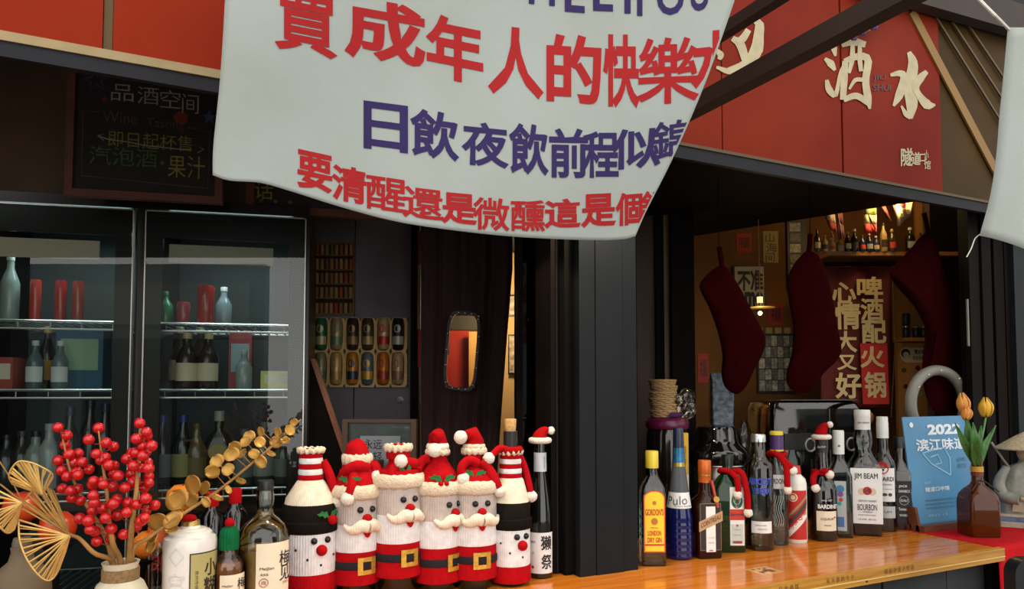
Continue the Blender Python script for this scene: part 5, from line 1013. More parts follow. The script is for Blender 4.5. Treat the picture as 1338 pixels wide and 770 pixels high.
# fruit: an orange on the clear bottle's neck level, apples among the golden leaves, on a dark stand
o = T('fruit_stand', 'dark tiered fruit stand in the shade behind the vase', 'stand', atY(100, 740, 1.62)); P0 = o.location.copy(); P0.z = CT; o.location = P0
fz = zat(672, depth(P0)) - CT
FS = []
for px, py, lab, m, nm in ((28, 664, 'red and orange apple behind the leftmost golden leaf', RAPPLE, 'apple'), (75, 690, 'red apple seen through the large golden fan leaf', RAPPLE, 'apple'), (238, 652, 'bright orange behind the gold eucalyptus leaves', ORANGE, 'orange'), (194, 716, 'orange low behind the berry branch at right of the vase', ORANGE, 'orange')):
    Y = 1.60 if px < 200 else 1.57; p = atY(px, py, Y); r = (22 if nm == 'apple' else 20) * depth(p) / F
    if px == 75: r *= 1.02
    if px == 194: p = atY(194, 712, 1.60); r *= .95
    FS.append((p, r)); q = fruit(nm, lab, px, py, 1, r, m); q.location = p
for p, r in FS:
    MB().lathe([(.02, 0), (.012, .008), (.006, .02), (.006, p.z - r - .02 - CT if p.z - r - .02 > CT + .03 else .024), (.03, p.z - r * .93 - CT), (.032, p.z - r * .88 - CT), (.001, p.z - r * .955 - CT)], 20).build('dish', BLACKMATTE, o, loc=(p.x - P0.x, p.y - P0.y, 0), smooth=50)
mb = MB(); mb.tube([p - P0 - Vector((0, 0, p.z - P0.z - .004)) for p, r in FS], .003, 6); mb.build('base_rod', BLACKMATTE, o)
# ------------------------------------------------------------------ drinks inside the fridge
FG_ = [0]
def fdrink(kind, lab, px, shelf, d, h, w_, c, cap=None, lc=None, cat='bottle', group='drinks on the fridge shelves'):
    t = ft(px, d); z = SHZ[shelf] + .0045; p = fr(t, d, z); o = T(kind, lab, cat, p, RF, group); r = w_ / 2; m = mat('drink_' + c, c, .25, coat=.3)
    if cat == 'can': MB().lathe([(r * .85, 0), (r, .006), (r, h - .01), (r * .88, h), (r * .8, h), (r * .8, h - .004)], 20).build('can_body', m, o, smooth=45)
    elif cat == 'box': MB().bbox((-r, -.04, 0), (r, .04, h)).build('box_body', m, o, smooth=0)
    else: MB().lathe([(r * .92, 0), (r, .005), (r, h * .56), (r * .75, h * .66), (r * .4, h * .78), (r * .36, h * .93)], 20).build('glass_body', m, o, smooth=45)
    if cap: MB().lathe([(r * .42, h * .9), (r * .42, h), (r * .38, h + .001)], 16).build('cap', mat('cap_' + cap, cap, .35), o, smooth=45)
    if lc:
        if cat == 'box': MB().bbox((-r * .8, -.041, h * .3), (r * .8, -.04, h * .8)).build('label', mat('drink_label_' + lc, lc, .6), o, smooth=0)
        else: MB().patch(lambda u, v: cyl(r)(u, v, .0006), -r * 1.3, r * 1.3, h * .14, h * .46, 10, 1).build('label', mat('drink_label_' + lc, lc, .6), o, smooth=60, fix=False)
    return o
L1, L2_ = 'left fridge door', 'right fridge door'
for i, px in enumerate((42, 75, 98)): fdrink('tall_can', ('leftmost', 'middle', 'rightmost')[i] + ' of three tall red cans on the top shelf, left door', px, 0, .12, .125, .03, ('c2392c', 'b8281f', 'a83a30')[i], None, None, 'can')
fdrink('pale_bottle', 'pale frosted bottle at the left edge of the top shelf, left door', 8, 0, .12, .2, .05, '8d9a94', 'c9c9c4')
for i, px in enumerate((44, 77)): fdrink('drink_bottle', ('first', 'second')[i] + ' silver-labelled slim bottle on second shelf, left door', px, 1, .1, .14, .045, '4a5a5c', 'b8b8b4', 'c3c9c6')
fdrink('drink_bottle', 'dark bottle with twisted gold lettering on second shelf, left door', 60, 1, .2, .19, .05, '241a14', 'b08a3a', 'b98a34'); fdrink('drink_carton', 'blue box with pale green panel, in place of a banner reflected in left door', 108, 1, .2, .19, .13, '2b5a74', None, '86a584', 'box')  # the blue box stands in for a street banner reflected in the door glass
fdrink('drink_carton', 'red and white carton at the left of second shelf, left door', 8, 1, .1, .09, .06, '9c4a44', None, 'c3b8a8', 'box')
for i, (px, c, cp) in enumerate(((10, '23282a', '1a1a1a'), (30, '2a2420', '2f2f2f'), (48, '7a7f7a', '181818'), (66, '8a8f8c', '9a9a96'), (92, '1c1714', '23304a'), (118, '241c1a', '1a1a2a'), (138, '2a1d18', '1f2a44'))):
    fdrink('drink_bottle', ('square black', 'brown', 'clear black-stoppered', 'clear grey-capped', 'dark shouldered', 'slim black', 'dark navy-capped')[i] + ' bottle on the third shelf, left door', px, 2, .14, (.16, .17, .17, .19, .24, .26, .25)[i], .062, c, cp, None)
fdrink('drink_bottle', 'green bottle at the left of top shelf, right door', 213, 0, .12, .1, .045, '2f7a52', '2f7a52'); fdrink('short_can', 'short pink-red can on the top shelf, right door', 237, 0, .12, .07, .04, 'b5485a', None, None, 'can'); fdrink('tall_can', 'tall bright red can on the top shelf, right door', 266, 0, .1, .12, .05, 'b3201f', None, None, 'can')
fdrink('pale_bottle', 'white-capped pale bottle on the top shelf, right door', 290, 0, .2, .13, .05, '7f8b90', 'dcdcd8')
for i, px in enumerate((243, 271)):
    fdrink('drink_bottle', ('left', 'right')[i] + ' dark beer bottle with pale oval label on second shelf, right door', px, 1, .1, .17, .062, '2b1c12', 'c9b98a', 'cfc3a4'); fdrink('drink_bottle', ('left', 'right')[i] + ' pale-labelled bottle in the second row behind, right door', px - 10, 1, .24, .2, .06, '33261a', 'b9ad90', 'b8ad92')
fdrink('pale_bottle', 'small clear bottle on second shelf, right door', 318, 1, .1, .12, .05, '8f9a98', 'a9a9a4'); fdrink('card_sign', 'upright pale blue-white card with red top on second shelf, right door', 315, 1, .26, .185, .07, 'a83a3a', None, '9fb8bc', 'box'); fdrink('drink_carton', 'yellow and white carton pack on second shelf, right door', 366, 1, .1, .055, .11, 'c9c25a', None, 'dcd8b8', 'box')
for i, (px, c, cp, lc) in enumerate(((213, '1a1614', '24347e', '6a7078'), (240, '1a1614', '24347e', '8a8456'), (258, '57482c', '4a3d26', '6e5a38'), (320, '39413e', '4a524e', '6a6f6c'), (346, '39413e', '4a524e', '7a7f7c'), (372, '39413e', '4a524e', '6a6f6c'))):
    fdrink('drink_bottle', ('leftmost blue-capped bottle on the third shelf, right door', 'blue-capped bottle with yellowish label on the third shelf, right door', 'olive bottle beside the blue-capped ones, right door', 'first grey bottle on the third shelf, right door', 'second grey bottle on the third shelf, right door', 'third grey bottle on the third shelf, right door')[i], px, 2, .1, (.215, .215, .19, .17, .19, .17)[i], .062, c, cp, lc)
t = ft(287, .12); o = T('round_flask', 'squat dark flask with a gold medallion on the third shelf, right door', 'bottle', fr(t, .12, SHZ[2] + .005), RF, 'drinks on the fridge shelves'); MB().loft([(0, .035, .02, .01), (.03, .048, .024, .02), (.1, .05, .026, .026), (.15, .03, .022, .02), (.165, .013, .013, .013), (.2, .013, .013, .013)], 28).build('glass_body', mat('drink_1d1a16', '1d1a16', .2), o, smooth=50); MB().prism(disc(0, 0, .026), .003, lambda u, v, w: (u, -.026 - w, .1 + v)).build('medallion', mat('aged_gold', '8a7a4e', .35, metal=.5), o); MB().lathe([(.015, .195), (.015, .225), (.013, .226)], 16).build('cap', mat('cap_8a8a7a', '8a8a7a', .35), o, smooth=45)

# ------------------------------------------------------------------ on the grey wall
def wallbox(o, D, px0, px1, py0, py1, t, nm, m, mb=None, build=True, n=0.0):
    """a slab on a wall facing the viewer; local frame of o (rotated by -PHI, origin on the wall)"""
    a, b = lw(o, D, px0, py1), lw(o, D, px1, py0); mb = mb or MB(); mb.bbox((a[0], -t - n, a[1]), (b[0], -n, b[1])); return mb.build(nm, m, o, smooth=0) if build else mb
def lw(o, D, px, py): return ((px - CX) / F * D - o['u0'], zat(py, D) - o.location.z)
def onwall(name, lab, cat, px, py, D, group=None):
    p = atD(px, 510, D); p.z = zat(py, D); o = T(name, lab, cat, p, -PHI, group); o['u0'] = (px - CX) / F * D; return o
RACK = mat('pale_wood_rack', 'd2b074', .6, var=.12, vscale=14, stretch=(.6, 4, 4)); D = GD - .001
o = onwall('can_rack', 'pale wooden wall rack with twelve rounded slots holding drink cans', 'rack', 470, 462, D)
xs_ = [421, 441, 462, 481.5, 502, 521]; cw = 7.4; rows_ = ((437, 20.5), (482, 20.5))
px0, px1, py0, py1 = 411, 533, 416, 506
mb = MB()
def slot_frame(mb):
    cols = [px0] + [(a + b) / 2 for a, b in zip(xs_, xs_[1:])] + [px1]; rws = [py0, 459.5, py1]
    for i, x in enumerate(xs_):
        for j, (y, hh) in enumerate(rows_):
            ox0, ox1, oy0, oy1 = cols[i], cols[i + 1], rws[j], rws[j + 1]; N_ = 28; outer = []; inner = []
            for k in range(N_):
                a = 2 * math.pi * k / N_ + .001; ca, sa = math.cos(a), math.sin(a); e = 4.0
                q = (abs(ca) ** e + abs(sa) ** e) ** (-1 / e); inner.append((x + (cw + 1) * ca * q, y + (hh + 1.2) * sa * q)); m_ = max(abs(ca), abs(sa)); cxm, cym = (ox0 + ox1) / 2, (oy0 + oy1) / 2
                outer.append((cxm + (ox1 - ox0) / 2 * ca / m_, cym + (oy1 - oy0) / 2 * sa / m_))
            P = lambda q, dd: (lambda a: (a[0], -dd, a[1]))(lw(o, D, *q))
            rg = [[P(q, .001) for q in outer], [P(q, .026) for q in outer], [P(q, .026) for q in inner], [P(q, .001) for q in inner]]; mb.rings(rg, False, False)
slot_frame(mb); mb.build('slotted_front', RACK, o, smooth=30); wallbox(o, D, px0, px1, py0, py1, .004, 'back_board', mat('rack_back', '5a4a30', .7), n=.0)
CANC = [('2f6a4a', 'b8ad7a', 'green and cream'), ('a8906a', '5a7a5a', 'beige and green'), ('3a2a22', '8a6a3a', 'dark brown'), ('4a3f30', '9a8a5a', 'olive brown'), ('c2a578', 'b0302a', 'cream and red'), ('1f1c22', 'b0aca4', 'black and silver'), ('8a8258', '5a6a4a', 'dull olive'), ('b89a5a', 'a08040', 'plain gold'), ('c07a2a', '1a2a3e', 'orange and navy'), ('5a6a72', 'c0902e', 'grey and amber'), ('c8701e', '9c3a1c', 'orange'), ('b8986a', '8a6a4a', 'tan')]
for k, (c1, c2, nm) in enumerate(CANC):
    i, j = k % 6, k // 6; y, hh = rows_[j]; a = lw(o, D, xs_[i], y + hh); w_ = cw * D / F; h = 2 * hh * D / F; p = o.matrix_basis @ Vector((a[0], -.016 - .002, a[1]))
    c = T('rack_can', nm + ' drink can, ' + ('upper', 'lower')[j] + ' row of the wall rack, number ' + ('one', 'two', 'three', 'four', 'five', 'six')[i] + ' from the left', 'can', Matrix.Rotation(-PHI, 4, 'Z') @ Vector((a[0], -.024, a[1])) + o.location, -PHI, 'cans in the slotted wall rack')
    MB().lathe([(w_ * .8, 0), (w_, .005), (w_, h - .008), (w_ * .8, h)], 16).build('can_body', mat('can_' + c1, c1, .35, metal=.3), c, smooth=50)
    MB().patch(lambda u, v: cyl(w_)(u, v, .0005), -w_ * 1.3, w_ * 1.3, h * .16, h * .42, 8, 1).build('can_band', mat('can_' + c2, c2, .35, metal=.2), c, smooth=60, fix=False); MB().add([cyl(w_)(u, v, .0008) for u, v in disc(0, h * .66, w_ * .6, 14, 1.2)], [tuple(range(14))]).build('can_emblem', mat('can_' + c2, c2, .35, metal=.2), c, smooth=0, fix=False)
o = onwall('cork_display', 'framed display of wine corks in rows, hung above the can rack', 'frame', 430, 364, D); wallbox(o, D, 396, 463, 316, 412, .006, 'back_board', mat('dark_rack_back', '2c1d12', .7))
for a in ((396, 398, 316, 412), (461, 463, 316, 412), (398, 461, 316, 318.5), (398, 461, 409.5, 412), (398, 461, 332.6, 334.4), (398, 461, 351.5, 353.3), (398, 461, 370, 371.8), (398, 461, 389, 390.8)): wallbox(o, D, *a, .02, 'shelf_bar', mat('brown_rack_wood', '7a5a34', .6))
ck = None; CKM = [mat('cork_' + c, c, .8, var=.2, vscale=120) for c in ('9c7a4a', '86603a', 'a2483a', '6e5a3e')]
for r_, yb in enumerate((332.5, 351.4, 370, 389, 409.5)):
    for i in range(10):
        k = lw(o, D, 401 + i * 6.3, yb); h = 13.5 * D / F; w_ = 2.6 * D / F
        q = MB().lathe([(w_, 0), (w_ * 1.02, h * .5), (w_, h)], 10).build('cork', CKM[(i * 7 + r_ * 3) % 4 if (i + r_) % 3 else 0], o, smooth=50); q.location = (k[0], -.006 - w_, k[1])
o = onwall('wall_hook', 'small metal wall hook below the right end of can rack', 'hook', 523, 523, D); MB().lathe([(.014, 0), (.014, .003), (.004, .004), (.004, .02), (.008, .022), (.008, .026)], 14).build('hook_body', mat('dull_metal', '6a6864', .35, metal=.8), o, rot=(R(90), 0, 0))
# leaning dark board with a wooden edge, photo frame in front
p = atD(415, 510, 2.2); o = T('leaning_board', 'dark board with reddish wooden edge leaning beside the fridge', 'board', Vector((p.x, p.y, 0)), -PHI); Dl = 2.2; u0 = (415 - CX) / F * Dl
lz = lambda px, py: ((px - CX) / F * Dl - u0, zat(py, Dl))
o.rotation_euler.z = -PHI
poly = [lz(404, 470), lz(405, 470), lz(452, 604), lz(500, 740), (lz(500, 740)[0] + .03, .9), (lz(404, 470)[0], .9)]
MB().prism(poly, .03, lambda u, v, w: (u, .0 + w, v)).build('board', BLACKMATTE, o, smooth=0)
mb = MB(); ribbon_ = [lz(405, 470), lz(452, 604), lz(500, 740)]; mb.prism([lz(405, 469), lz(409, 469), lz(456.5, 604), lz(504, 740), lz(500, 740), lz(452, 604)], .034, lambda u, v, w: (u, -.002 + w, v)); mb.build('wood_edge', mat('reddish_wood', '6e3a22', .5, var=.2, vscale=20), o, smooth=0)
o = T('photo_frame', 'brown photo frame with a white brush-lettered card behind the second moustache cover', 'frame', atD(496, 590, 1.95), -PHI + R(-4)); o['u0'] = 0; sF = 1.95 / F
FB = mat('dark_brown_frame', '3a2618', .45)
fx = lambda px, py: ((px - 496) * sF, -(py - 590) * sF)
def fslab(px0, px1, py0, py1, y0, y1, nm, m): a, b = fx(px0, py1), fx(px1, py0); return MB().bbox((a[0], y0, a[1]), (b[0], y1, b[1])).build(nm, m, o, smooth=0)
for a in ((447, 454, 548, 632), (538, 545, 548, 632), (454, 538, 548, 552.5), (454, 538, 626, 632)): fslab(*a, -.008, .012, 'frame_bar', FB)
fslab(454, 538, 552.5, 626, .003, .008, 'backing', mat('grey_green_mount', '58625f', .5)); fslab(470, 523, 570, 626, .001, .003, 'white_card', mat('white_card', 'c3c0c8', .6))
mb = MB(); mb.text(lambda u, v: (u, .0002, v), '永远', *fx(487, 581), 24 * sF, 13 * sF, .004); mb.text(lambda u, v: (u, .0002, v), '年轻', *fx(487, 597), 24 * sF, 13 * sF, .004); mb.build('card_lettering', INK, o, smooth=0, fix=False)
MB().patch(lambda u, v: (u, -.003, v), fx(454, 0)[0], fx(538, 0)[0], fx(0, 626)[1], fx(0, 552.5)[1], 1, 1).build('glass_pane', glass_mat('frame_glass', 'eef2f2'), o, smooth=0, fix=False)
MB().bbox((-.02, .012, -.12), (.02, .05, -.02)).build('stand_leg', FB, o, smooth=0)
fb_ = zat(632, 1.95)
sh = T('shelf_block', 'dark shelf behind the bottle covers that carries the photo frame', 'shelf', (0, 0, 0)); q = o.location; n = Vector((math.sin(PHI), math.cos(PHI), 0)); 
MB().bbox((-.14, -.05, 0), (.22, .2, fb_ - .0005)).build('shelf_body', BLACKBROWN, sh, smooth=0); sh.location = (q.x, q.y, 0); sh.rotation_euler.z = -PHI
# small jars on that shelf
for i, (px, c) in enumerate(((492, '5a1f18'), (537, '6a2018'), (545, '4a1a16'))):
    p = atD(px, 610, 1.9); p.z = fb_; j = T('small_jar', ('dark red glass tumbler below the white card', 'red jar right of the frilled cover', 'dark jar behind the third moustache cover')[i], 'jar', p, 0); MB().lathe([(.014, 0), (.018, .003), (.019, .045), (.019, .06)], 18).build('glass_body', mat('jar_' + c, c, .1, trans=.3, coat=.4), j, smooth=50); MB().lathe([(.0195, .06), (.0195, .07), (.017, .071)], 18).build('lid', mat('jar_lid', '2a1612', .4), j, smooth=50)
# ------------------------------------------------------------------ curtain with a clear window
CURT = mat('dark_maroon_curtain', '2c1414', .9, var=.15, vscale=6, bump=.1, bscale=60, sheen=.1); CDp = 2.55
o = onwall('door_curtain', 'dark maroon door curtain with a clear plastic window in it', 'curtain', 608, 470, CDp)
mb = MB(); rows = []
for i in range(101):
    y = 290 + (760 - 290) * i / 100; r_ = []
    xr = 669 - max(0, (y - 350)) * .075; xl = 549 + max(0, (y - 330)) * .004
    for j in range(61):
        t = j / 60; px = xl + (xr - xl) * t; a = lw(o, CDp, px, y); near = math.exp(-((px - 606) / 34) ** 2 - ((y - 459) / 70) ** 2); r_.append((a[0], -.004 - .018 * math.sin(t * 30 + .6 * math.sin(y * .01)) * (1 - near) * (.4 + .6 * t) - .008 * math.sin(t * 57) * (1 - near), a[1]))
    rows.append(r_)
# leave the window opening free
def in_win(px, y):
    v = (y - 408) / 102; u = (px - (587 - 8 * v)) / 43; return .07 < u < .93 and .05 < v < .95
k0 = 0; mb.v = [Vector(p) for r_ in rows for p in r_]
for i in range(100):
    for j in range(60):
        y = 290 + 470 * (i + .5) / 100; xr = 669 - max(0, (y - 350)) * .075; xl = 549 + max(0, (y - 330)) * .004; px = xl + (xr - xl) * (j + .5) / 60
        if not in_win(px, y): a = i * 61 + j; mb.f.append((a, a + 1, a + 62, a + 61))
c_ = mb.build('curtain_cloth', CURT, o, smooth=80); md = c_.modifiers.new('thickness', 'SOLIDIFY'); md.thickness = .003
wp4 = [(587, 406), (630, 410), (622, 513), (579, 508)]
def wq(u, v): a = [wp4[0][i] * (1 - u) * (1 - v) + wp4[1][i] * u * (1 - v) + wp4[2][i] * u * v + wp4[3][i] * (1 - u) * v for i in (0, 1)]; return a
N_ = 40; ro, ri = [], []
for k in range(N_):
    a = 2 * math.pi * k / N_; q = (abs(math.cos(a)) ** 5 + abs(math.sin(a)) ** 5) ** -.2
    for R_, L in ((.5, ro), (.415, ri)): u, v = .5 + R_ * math.cos(a) * q, .5 + (R_ + (.5 - R_) * .55) * math.sin(a) * q; b = lw(o, CDp, *wq(u, v)); L.append(b)
rings = [[(b[0], -.030, b[1]) for b in ro], [(b[0], -.048, b[1]) for b in ro], [(b[0], -.048, b[1]) for b in ri], [(b[0], -.030, b[1]) for b in ri]]; rings.append(rings[0]); wf = MB().rings(rings, False, False).build('window_frame', mat('black_vinyl', '0f0c0c', .3), o, smooth=40)
MB().add([(b[0], -.038, b[1]) for b in ri], [tuple(range(N_))]).build('clear_pane', glass_mat('clear_plastic', 'f2efe8', 1.0, .06), wf, smooth=0, fix=False)
for k in range(16):
    a = 2 * math.pi * k / 16; q = (abs(math.cos(a)) ** 5 + abs(math.sin(a)) ** 5) ** -.2; b = lw(o, CDp, *wq(.5 + .462 * math.cos(a) * q, .5 + .475 * math.sin(a) * q)); MB().ball((b[0], -.048, b[1]), .0035, 8, 6).build('rivet', CHROME, wf, smooth=80)
# what shows through: red poster, pale wood, beyond
o = onwall('red_poster', 'red poster beyond the curtain, seen through its clear window', 'poster', 598, 455, 3.68); wallbox(o, 3.68, 572, 613, 432, 560, .006, 'poster_sheet', mat('bright_red_poster', 'b5301f', .5))
wallbox(o, 3.68, 560, 650, 380, 431, .006, 'grey_header', mat('grey_poster_header', '3f3d3a', .5))
o = onwall('wooden_post', 'lit pale wooden post beyond the curtain window', 'post', 622, 470, 3.62); wallbox(o, 3.62, 613, 640, 434, 780, .03, 'post_body', mat('pale_lit_wood', 'd8a860', .6))
# bits of colour in the slit left of the curtain
o = onwall('paper_strip', 'narrow red and cream paper strip in the slit left of the curtain', 'paper', 547.5, 420, 2.72); wallbox(o, 2.72, 545, 550, 300, 345, .004, 'orange_strip', mat('orange_paper', '8f4a22', .7)); wallbox(o, 2.72, 545, 549, 345, 430, .004, 'cream_strip', mat('cream_paper', '9c8458', .7)); wallbox(o, 2.72, 546, 550, 430, 480, .004, 'red_strip', mat('red_paper', 'a8281f', .7))
# the passage wall with two framed pictures
for y0, y1, lab in ((385, 413, 'upper small framed picture on the lit passage wall'), (437, 489, 'lower narrow framed picture on the lit passage wall')):
    o = onwall('small_picture', lab, 'picture', 668, (y0 + y1) / 2, 3.69); wallbox(o, 3.69, 664, 680, y0, y1, .015, 'frame', BLACK); wallbox(o, 3.69, 665.5, 680, y0 + 2, y1 - 2, .0155, 'print', mat('grey_print', 'b5a68a', .5, var=.6, vscale=45))
o = onwall('passage_lamp', 'warm wall lamp of the passage, hidden behind the curtain edge', 'lamp', 640, 380, 3.66); MB().lathe([(.03, 0), (.06, .03), (.02, .1)], 16).build('lamp_shade', mat('warm_glass', 'ffe0b0', .5, emit='ffc070', estr=3), o, smooth=50)
lamp('passage_light', 'POINT', atD(652, 400, 3.35), 4.5, (1, .72, .4), .06)
# glazed door leaf left of the post
o = onwall('glazed_door', 'dark glazed door leaf between the curtain and the grey post', 'door', 705, 480, 2.35)
for a in ((675, 683, 285, 800), (728, 736, 285, 800), (683, 728, 285, 300), (683, 728, 780, 800)): wallbox(o, 2.35, *a, .03, 'door_frame', DARK)
a, b = lw(o, 2.35, 683, 780), lw(o, 2.35, 728, 300); MB().patch(lambda u, v: (u, -.015, v), a[0], b[0], a[1], b[1], 1, 1).build('glass_pane', glass_mat('door_glass', '5a564e'), o, smooth=0, fix=False)
wallbox(o, 2.35, 700.0, 701.2, 486, 700, .034, 'thin_metal_edge', RAILGREY); wallbox(o, 2.35, 701, 728, 486, 487.2, .034, 'thin_metal_edge', RAILGREY)
for px, py, c, nm in ((713, 413, 'cfc8b8', 'upper small pale cup behind the glazed door'), (718, 431, 'd8d4c8', 'lower small pale cup behind the glazed door')):
    o = T('paper_cup', nm, 'cup', atD(px, py + 5, 2.6)); MB().lathe([(.012, 0), (.017, .032), (.018, .033)], 16).build('cup_body', mat('cup_' + c, c, .6), o, smooth=50)
bs = onwall('cup_shelf', 'dark shelf behind the glazed door with two pale cups', 'shelf', 715, 440, 2.66)
for y in (418, 436): wallbox(bs, 2.66, 690, 735, y, y + 2.5, .1, 'shelf_board', DARK)
o = onwall('blue_bag', 'dark blue cloth bag hanging behind the glazed door', 'bag', 712, 380, 2.66); MB().ball((0, -.05, 0), .07, 18, 12, (.9, .5, 1.1)).build('bag_body', mat('navy_cloth', '232a48', .9), o, smooth=80)
# ------------------------------------------------------------------ things on the back counter
BZ = 1.105
def at_back(px, Y): p = atY(px, 600, Y); p.z = BZ; return p
# purple-lidded black pot, basket stack, plastic bag
p = at_back(872, 1.86); D_ = depth(p); s = D_ / F
o = T('lidded_pot', 'round black pot with a purple lid, left of the coffee urn', 'pot', p); zl = zat(560, D_) - BZ
MB().lathe([(24 * s, 0), (27 * s, .01), (29 * s, zl * .6), (27 * s, zl * .95), (25 * s, zl)], 32).build('pot_body', mat('glossy_black_pot', '17100f', .12, coat=.5), o, smooth=50); MB().lathe([(27 * s, zl), (28 * s, zl + .006), (28 * s, zl + .022), (24 * s, zl + .034), (8 * s, zl + .036)], 32).build('lid', mat('purple_lid', '5a1338', .3), o, smooth=50)
ztop = BZ + zl + .036
WICK = mat('wicker', 'a3835a', .8, var=.3, vscale=150, bump=.5, bscale=200)
for i in range(6):
    q = Vector((p.x - .015 + .003 * math.sin(i * 2), p.y, ztop + i * .0195)); r = .036
    b = T('wicker_basket', ('lowest', 'second lowest', 'third lowest', 'third topmost', 'second topmost', 'topmost')[i] + ' wicker basket of the nested stack on the purple lid', 'basket', q, i * .4, 'nested wicker baskets'); m = MB()
    for k in range(4): m.tube([((r + .0016 * k + .0015 * math.sin(a * 8 + k * math.pi)) * math.cos(a), (r + .0016 * k + .0015 * math.sin(a * 8 + k * math.pi)) * math.sin(a), .003 + k * .0052) for a in [2 * math.pi * t / 48 for t in range(49)]], .0032, 6)
    m.build('woven_side', WICK, b, smooth=80)
    MB().lathe([(r - .002, 0), (r + .001, .0005), (r + .006, .02)], 24, True, False).build('basket_base', WICK, b, smooth=60); MB().tube([((r + .0065) * math.cos(a), (r + .0065) * math.sin(a), .0215) for a in [2 * math.pi * t / 32 for t in range(33)]], .003, 6).build('rim', WICK, b, smooth=80)
o = T('purple_net', 'purple patterned cloth rolled up on the pot lid below the baskets', 'cloth', Vector((p.x + .0, p.y - .044, ztop))); MB().ball((0, -.001, .008), .008, 14, 10, (3.5, 1, 1), jit=.15).build('cloth_roll', mat('purple_cloth', '43174a', .9, var=.4, vscale=150), o, smooth=60)
PLAS = glass_mat('plastic_film', 'e2ded6', 1.0, .12)
def plastic(lab, px, py, Y, r, sc, z=None):
    q = atY(px, py, Y); o = T('plastic_bag', lab, 'bag', q); m = MB().ball((0, 0, 0), r, 28, 18, sc)
    for v in m.v: n = noise.noise(v * 38) * .5 + noise.noise(v * 90) * .25; v += v.normalized() * r * .55 * n
    m.build('bag_film', PLAS, o, smooth=25); m2 = MB().ball((0, 0, 0), r * .8, 20, 14, sc)
    for v in m2.v: n = noise.noise(v * 45 + Vector((3, 1, 0))) * .6; v += v.normalized() * r * .6 * n
    m2.build('bag_fold', PLAS, o, smooth=20); return o
plastic('crumpled clear plastic bag leaning beside the wicker baskets', 895, 528, 1.83, .042, (1, .7, 1.15)); plastic('tall clear plastic bag standing between the cooker and smoky box', 973, 592, 1.93, .04, (.9, .6, 2.9))
# coffee urn / cooker
p = at_back(937, 1.845); D_ = depth(p); s = D_ / F; o = T('rice_cooker', 'round steel cooker with glossy black lid behind the amber and green bottles', 'cooker', p); z0, z1, z2 = zat(606, D_) - BZ, zat(584, D_) - BZ, zat(553, D_) - BZ
MB().lathe([(34 * s, 0), (37 * s, .01), (37 * s, z0 - .004), (36 * s, z0)], 40).build('steel_body', mat('brushed_steel_body', '6f6862', .18, metal=.9), o, smooth=50); MB().lathe([(38 * s, z0), (39.5 * s, z0 + .006), (39.5 * s, z1 - .018), (37 * s, z1 - .006), (30 * s, z1 + .012), (26.5 * s, z1 + .03), (26 * s, z2 - .022), (24 * s, z2 - .012), (13 * s, z2 - .006), (2 * s, z2 - .005)], 40).build('black_lid', mat('glossy_black_lid', '100c0b', .1, coat=.6), o, smooth=50); MB().tube([(38 * s * math.cos(a), 38 * s * math.sin(a), z0 - .001) for a in [2 * math.pi * t / 40 for t in range(41)]], .003, 6).build('steel_rim', CHROME, o, smooth=80)
# smoky box
p = at_back(1050, 1.875); D_ = depth(p); s = D_ / F; hB = zat(523, D_) - BZ; wB = 128 * s
o = T('smoky_box', 'large smoky translucent box with round holes behind the right bottle row', 'box', p, -PHI * .55); SM = glass_mat('smoky_plastic', '9a9794', 1.0, .05, 1.6)
MB().loft([(0, wB / 2, .09, .012), (hB - .03, wB / 2, .09, .018), (hB - .008, wB / 2 - .006, .084, .024), (hB, wB / 2 - .022, .07, .02)], 40).build('box_body', SM, o, smooth=40)
MB().loft([(.01, wB / 2 - .02, .07, .012), (hB - .05, wB / 2 - .02, .07, .02), (hB - .03, wB / 2 - .04, .055, .02)], 32).build('inner_body', mat('grey_inner_body', '4a4744', .4), o, smooth=40)
MB().prism(rect(-wB * .38, wB * .4, hB * .58, hB * .72), .003, lambda u, v, w: (u, -.0905 - w, v)).build('dark_slot', mat('dark_slot', '161412', .3), o, smooth=0)
for u in (-wB * .10, wB * .36):
    ru = .019; MB().tube([(u + ru * math.cos(a), -.0935, hB * .62 + ru * 1.15 * math.sin(a)) for a in [2 * math.pi * t / 28 for t in range(29)]], .0042, 8).build('ring_hole', mat('grey_ring', '8d8b88', .25, metal=.4), o, smooth=80)
MB().tube(spline([(-wB * .1, -.098, hB * .5), (-wB * .12, -.1, hB * .3), (-wB * .3, -.1, hB * .12), (-wB * .4, -.1, hB * .06)], 12), .004, 6).build('power_cable', BLACK, o, smooth=80)
MB().bbox((-wB * .4, -.084, hB), (wB * .46, -.04, hB + .003)).build('top_rib', mat('smoky_plastic_edge', '5a5754', .15), o, smooth=0); MB().bbox((wB * .12, -.0925, .01), (wB * .13, -.09, hB * .93)).build('side_rib', mat('smoky_plastic_edge', '5a5754', .15), o, smooth=0)
# silver foil bag behind
p = at_back(944, 1.962); D_ = depth(p); o = T('foil_bag', 'upright silver printed foil bag behind the black cooker lid', 'bag', p, -PHI); z1 = zat(487, D_) - BZ; z0 = zat(545, D_) - BZ; s = D_ / F
MB().loft([(0, 15 * s, .02, .015), (z1 - .03, 16 * s, .018, .01), (z1, 15 * s, .003, .003)], 28).build('foil_body', mat('crinkled_foil', '474d54', .35, metal=.8, var=.6, vscale=60, bump=.8, bscale=60), o, smooth=30)
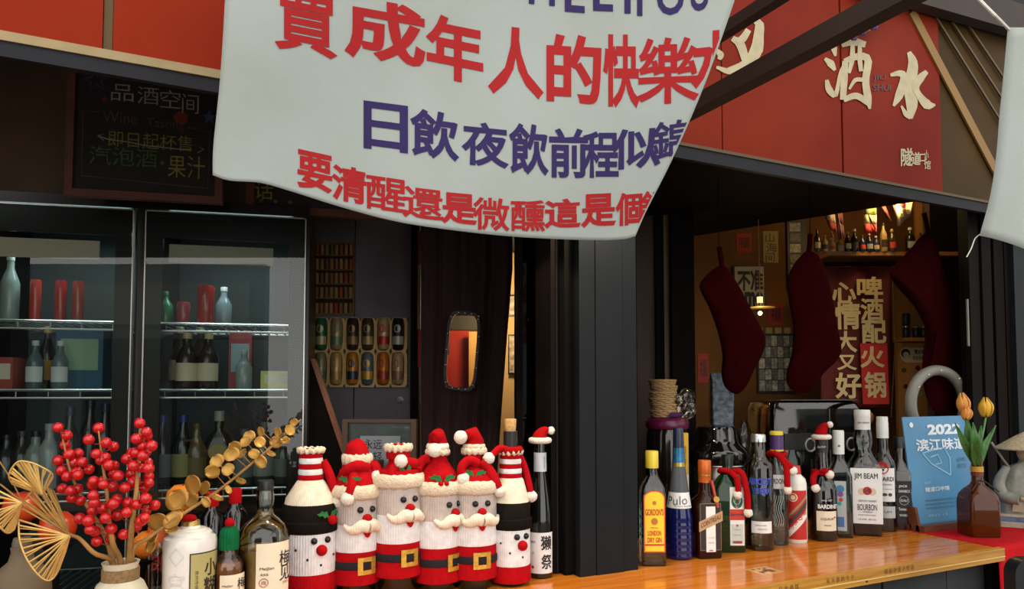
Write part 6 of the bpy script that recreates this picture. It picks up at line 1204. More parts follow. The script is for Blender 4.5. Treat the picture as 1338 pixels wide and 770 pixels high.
# little ornament and pine twig between the white caps
p = at_back(1136, 1.86); D_ = depth(p); o = T('peach_ornament', 'small peach-coloured rounded ornament between the two white bottle caps', 'ornament', p); z1 = zat(546, D_) - BZ; MB().lathe([(.02, 0), (.018, .02), (.006, .05), (.006, z1 - .02)], 16).build('stick', STEM, o, smooth=50); MB().ball((0, 0, z1), .021, 16, 12, (1, .8, 1.2)).build('ornament_body', mat('peach_felt', 'b5683c', .7), o, smooth=80); MB().ball((.008, -.017, z1 + .004), .004, 8, 6).build('knob', mat('dark_red_felt', '6a1a14', .7), o, smooth=80)
p = at_back(1126, 1.8); o = T('pine_twig', 'dark green pine twig behind the big bourbon bottle', 'twig', p); D_ = depth(p); m = MB(); z1 = zat(568, D_) - BZ; m.tube([(0, 0, 0), (.0, 0, z1)], .003, 6); m.build('stem', STEM, o, smooth=80); m = MB()
for i in range(46): a = i * 2.4; z = z1 - .05 + .075 * i / 46; m.tube([(0, 0, z), (.036 * math.cos(a), .03 * math.sin(a), z + .014)], lambda t: .0013 * (1 - t) + .0002, 4)
m.build('needles', mat('pine_green', '1c2a18', .7), o, smooth=80)
# grey ring lamp
p = at_back(1228, 1.545); p.z = CT + .0025; D_ = depth(p); s = D_ / F; zc = zat(528, D_) - CT - .0025; o = T('ring_lamp', 'grey ring-shaped lamp standing behind the blue poster', 'lamp', p, -PHI)
rg = []
for k in range(65):
    a = 2 * math.pi * k / 64; c = Vector((math.cos(a) * 1.4, 0, math.sin(a) * 1.12)); q = []
    for j in range(12): b = 2 * math.pi * j / 12; q.append(c * (39.5 * s + 6.2 * s * math.cos(b)) + Vector((0, .016 * math.sin(b), zc)))
    rg.append(q)
o.rotation_euler.z = 0
MB().rings(rg, False, False).build('ring', mat('grey_ring_plastic', '6e6b62', .4), o, smooth=80); MB().lathe([(.05, 0), (.05, .012), (.01, .016), (.008, zc - 44 * s)], 24).build('stand', BLACK, o, smooth=50)
for a in (25, 50, 92, 120, 150): MB().ball((55 * s * math.cos(R(a)), -.017, zc + 44 * s * math.sin(R(a))), .0025, 8, 6).build('screw_dot', WHITE, o, smooth=80)
# ------------------------------------------------------------------ red table: poster, tulips, figurine, chair
RZ_ = CT + .0025
pb = atY(1200, 692, 1.462); p = Vector((pb.x, 1.462, RZ_)); D_ = depth(p); w_ = atY(1296, 690, 1.462).x - p.x; hp_ = .142 * 0 + 142 * D_ / F * 1.02
o = T('poster_stand', 'blue poster in a small wooden stand beside the whiskey bottle', 'poster', p, 0); tl = R(6)
po = lambda u, v, w=0: (u, .012 + v * math.sin(tl) - w * math.cos(tl), .008 + v * math.cos(tl) + w * math.sin(tl))
MB().prism(rect(.0, w_, 0, hp_), .003, po).build('poster_board', mat('sky_blue_poster', '4280a8', .4, var=.06, vscale=6, coat=.1), o, smooth=0)
pf = lambda u, v: po(u * w_, v * hp_, .0045)
PWH = mat('poster_white', 'd3dbe0', .5)
for a_ in (('2022', .53, .875, .46, .10, .05), ('滨江味道', .47, .735, .68, .115, .025), ('隧道口中馆', .34, .325, .32, .042, .012)): MB().text(pf, *a_).build('white_lettering', PWH, o, smooth=0, fix=False)
MB().add([pf(u, v) for u, v in disc(.1, .925, .025)], [tuple(range(20))]).build('round_mark', PWH, o, smooth=0, fix=False)
mb = MB()
for y in (.225, .19, .155): mb.text(pf, '味道推荐街区餐厅', .37, y, .42, .022, .003)
mb.text(pf, '必吃', .72, .58, .14, .045, .004); mb.text(pf, '餐厅', .72, .52, .14, .045, .004); mb.build('grey_lettering', mat('poster_grey_blue', '3f6f8c', .5), o, smooth=0, fix=False)
mb = MB(); mb.text(pf, '2022.12', .3, .09, .26, .02, .004); mb.text(pf, '推荐:', .22, .385, .1, .024, .003)
for q in ([(.2, .66), (.3, .56), (.42, .50), (.54, .44)], [(.2, .66), (.32, .68), (.5, .7), (.56, .6), (.54, .44)], [(.3, .62), (.4, .64), (.44, .56), (.36, .55)]): ribbon(mb, pf, q, [.012] * len(q))
mb.build('pale_print', mat('poster_pale_blue', '8db8d0', .5), o, smooth=0, fix=False)
WST = wood_mat('walnut_stand', '6e3f28', '52301e', .45, scale=(3, 12, 12)); MB().bbox((-.012, -.028, 0), (w_ + .012, .0, .018)).bbox((-.012, 0.016, 0), (w_ + .012, .05, .018)).build('stand_base', WST, o, smooth=0); MB().prism(rect(-.012, .0, .0, .072), .03, lambda u, v, w: (u, -.012 + v * .2 + w, v + .0)).build('side_bracket', WST, o, smooth=0)
# tulip bottle
p = atZ(1279, 699, RZ_); o, s = stand('vase_bottle', 'square brown glass bottle used as a vase for yellow tulips', 'bottle', 0, 0, .52, p=p); by = 699; zz = lambda y: (by - y) * s; h2 = 19 * s
secs = [(0, h2 - .003, h2 - .003, .008), (.005, h2, h2, .012), (zz(656), h2, h2, .012), (zz(647), h2 - .003, h2 - .003, .014), (zz(640), h2 - .011, h2 - .011, .02), (zz(634), .021, .021, .021), (zz(629), .0155, .0155, .0155), (zz(600), .015, .015, .015), (zz(598), .0165, .0165, .0165), (zz(596.5), .0165, .0165, .0165)]
VB = mat('brown_vase_glass', '6e3410', .06, trans=.6, ior=1.2, coat=.4); MB().loft(secs, 40).build('glass_body', VB, o, smooth=45)
round_bottle(o, [(.0175, zz(617)), (.0175, zz(610))], mat('yellow_band', 'b88a2c', .5), name='neck_band'); round_bottle(o, [(.0168, zz(622)), (.0168, zz(618))], mat('brown_band', '6a2a14', .5), name='neck_band'); MB().patch(lambda u, v: (h2 + .0006, u, v), -.006, .012, zz(692), zz(645), 1, 1).build('side_label', PAPERW, o, smooth=0, fix=False); MB().prism([(-.022, -.006), (.022, -.006), (.026, .006), (-.018, .006)], .001, lambda u, v, w: (h2 + .0008 + w, u, zz(660) + v + u * .7)).build('grey_ribbon', mat('grey_satin', '6a6258', .5), o, smooth=0)
MB().tube([(h2 - .004, -h2 + .004, zz(641)), (.012, -.018, zz(629)), (-.004, -.0185, zz(627)), (-h2 + .006, -h2 + .006, zz(640))], .0022, 6).build('cord', mat('dark_cord', '3a2a1a', .8), o, smooth=60)
TG = mat('tulip_leaf_green', '4c7a34', .5, var=.2, vscale=10, color2='2f5c26', stretch=(20, 20, 1)); TS = mat('tulip_stem_green', '5d8a48', .5)
vb = p + Vector((0, 0, zz(598))); tp = lambda px, py, dy=0.0: atY(px, py, p.y + dy) - p
cols = {'yellow': mat('tulip_yellow', 'e0b02c', .45, var=.15, vscale=30, color2='cc961f'), 'orange': mat('tulip_apricot', 'dd9c44', .45, var=.15, vscale=30, color2='cc7c2e')}
for i, (bx, byy, tx, ty, w2, c, lab, dy) in enumerate(((1288, 545, 1287.5, 519, 9.5, 'yellow', 'plump yellow tulip, the right-hand one in the brown bottle', .01), (1260, 540, 1256.5, 513, 8.5, 'orange', 'tallest apricot tulip on the left in the brown bottle', -.01), (1262, 549, 1264, 531, 7, 'orange', 'small apricot tulip just below the tallest one', -.03))):
    t_ = T('tulip', lab, 'flower', p + Vector((0, 0, zz(600))), 0, 'tulips in the brown bottle'); b = tp(bx, byy, dy) - Vector((0, 0, zz(600))); tt = tp(tx, ty, dy) - Vector((0, 0, zz(600)))
    MB().tube(spline([(0, 0, -.06), (.002 * i, 0, .0), (b.x * .6, b.y * .5, b.z * .55), b], 12), .0028, 7).build('stem', TS, t_, smooth=80); ax = tt - b; H_ = ax.length; rot = Vector((0, 0, 1)).rotation_difference(ax.normalized()).to_matrix(); wr = w2 * depth(p) / F
    for k in range(6):
        m = MB(); rows = []; a0 = k * math.pi / 3; out = 1.0 if k % 2 else .9
        for i_ in range(9):
            v = i_ / 8; rad = wr * out * (math.sin(math.pi * min(1, .12 + v * .80)) ** .7) * (1 if v < .6 else 1 - .35 * (v - .6) / .4); ha = .62 * (math.sin(math.pi * min(.97, .12 + v * .86)) ** .6); rows.append([b + rot @ Vector((rad * math.cos(a0 + ha * q), rad * math.sin(a0 + ha * q), H_ * v * (1 if abs(q) < .5 else .985))) for q in (-1, -.5, 0, .5, 1)])
        m.rings(rows, False, False, closed=False); q_ = m.build('petal', cols[c], t_, smooth=80); k_ = q_.modifiers.new('thickness', 'SOLIDIFY'); k_.thickness = .0012
    for (lx, ly, mx_, my_, wl) in (((1300, 556, 1286, 580, 7), (1281, 556, 1278, 575, 6)), ((1247, 553, 1258, 578, 7), (1262, 545, 1264, 570, 8.5)), ((1270, 552, 1272, 575, 7.5),))[i]:
        m = MB(); e = tp(lx, ly, dy - .012) - Vector((0, 0, zz(600))); c_ = tp(mx_, my_, dy - .02) - Vector((0, 0, zz(600))); q = spline([(.0, 0, -.03), (c_.x * .35, c_.y * .3, .004), c_, e], 12); rows = []
        for j, v in enumerate(q):
            t = j / 12; ww = wl * depth(p) / F * (math.sin(math.pi * (.15 + .85 * t)) ** .8) * (1 if j > 3 else .5 + .16 * j); rows.append([v + RGT * (ww * u) * .9 + FWD * (abs(u) ** 2 * -.006) for u in (-1, -.5, 0, .5, 1)])
        m.rings(rows, False, False, closed=False); q_ = m.build('leaf', TG, t_, smooth=80); k_ = q_.modifiers.new('thickness', 'SOLIDIFY'); k_.thickness = .0012
# figurine
p = atZ(1343, 688, RZ_); p.z = RZ_; o, s = stand('fisherman_figurine', 'grey glazed figurine of a seated fisherman in a wide straw hat', 'figurine', 0, 0, .1, p=p); by = 688; zz = lambda y: (by - y) * s
ROBE = mat('grey_glaze_robe', '87867a', .5, var=.3, vscale=30, bump=.4, bscale=50); SKIN = mat('clay_skin', 'b59a78', .55); STRAW = mat('straw_hat', 'a8977a', .8, var=.25, vscale=120, bump=.5, bscale=120)
MB().loft([(0, 38 * s, .05, .01), (zz(682), 38 * s, .05, .01), (zz(681), 36.5 * s, .048, .01), (zz(675), 36.5 * s, .048, .01), (zz(674), 38 * s, .05, .01), (zz(671), 38 * s, .05, .01)], 32).build('plinth', mat('plinth_stone', 'a39a86', .5, var=.2, vscale=40), o, smooth=30); MB().loft([(zz(681), 37.2 * s, .0487, .01), (zz(675), 37.2 * s, .0487, .01)], 32, False, False).build('blue_band', mat('blue_band', '50607e', .5, var=.5, vscale=60), o, smooth=30)
body = MB().loft([(zz(671), 32 * s, .045, .04), (zz(662), 33 * s, .046, .045), (zz(648), 28 * s, .042, .042), (zz(634), 25 * s, .037, .037), (zz(620), 23 * s, .033, .033), (zz(610), 18 * s, .026, .026), (zz(606), 9 * s, .015, .015), (zz(600), 6.5 * s, .012, .012)], 40)
for v in body.v: a = math.atan2(v.x, v.y); v.x *= 1 + .035 * math.sin(a * 11 + v.z * 30); v.y *= 1 + .05 * math.sin(a * 9 + v.z * 20)
body.build('robed_body', ROBE, o, smooth=80)
head = MB().ball((0, -.006, zz(592)), 11 * s, 20, 14, (.9, 1, 1.15)); [setattr(v, 'y', v.y - .004 * math.exp(-((v.x / .004) ** 2) - ((v.z - zz(593)) / .005) ** 2)) for v in head.v if v.y < 0]; head.build('head', SKIN, o, smooth=80)
mb = MB()
for sg in (-1, 1): mb.ball((sg * .0085, -.0275, zz(590)), .002, 8, 6, (1.5, .6, .8))
mb.build('eyes', INK, o, smooth=80); MB().ball((0, -.029, zz(600)), .006, 10, 8, (1.2, .5, 1.4), jit=.1).build('beard', mat('grey_beard', '8c857a', .8), o, smooth=80)
MB().lathe([(34 * s, zz(588)), (34.5 * s, zz(586.5)), (22 * s, zz(578)), (10 * s, zz(570)), (1.2 * s, zz(565)), (.3 * s, zz(564.5))], 40, False, True).build('straw_hat', STRAW, o, smooth=50)
for sg in (-1, 1): MB().tube(spline([(sg * 20 * s, -.004, zz(613)), (sg * 30 * s, -.02, zz(632)), (sg * 26 * s, -.04, zz(648)), (sg * 10 * s, -.052, zz(650))], 12), lambda t: .015 + .006 * t, 12).build('sleeve', ROBE, o, smooth=80)
for sg in (-1, 1):
    hnd = MB().ball((sg * 6 * s, -.056, zz(650)), .0085, 12, 8, (1.1, .8, .8))
    for k in range(4): hnd.tube([(sg * (4 * s) - sg * .001, -.060, zz(650) + .006 - k * .0038), (sg * -.5 * s, -.066, zz(650) + .005 - k * .0038)], lambda t: .0022 * (1 - .3 * t), 6)
    hnd.tube([(sg * 6 * s, -.058, zz(650) + .007), (sg * 3 * s, -.064, zz(650) + .011)], .0022, 6); hnd.build('hand', SKIN, o, smooth=80)
MB().tube([(-37 * s, -.0, zz(580)), (-24 * s, -.01, zz(603)), (-16 * s, -.016, zz(616))], .0036, 8).build('fishing_rod', mat('rod_wood', '8a7c6a', .6), o, smooth=80); MB().prism([(-.011, 0), (.011, 0), (.016, -.03), (-.016, -.03)], .004, lambda u, v, w: (-12 * s + u, -.05 - w, zz(655) + v)).build('pouch', mat('pale_pouch', '9c8f72', .7), o, smooth=0)
# chair
p = atD(1362, 770, 1.45); ch = T('bar_chair', 'black chair at the lower right corner in front of the red cloth', 'chair', Vector((p.x, p.y, 0)), -PHI * .7); zt_ = zat(731, 1.45); BCH = mat('black_leatherette', '16171a', .35)
bk = MB(); q_ = [(-.2 + .03 * (1 - math.cos(a)), zt_ - .03 + .03 * math.sin(a)) for a in [R(90) * k / 6 for k in range(7)]]; poly = [(-.06, zt_ - .30)] + [(-.06 + .03 * (1 - math.cos(a)), zt_ - .03 + .03 * math.sin(a)) for a in [R(90) * k / 6 for k in range(7)]] + [(.34 - .03 * (1 - math.cos(a)), zt_ - .03 + .03 * math.sin(a)) for a in [R(90) * k / 6 for k in range(6, -1, -1)]] + [(.34, zt_ - .30)]
bk.prism(poly, .03, lambda u, v, w: (u, w + .0, v)).build('backrest', BCH, ch, smooth=30); MB().loft([(.70, .2, .19, .04), (.71, .21, .2, .05), (.745, .21, .2, .05), (.755, .2, .19, .05)], 32).build('seat', BCH, ch, loc=(.14, -.2, 0), smooth=40)
for X in (-.03, .31):
    MB().tube([(X, .0, 0), (X, .012, .7), (X, .015, zt_ - .2)], .012, 8).build('leg', BLACK, ch, smooth=60); MB().tube([(X, -.38, 0), (X, -.36, .71)], .012, 8).build('leg', BLACK, ch, smooth=60)
# ------------------------------------------------------------------ bar room: stockings, posters, shelf, lamp
STOCK = mat('dark_red_plush_stocking', '240304', 1.0, var=.15, vscale=30, bump=.3, bscale=150, spec=.02)
def stocking(lab, outline, D, hook, Y=None):
    """plush stocking from its outline, padded to a real thickness"""
    s = D / F; cx = sum(a for a, b in outline) / len(outline); cy = sum(b for a, b in outline) / len(outline)
    p = atY(cx, cy, Y) if Y else atD(cx, cy, D); o = T('christmas_stocking', lab, 'stocking', p, 0 if Y else -PHI, 'red plush stockings hung in the bar window')
    P = spline([(a, b, 0) for a, b in outline + outline[:1]], 72)[:-1]
    if Y: PL = lambda x_, z_: (lambda g: (g.x - p.x, g.z - p.z))(atY(x_, z_, Y))
    else: PL = lambda x_, z_: ((x_ - cx) * s, -(z_ - cy) * s)
    L = lambda q, k, y: (lambda g: (g[0], y, g[1]))(PL(cx + (q.x - cx) * k, cy + (q.y - cy) * k))
    th = .021; rings = [[L(q, k, y) for q in P] for k, y in ((.05, -th), (.5, -th * .95), (.8, -th * .75), (.94, -th * .4), (1, 0), (.94, th * .4), (.8, th * .75), (.5, th * .95), (.05, th))]
    MB().rings(rings).build('stocking_body', STOCK, o, smooth=70); h = [(PL(a, b)[0], 0, PL(a, b)[1]) for a, b in hook]; MB().tube(spline(h, 8), .008, 8).build('hanging_loop', STOCK, o, smooth=80)
    MB().tube([h[-1], (h[-1][0], 0, 2.198 - p.z)], .0012, 5).build('hook_wire', BLACKMATTE, o)
    return o
stocking('left plush stocking hanging toe to the right in the bar window', [(944, 345), (953, 352), (970, 380), (985, 410), (1000, 441), (996, 462), (984, 485), (974, 505), (962, 515), (948, 508), (942, 492), (944, 468), (938, 435), (926, 400), (915, 377), (918, 366), (932, 352)], 2.15, [(945, 350), (943, 335), (941, 322)])
stocking('middle plush stocking beside the maroon wall banner, hanging straight', [(1056, 326), (1070, 332), (1080, 352), (1088, 385), (1094, 425), (1099, 455), (1092, 472), (1075, 488), (1062, 508), (1046, 514), (1031, 508), (1026, 492), (1034, 462), (1036, 425), (1031, 392), (1030, 365), (1040, 343)], 2.2, [(1058, 334), (1060, 320), (1061, 305)])
stocking('right plush stocking, largest, hanging in front of the brown column', [(1212, 303), (1222, 318), (1232, 352), (1250, 385), (1266, 415), (1273, 450), (1273, 515), (1262, 540), (1238, 545), (1217, 534), (1208, 500), (1215, 470), (1216, 440), (1206, 415), (1194, 395), (1176, 374), (1162, 356), (1170, 345), (1190, 325), (1202, 310)], 2.6, [(1213, 312), (1211, 295), (1207, 278)], 1.60)
PW = BD - .001
def poster(name, lab, px0, px1, py0, py1, paper, lines, cat='poster', frame=None, dark='1c1712'):
    o = onwall(name, lab, cat, (px0 + px1) / 2, (py0 + py1) / 2, PW)
    if frame: wallbox(o, PW, px0 - 2, px1 + 2, py0 - 2, py1 + 2, .012, 'frame', mat('frame_' + frame, frame, .5)); n = .0125
    else: n = 0
    wallbox(o, PW, px0, px1, py0, py1, .002, 'sheet', mat('sheet_' + paper, paper, .7), n=n); by = {}
    for c, st, x, y, w_, h, *r in lines:
        a = lw(o, PW, x, y); sc = PW / F; by.setdefault(c, MB()).text(lambda u, v: (u, -n - .003, v), st, a[0], a[1], w_ * sc, h * sc, r[0] if r else .01)
    for c, mb in by.items(): mb.build('printed_lettering', ink(c), o, smooth=0, fix=False)
    return o
poster('wall_sign', 'square pale sign with big black brush letters behind the pendant lamp', 961, 999, 348, 402, 'b0a48a', [('1c1712', '不准', 981, 366, 34, 28, .04), ('1c1712', 'emo', 981, 391, 34, 20, .05)], 'sign', '241a12')
for q, lab in (((965, 985, 303, 328), 'upper left red paper with characters high on the mustard wall'), ((1005, 1025, 396, 425), 'red paper with characters right of the pendant lamp'), ((912, 926, 462, 500), 'red paper low at the left edge of the mustard wall')): poster('red_paper', lab, *q, '9c2f1c', [('5a1410', '福', (q[0] + q[1]) / 2, (q[2] + q[3]) / 2, (q[1] - q[0]) * .7, (q[3] - q[2]) * .6, .02)], 'paper')
poster('paper_scroll', 'narrow pale paper scroll with grey characters beside the shelf end', 1000, 1020, 300, 342, 'a08a56', [('54462c', '山', 1009, 309, 12, 12), ('54462c', '海', 1011, 322, 14, 13), ('54462c', '间', 1009, 335, 12, 12)], 'scroll')
o = onwall('photo_wall', 'dark framed board covered with small black and white photo cards', 'frame', 1012, 474, PW); wallbox(o, PW, 989, 1040, 436, 513, .014, 'board', mat('frame_1d1711', '1d1711', .5))
CARD = [mat('photo_card_%d' % i, c, .5, var=.7, vscale=60 + 10 * i) for i, c in enumerate(('8f8a7e', '5a564e', 'a39c8a', '6f6a5c'))]
for r_ in range(5):
    for c_ in range(6): x = 991 + c_ * 8.1; y = 439 + r_ * 14.6; wallbox(o, PW, x, x + 7.2, y, y + 13.4, .002, 'photo_card', CARD[(r_ * 5 + c_ * 3) % 4], n=.0142)
for i in range(4): wallbox(o, PW, 990 + i * 12, 998 + i * 12, 428, 437, .003, 'paper_tab', mat('paper_tab', 'a8905a', .7))
o = onwall('menu_board', 'dark tall photo board behind the middle stocking', 'frame', 1040, 340, PW); wallbox(o, PW, 1031, 1056, 286, 378, .012, 'board', mat('frame_241a12', '241a12', .5))
for i in range(6): wallbox(o, PW, 1034, 1048, 290 + i * 14, 301 + i * 14, .002, 'photo_card', CARD[i % 4], n=.0122)
# wall banner
o = onwall('cloth_wall_banner', 'maroon hanging cloth with cream and red-panel characters below the bottle shelf', 'banner', 1120, 440, 2.75); s_ = 2.75 / F
m = MB(); rows = [[(lambda a: (a[0], -.012 - .008 * math.sin(j * .9 + i * .15), a[1]))(lw(o, 2.75, 1074 + (1166 - 1074) * j / 16 - i * .12, 346 + (530 - 346) * i / 24 + (2 if j % 16 else 0))) for j in range(17)] for i in range(25)]
q_ = m.rings(rows, False, False, closed=False).build('banner_cloth', mat('maroon_banner_cloth', '5a1a12', .85, var=.15, vscale=8), o, smooth=80); k_ = q_.modifiers.new('thickness', 'SOLIDIFY'); k_.thickness = .002
wl = lambda px, py, y=-.026: (lambda a: (a[0], y, a[1]))(lw(o, 2.75, px, py))
MB().prism([(1121, 449), (1156, 449), (1157, 528), (1123, 528)], .003, lambda u, v, w: wl(u, v, -.023 - w)).build('red_panel', mat('bright_red_cloth', 'b5261c', .8), o, smooth=0)
mb = MB(); f_ = lambda u, v: wl(u, v, -.028)
for ch_, x, y, w2, h in (('啤', 1135, 377, 34, 30), ('酒', 1137, 405, 30, 30), ('配', 1139, 434, 32, 30), ('火', 1136, 467, 32, 28), ('锅', 1139, 503, 28, 34), ('心', 1101, 383, 32, 28), ('情', 1105, 413, 34, 36), ('大', 1102, 447, 30, 28), ('好', 1104, 504, 34, 34)): mb.text(f_, ch_, x, y, w2, -h, .028)
mb.text(f_, '又', 1103, 474, 26, -20, .028); mb.build('cream_characters', mat('cream_banner_print', 'cbb27a', .7), o, smooth=0, fix=False)
wallbox(o, 2.75, 1070, 1170, 343, 347, .03, 'hanging_rod', DARK, n=.002); MB().tube([wl(1166, 346, -.02), wl(1169, 440, -.015), wl(1160, 545, -.02)], .002, 5).build('side_cord', mat('rope_brown', '5a4326', .8), o)
# shelf with bottles and flags
SD = 2.72; o = onwall('bottle_shelf', 'wall shelf of liquor bottles high in the bar room under the flags', 'shelf', 1140, 338, SD + .14); wallbox(o, SD + .14, 1062, 1222, 338, 343, .17, 'shelf_board', mat('shelf_tan', '8a5c2a', .6)); wallbox(o, SD + .14, 1062, 1222, 343, 347, .01, 'shelf_batten', DARK)
zs = zat(338, SD + .14)
specs = [(1068, 300, 8, '3a2a1a'), (1078, 308, 9, 'b59a5a'), (1088, 312, 9, 'c9b27a'), (1098, 311, 9, 'b8923e'), (1108, 304, 8, '2a1a12'), (1117, 300, 9, '1f1a16'), (1127, 308, 8, '202a44'), (1136, 306, 9, '1c2038'), (1145, 309, 8, '26304a'), (1155, 292, 9, 'd0b070'), (1166, 300, 9, '3a2c1a'), (1190, 298, 12, '1f1812'), (1204, 305, 8, '5a3a1a')]
for i, (px, yt, w2, c) in enumerate(specs):
    p = atD(px, 338, SD); p.z = zs; h = zat(yt, SD) - zs; r = w2 / 2 * SD / F; lab = {'1': 'dark', '2': 'dark blue', '3': 'brown', '5': 'amber', 'b': 'honey-coloured', 'c': 'pale gold', 'd': 'clear golden'}[c[0]]
    if c[:2] in ('20', '1c', '26') : lab = 'navy'
    b = T('shelf_bottle', lab + ' liquor bottle on the high bar shelf, ' + ('first', 'second', 'third', 'fourth', 'fifth', 'sixth', 'seventh', 'eighth', 'ninth', 'tenth', 'eleventh', 'twelfth', 'thirteenth')[i] + ' from the left', 'bottle', p, 0, 'liquor bottles on the high shelf'); gm = mat('shelf_glass_' + c, c, .12, trans=.35 if c[0] in 'bcd' else 0, coat=.3, ior=1.3)
    MB().lathe([(r * .92, 0), (r, .004), (r, h * .6), (r * .7, h * .7), (r * .38, h * .8), (r * .36, h * .94)], 18).build('glass_body', gm, b, smooth=45); MB().lathe([(r * .42, h * .92), (r * .42, h), (r * .36, h + .002)], 12).build('cap', mat('shelf_cap_' + str(i % 3), ('1f1a16', '9c7a3a', 'b8b0a0')[i % 3], .4), b, smooth=45); MB().patch(lambda u, v: cyl(r)(u, v, .0006), -r, r, h * .15, h * .42, 8, 1).build('label', mat('shelf_label_' + str(i % 4), ('b8a47a', '3a2a1a', 'a8342a', '8a8a8a')[i % 4], .6), b, smooth=60, fix=False); b.rotation_euler.z = -PHI
def flag(lab, poly, cols_, D, stick, em=None):
    cx = sum(a for a, b in poly) / len(poly); cy = sum(b for a, b in poly) / len(poly); o = T('hand_flag', lab, 'flag', atD(cx, cy, D), -PHI, 'little flags above the bottle shelf'); o['u0'] = 0; s = D / F; f = lambda u, v, w=0: ((u - cx) * s, -w + .006 * math.sin((u - cx) * .3), -(v - cy) * s)
    n = len(cols_); a, b, c, d = poly       # a-b top edge, d-c bottom edge; stripes run down the drop
    for i, c_ in enumerate(cols_):
        l0 = [a[k] + (d[k] - a[k]) * i / n for k in (0, 1)]; r0 = [b[k] + (c[k] - b[k]) * i / n for k in (0, 1)]; l1 = [a[k] + (d[k] - a[k]) * (i + 1) / n for k in (0, 1)]; r1 = [b[k] + (c[k] - b[k]) * (i + 1) / n for k in (0, 1)]
        m = MB(); m.rings([[f(l0[0] + (r0[0] - l0[0]) * t / 6, l0[1] + (r0[1] - l0[1]) * t / 6) for t in range(7)], [f(l1[0] + (r1[0] - l1[0]) * t / 6, l1[1] + (r1[1] - l1[1]) * t / 6) for t in range(7)]], False, False, closed=False); q = m.build('flag_cloth', mat('flag_' + c_, c_, .8), o, smooth=60); k_ = q.modifiers.new('thickness', 'SOLIDIFY'); k_.thickness = .0012
    MB().tube([f(*stick[0], .004), f(*stick[1], .004)], .0025, 6).build('flag_stick', mat('dark_stick', '3a1a12', .6), o)
    if em:
        for c_, q in em: MB().add([f(u, v, .010) for u, v in q], [tuple(range(len(q)))]).build('emblem', ink(c_), o, smooth=0, fix=False)
    return o
flag('red flag with a pale stripe at the left end of the bottle shelf', [(1080, 276), (1092, 280), (1094, 304), (1082, 300)], ['b8a890', '8a1f1c'], 2.66, [(1074, 268), (1088, 312)]); flag('dark red folded flag left of the green-white-red one', [(1093, 272), (1102, 276), (1104, 312), (1093, 310)], ['6a1616', '5a1214'], 2.64, [(1091, 266), (1100, 314)]); flag('green, white and red striped flag above the shelf', [(1128, 268), (1146, 268), (1146, 305), (1128, 306)], ['6a7a3a', 'b8a880', 'a8281f'], 2.66, [(1128, 270), (1144, 300)]); flag('white flag with a red and blue disc and dark bars above the shelf', [(1170, 262), (1193, 262), (1190, 282), (1172, 296)], ['c9b98e'], 2.64, [(1166, 262), (1174, 296)], [('8a2a20', disc(1178, 269, 4.5)), ('2a2a4a', [(1173.6, 270), (1176, 271.5), (1180, 269), (1182.4, 270), (1181, 273), (1178, 273.6), (1175, 273)]), ('3a3228', rect(1174, 1178, 280, 285)), ('3a3228', rect(1184, 1188, 274, 280))]); flag('thin dark red flag rolled round its stick near the wall lamp', [(1150, 270), (1156, 268), (1164, 284), (1160, 286)], ['6a1c16'], 2.66, [(1148, 266), (1164, 288)])
o = onwall('sticker_sign', 'pale sticker sign with a round black-haired face on the tan cardboard', 'sign', 1195, 463, 2.86); wallbox(o, 2.86, 1170, 1218, 448, 620, .02, 'tan_board', mat('tan_card', '9c6a2c', .7, var=.15, vscale=8)); a = lambda x, y, n=.022: (lambda q: (q[0], -n, q[1]))(lw(o, 2.86, x, y))
o['u0'] = (1195 - CX) / F * 2.86
MB().prism([(1173, 463), (1176, 456), (1181, 453.5), (1187, 455), (1216, 455), (1216, 474), (1180, 474), (1175, 470)], .001, lambda u, v, w: a(u, v, .021 + w)).build('sticker', mat('sticker_cream', 'b5a27a', .6), o, smooth=0)
mb = MB(); mb.add([a(*q, .0225) for q in disc(1180.5, 462, 6)], [tuple(range(20))]); mb.text(lambda u, v: a(u, v, .0226), '营业中请进', 1203, 460, 22, -6, .03); mb.text(lambda u, v: a(u, v, .0226), '欢迎光临小酒馆', 1202, 468, 25, -5, .02); mb.build('printed_lettering', INK, o, smooth=0, fix=False); mb = MB(); mb.add([a(*q, .0232) for q in disc(1181, 464, 4)], [tuple(range(20))]); mb.build('face_print', mat('sticker_cream', 'b5a27a', .6), o, smooth=0, fix=False)
for i, (x, y) in enumerate(((1178, 484), (1196, 481), (1190, 490), (1205, 500), (1180, 505), (1198, 515))): MB().add([a(*q, .0215) for q in disc(x, y, 3.2)], [tuple(range(20))]).build('small_sticker', mat('small_sticker_' + str(i % 3), ('4a3a1c', '3a1c14', '8a7a5a')[i % 3], .6), o, smooth=0, fix=False)
for i, (x, yb, yt) in enumerate(((1184, 426, 409), (1184, 442, 427), (1197, 442, 427), (1207, 442, 427))):
    p = atD(x, yb, 2.84); b = T('small_can', ('top can of the dark can stack right of the maroon banner', 'bottom left can of the dark stack right of the maroon banner', 'middle can of the dark stack right of the maroon banner', 'right can of the dark stack near the right stocking')[i], 'can', p, 0, 'dark cans stacked by the banner'); h = (yb - yt) * 2.84 / F - .001; MB().lathe([(.011, 0), (.0135, .003), (.0135, h - .003), (.0115, h)], 16).build('can_body', mat('dark_can', '2a2f2c', .3, metal=.5), b, smooth=50); MB().lathe([(.0138, h - .004), (.0115, h + .0005)], 16, False, True).build('can_lid', mat('can_lid', 'a89a7a', .3, metal=.7), b, smooth=50)
o = onwall('can_ledge', 'tan ledge under the stacked dark cans', 'shelf', 1195, 444, 2.87); wallbox(o, 2.87, 1172, 1216, 442.4, 447, .06, 'ledge_board', mat('tan_card', '9c6a2c', .7)); 
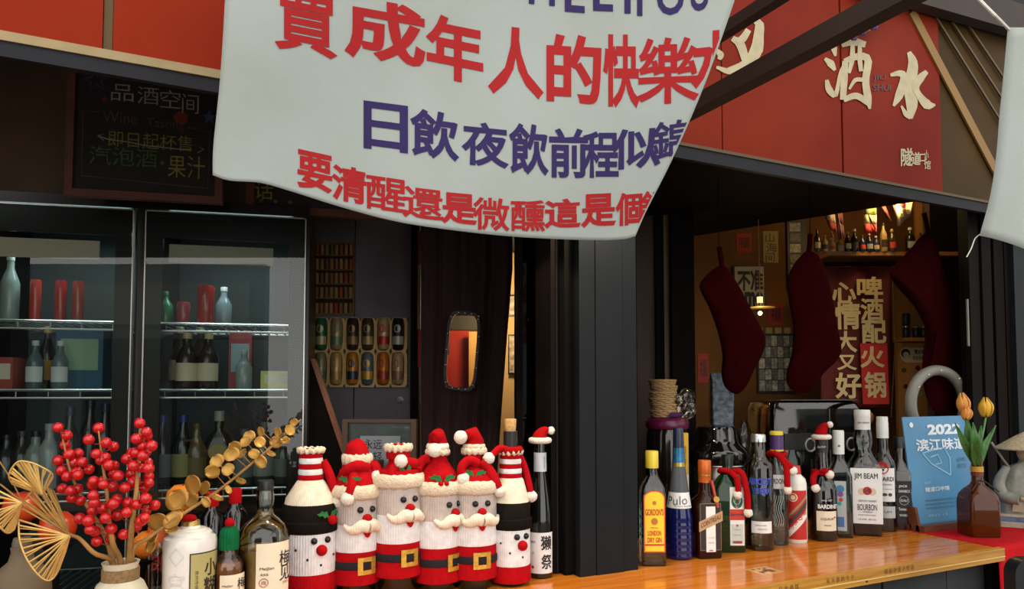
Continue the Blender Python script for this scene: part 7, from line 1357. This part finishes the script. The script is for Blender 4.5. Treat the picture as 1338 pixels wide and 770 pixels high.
o = onwall('tan_backboard', 'tan wall board behind the stacked dark cans', 'board', 1195, 400, 2.9); wallbox(o, 2.9, 1168, 1226, 345, 447, .015, 'board', mat('tan_board_paint', 'a8702e', .7, var=.1, vscale=6)); wallbox(o, 2.9, 1200, 1226, 262, 345, .015, 'board', mat('tan_board_paint', 'a8702e', .7))
# pendant lamp
p = atD(993, 400, 2.7); o = T('pendant_lamp', 'small brass pendant lamp with a flat disc shade, lit, before the mustard wall', 'lamp', p); zb_ = zat(408, 2.7) - p.z; MB().tube([(0, 0, zat(392, 2.7) - p.z), (0, 0, 2.54 - p.z)], .002, 6).build('cord', mat('lamp_cord', '8a6a3a', .6), o); MB().lathe([(.004, zat(388, 2.7) - p.z), (.009, zat(394, 2.7) - p.z), (.009, zat(400, 2.7) - p.z), (.055, zat(402, 2.7) - p.z), (.055, zat(402.3, 2.7) - p.z), (.008, zat(402.4, 2.7) - p.z)], 24).build('disc_shade', mat('brass_shade', 'a8874a', .35, metal=.7), o, smooth=40); MB().ball((0, 0, zb_ - .004), .008, 14, 10).build('bulb', mat('bulb_glow', 'fff0c8', .4, emit='ffd890', estr=3), o, smooth=80); MB().lathe([(.011, zat(388, 2.7) - p.z), (.011, zat(396, 2.7) - p.z)], 14).build('socket', mat('socket_glow', 'fff0c8', .4, emit='ffd890', estr=.6), o, smooth=50)
lamp('pendant_light', 'POINT', atD(993, 412, 2.66), 0.4, (1, .75, .4), .02)
# ceiling spot over the shelf
p = atD(1172, 250, 2.62); o = T('wall_lamp', 'warm ceiling spot above the bottle shelf, hidden by the dark soffit', 'lamp', p); MB().lathe([(.028, 0), (.03, .05), (.02, .09)], 20).build('lamp_body', BLACK, o, smooth=50); MB().lathe([(.026, -.002), (.026, 0)], 20).build('lamp_glass', mat('spot_glow', 'ffe0a0', .4, emit='ffc870', estr=8), o, smooth=50); MB().tube([(0, 0, .09), (0, 0, 2.55 - p.z)], .006, 6).build('lamp_stem', BLACK, o)
lamp('shelf_spot', 'POINT', p - Vector((0, 0, .03)), 1.7, (1, .68, .28), .03)
# small warm spots added for glints on covers and bottles, unseen behind the banner
for i, x_ in enumerate((.32, .62, .92)):
    p = Vector((x_, 1.36, 2.085)); o = T('added_spot', ('left', 'middle', 'right')[i] + ' warm spot lamp added for bottle glints, unseen behind the big banner', 'lamp', p, 0, 'warm spots added for bottle glints')
    MB().lathe([(.018, 0), (.02, .03), (.006, .036), (.006, .02 + (zb if x_ < .84 else zb2) - 2.085 - .06)], 16).build('lamp_body', BLACK, o, smooth=50); MB().lathe([(.016, -.001), (.016, .001)], 14).build('lamp_glass', mat('spot_glow', 'ffe0a0', .4, emit='ffc870', estr=8), o, smooth=50)
    lamp('added_spot_light', 'SPOT', p - Vector((0, 0, .012)), 5, (1, .8, .55), .016, (R(14), 0, 0)).data.spot_size = R(95)
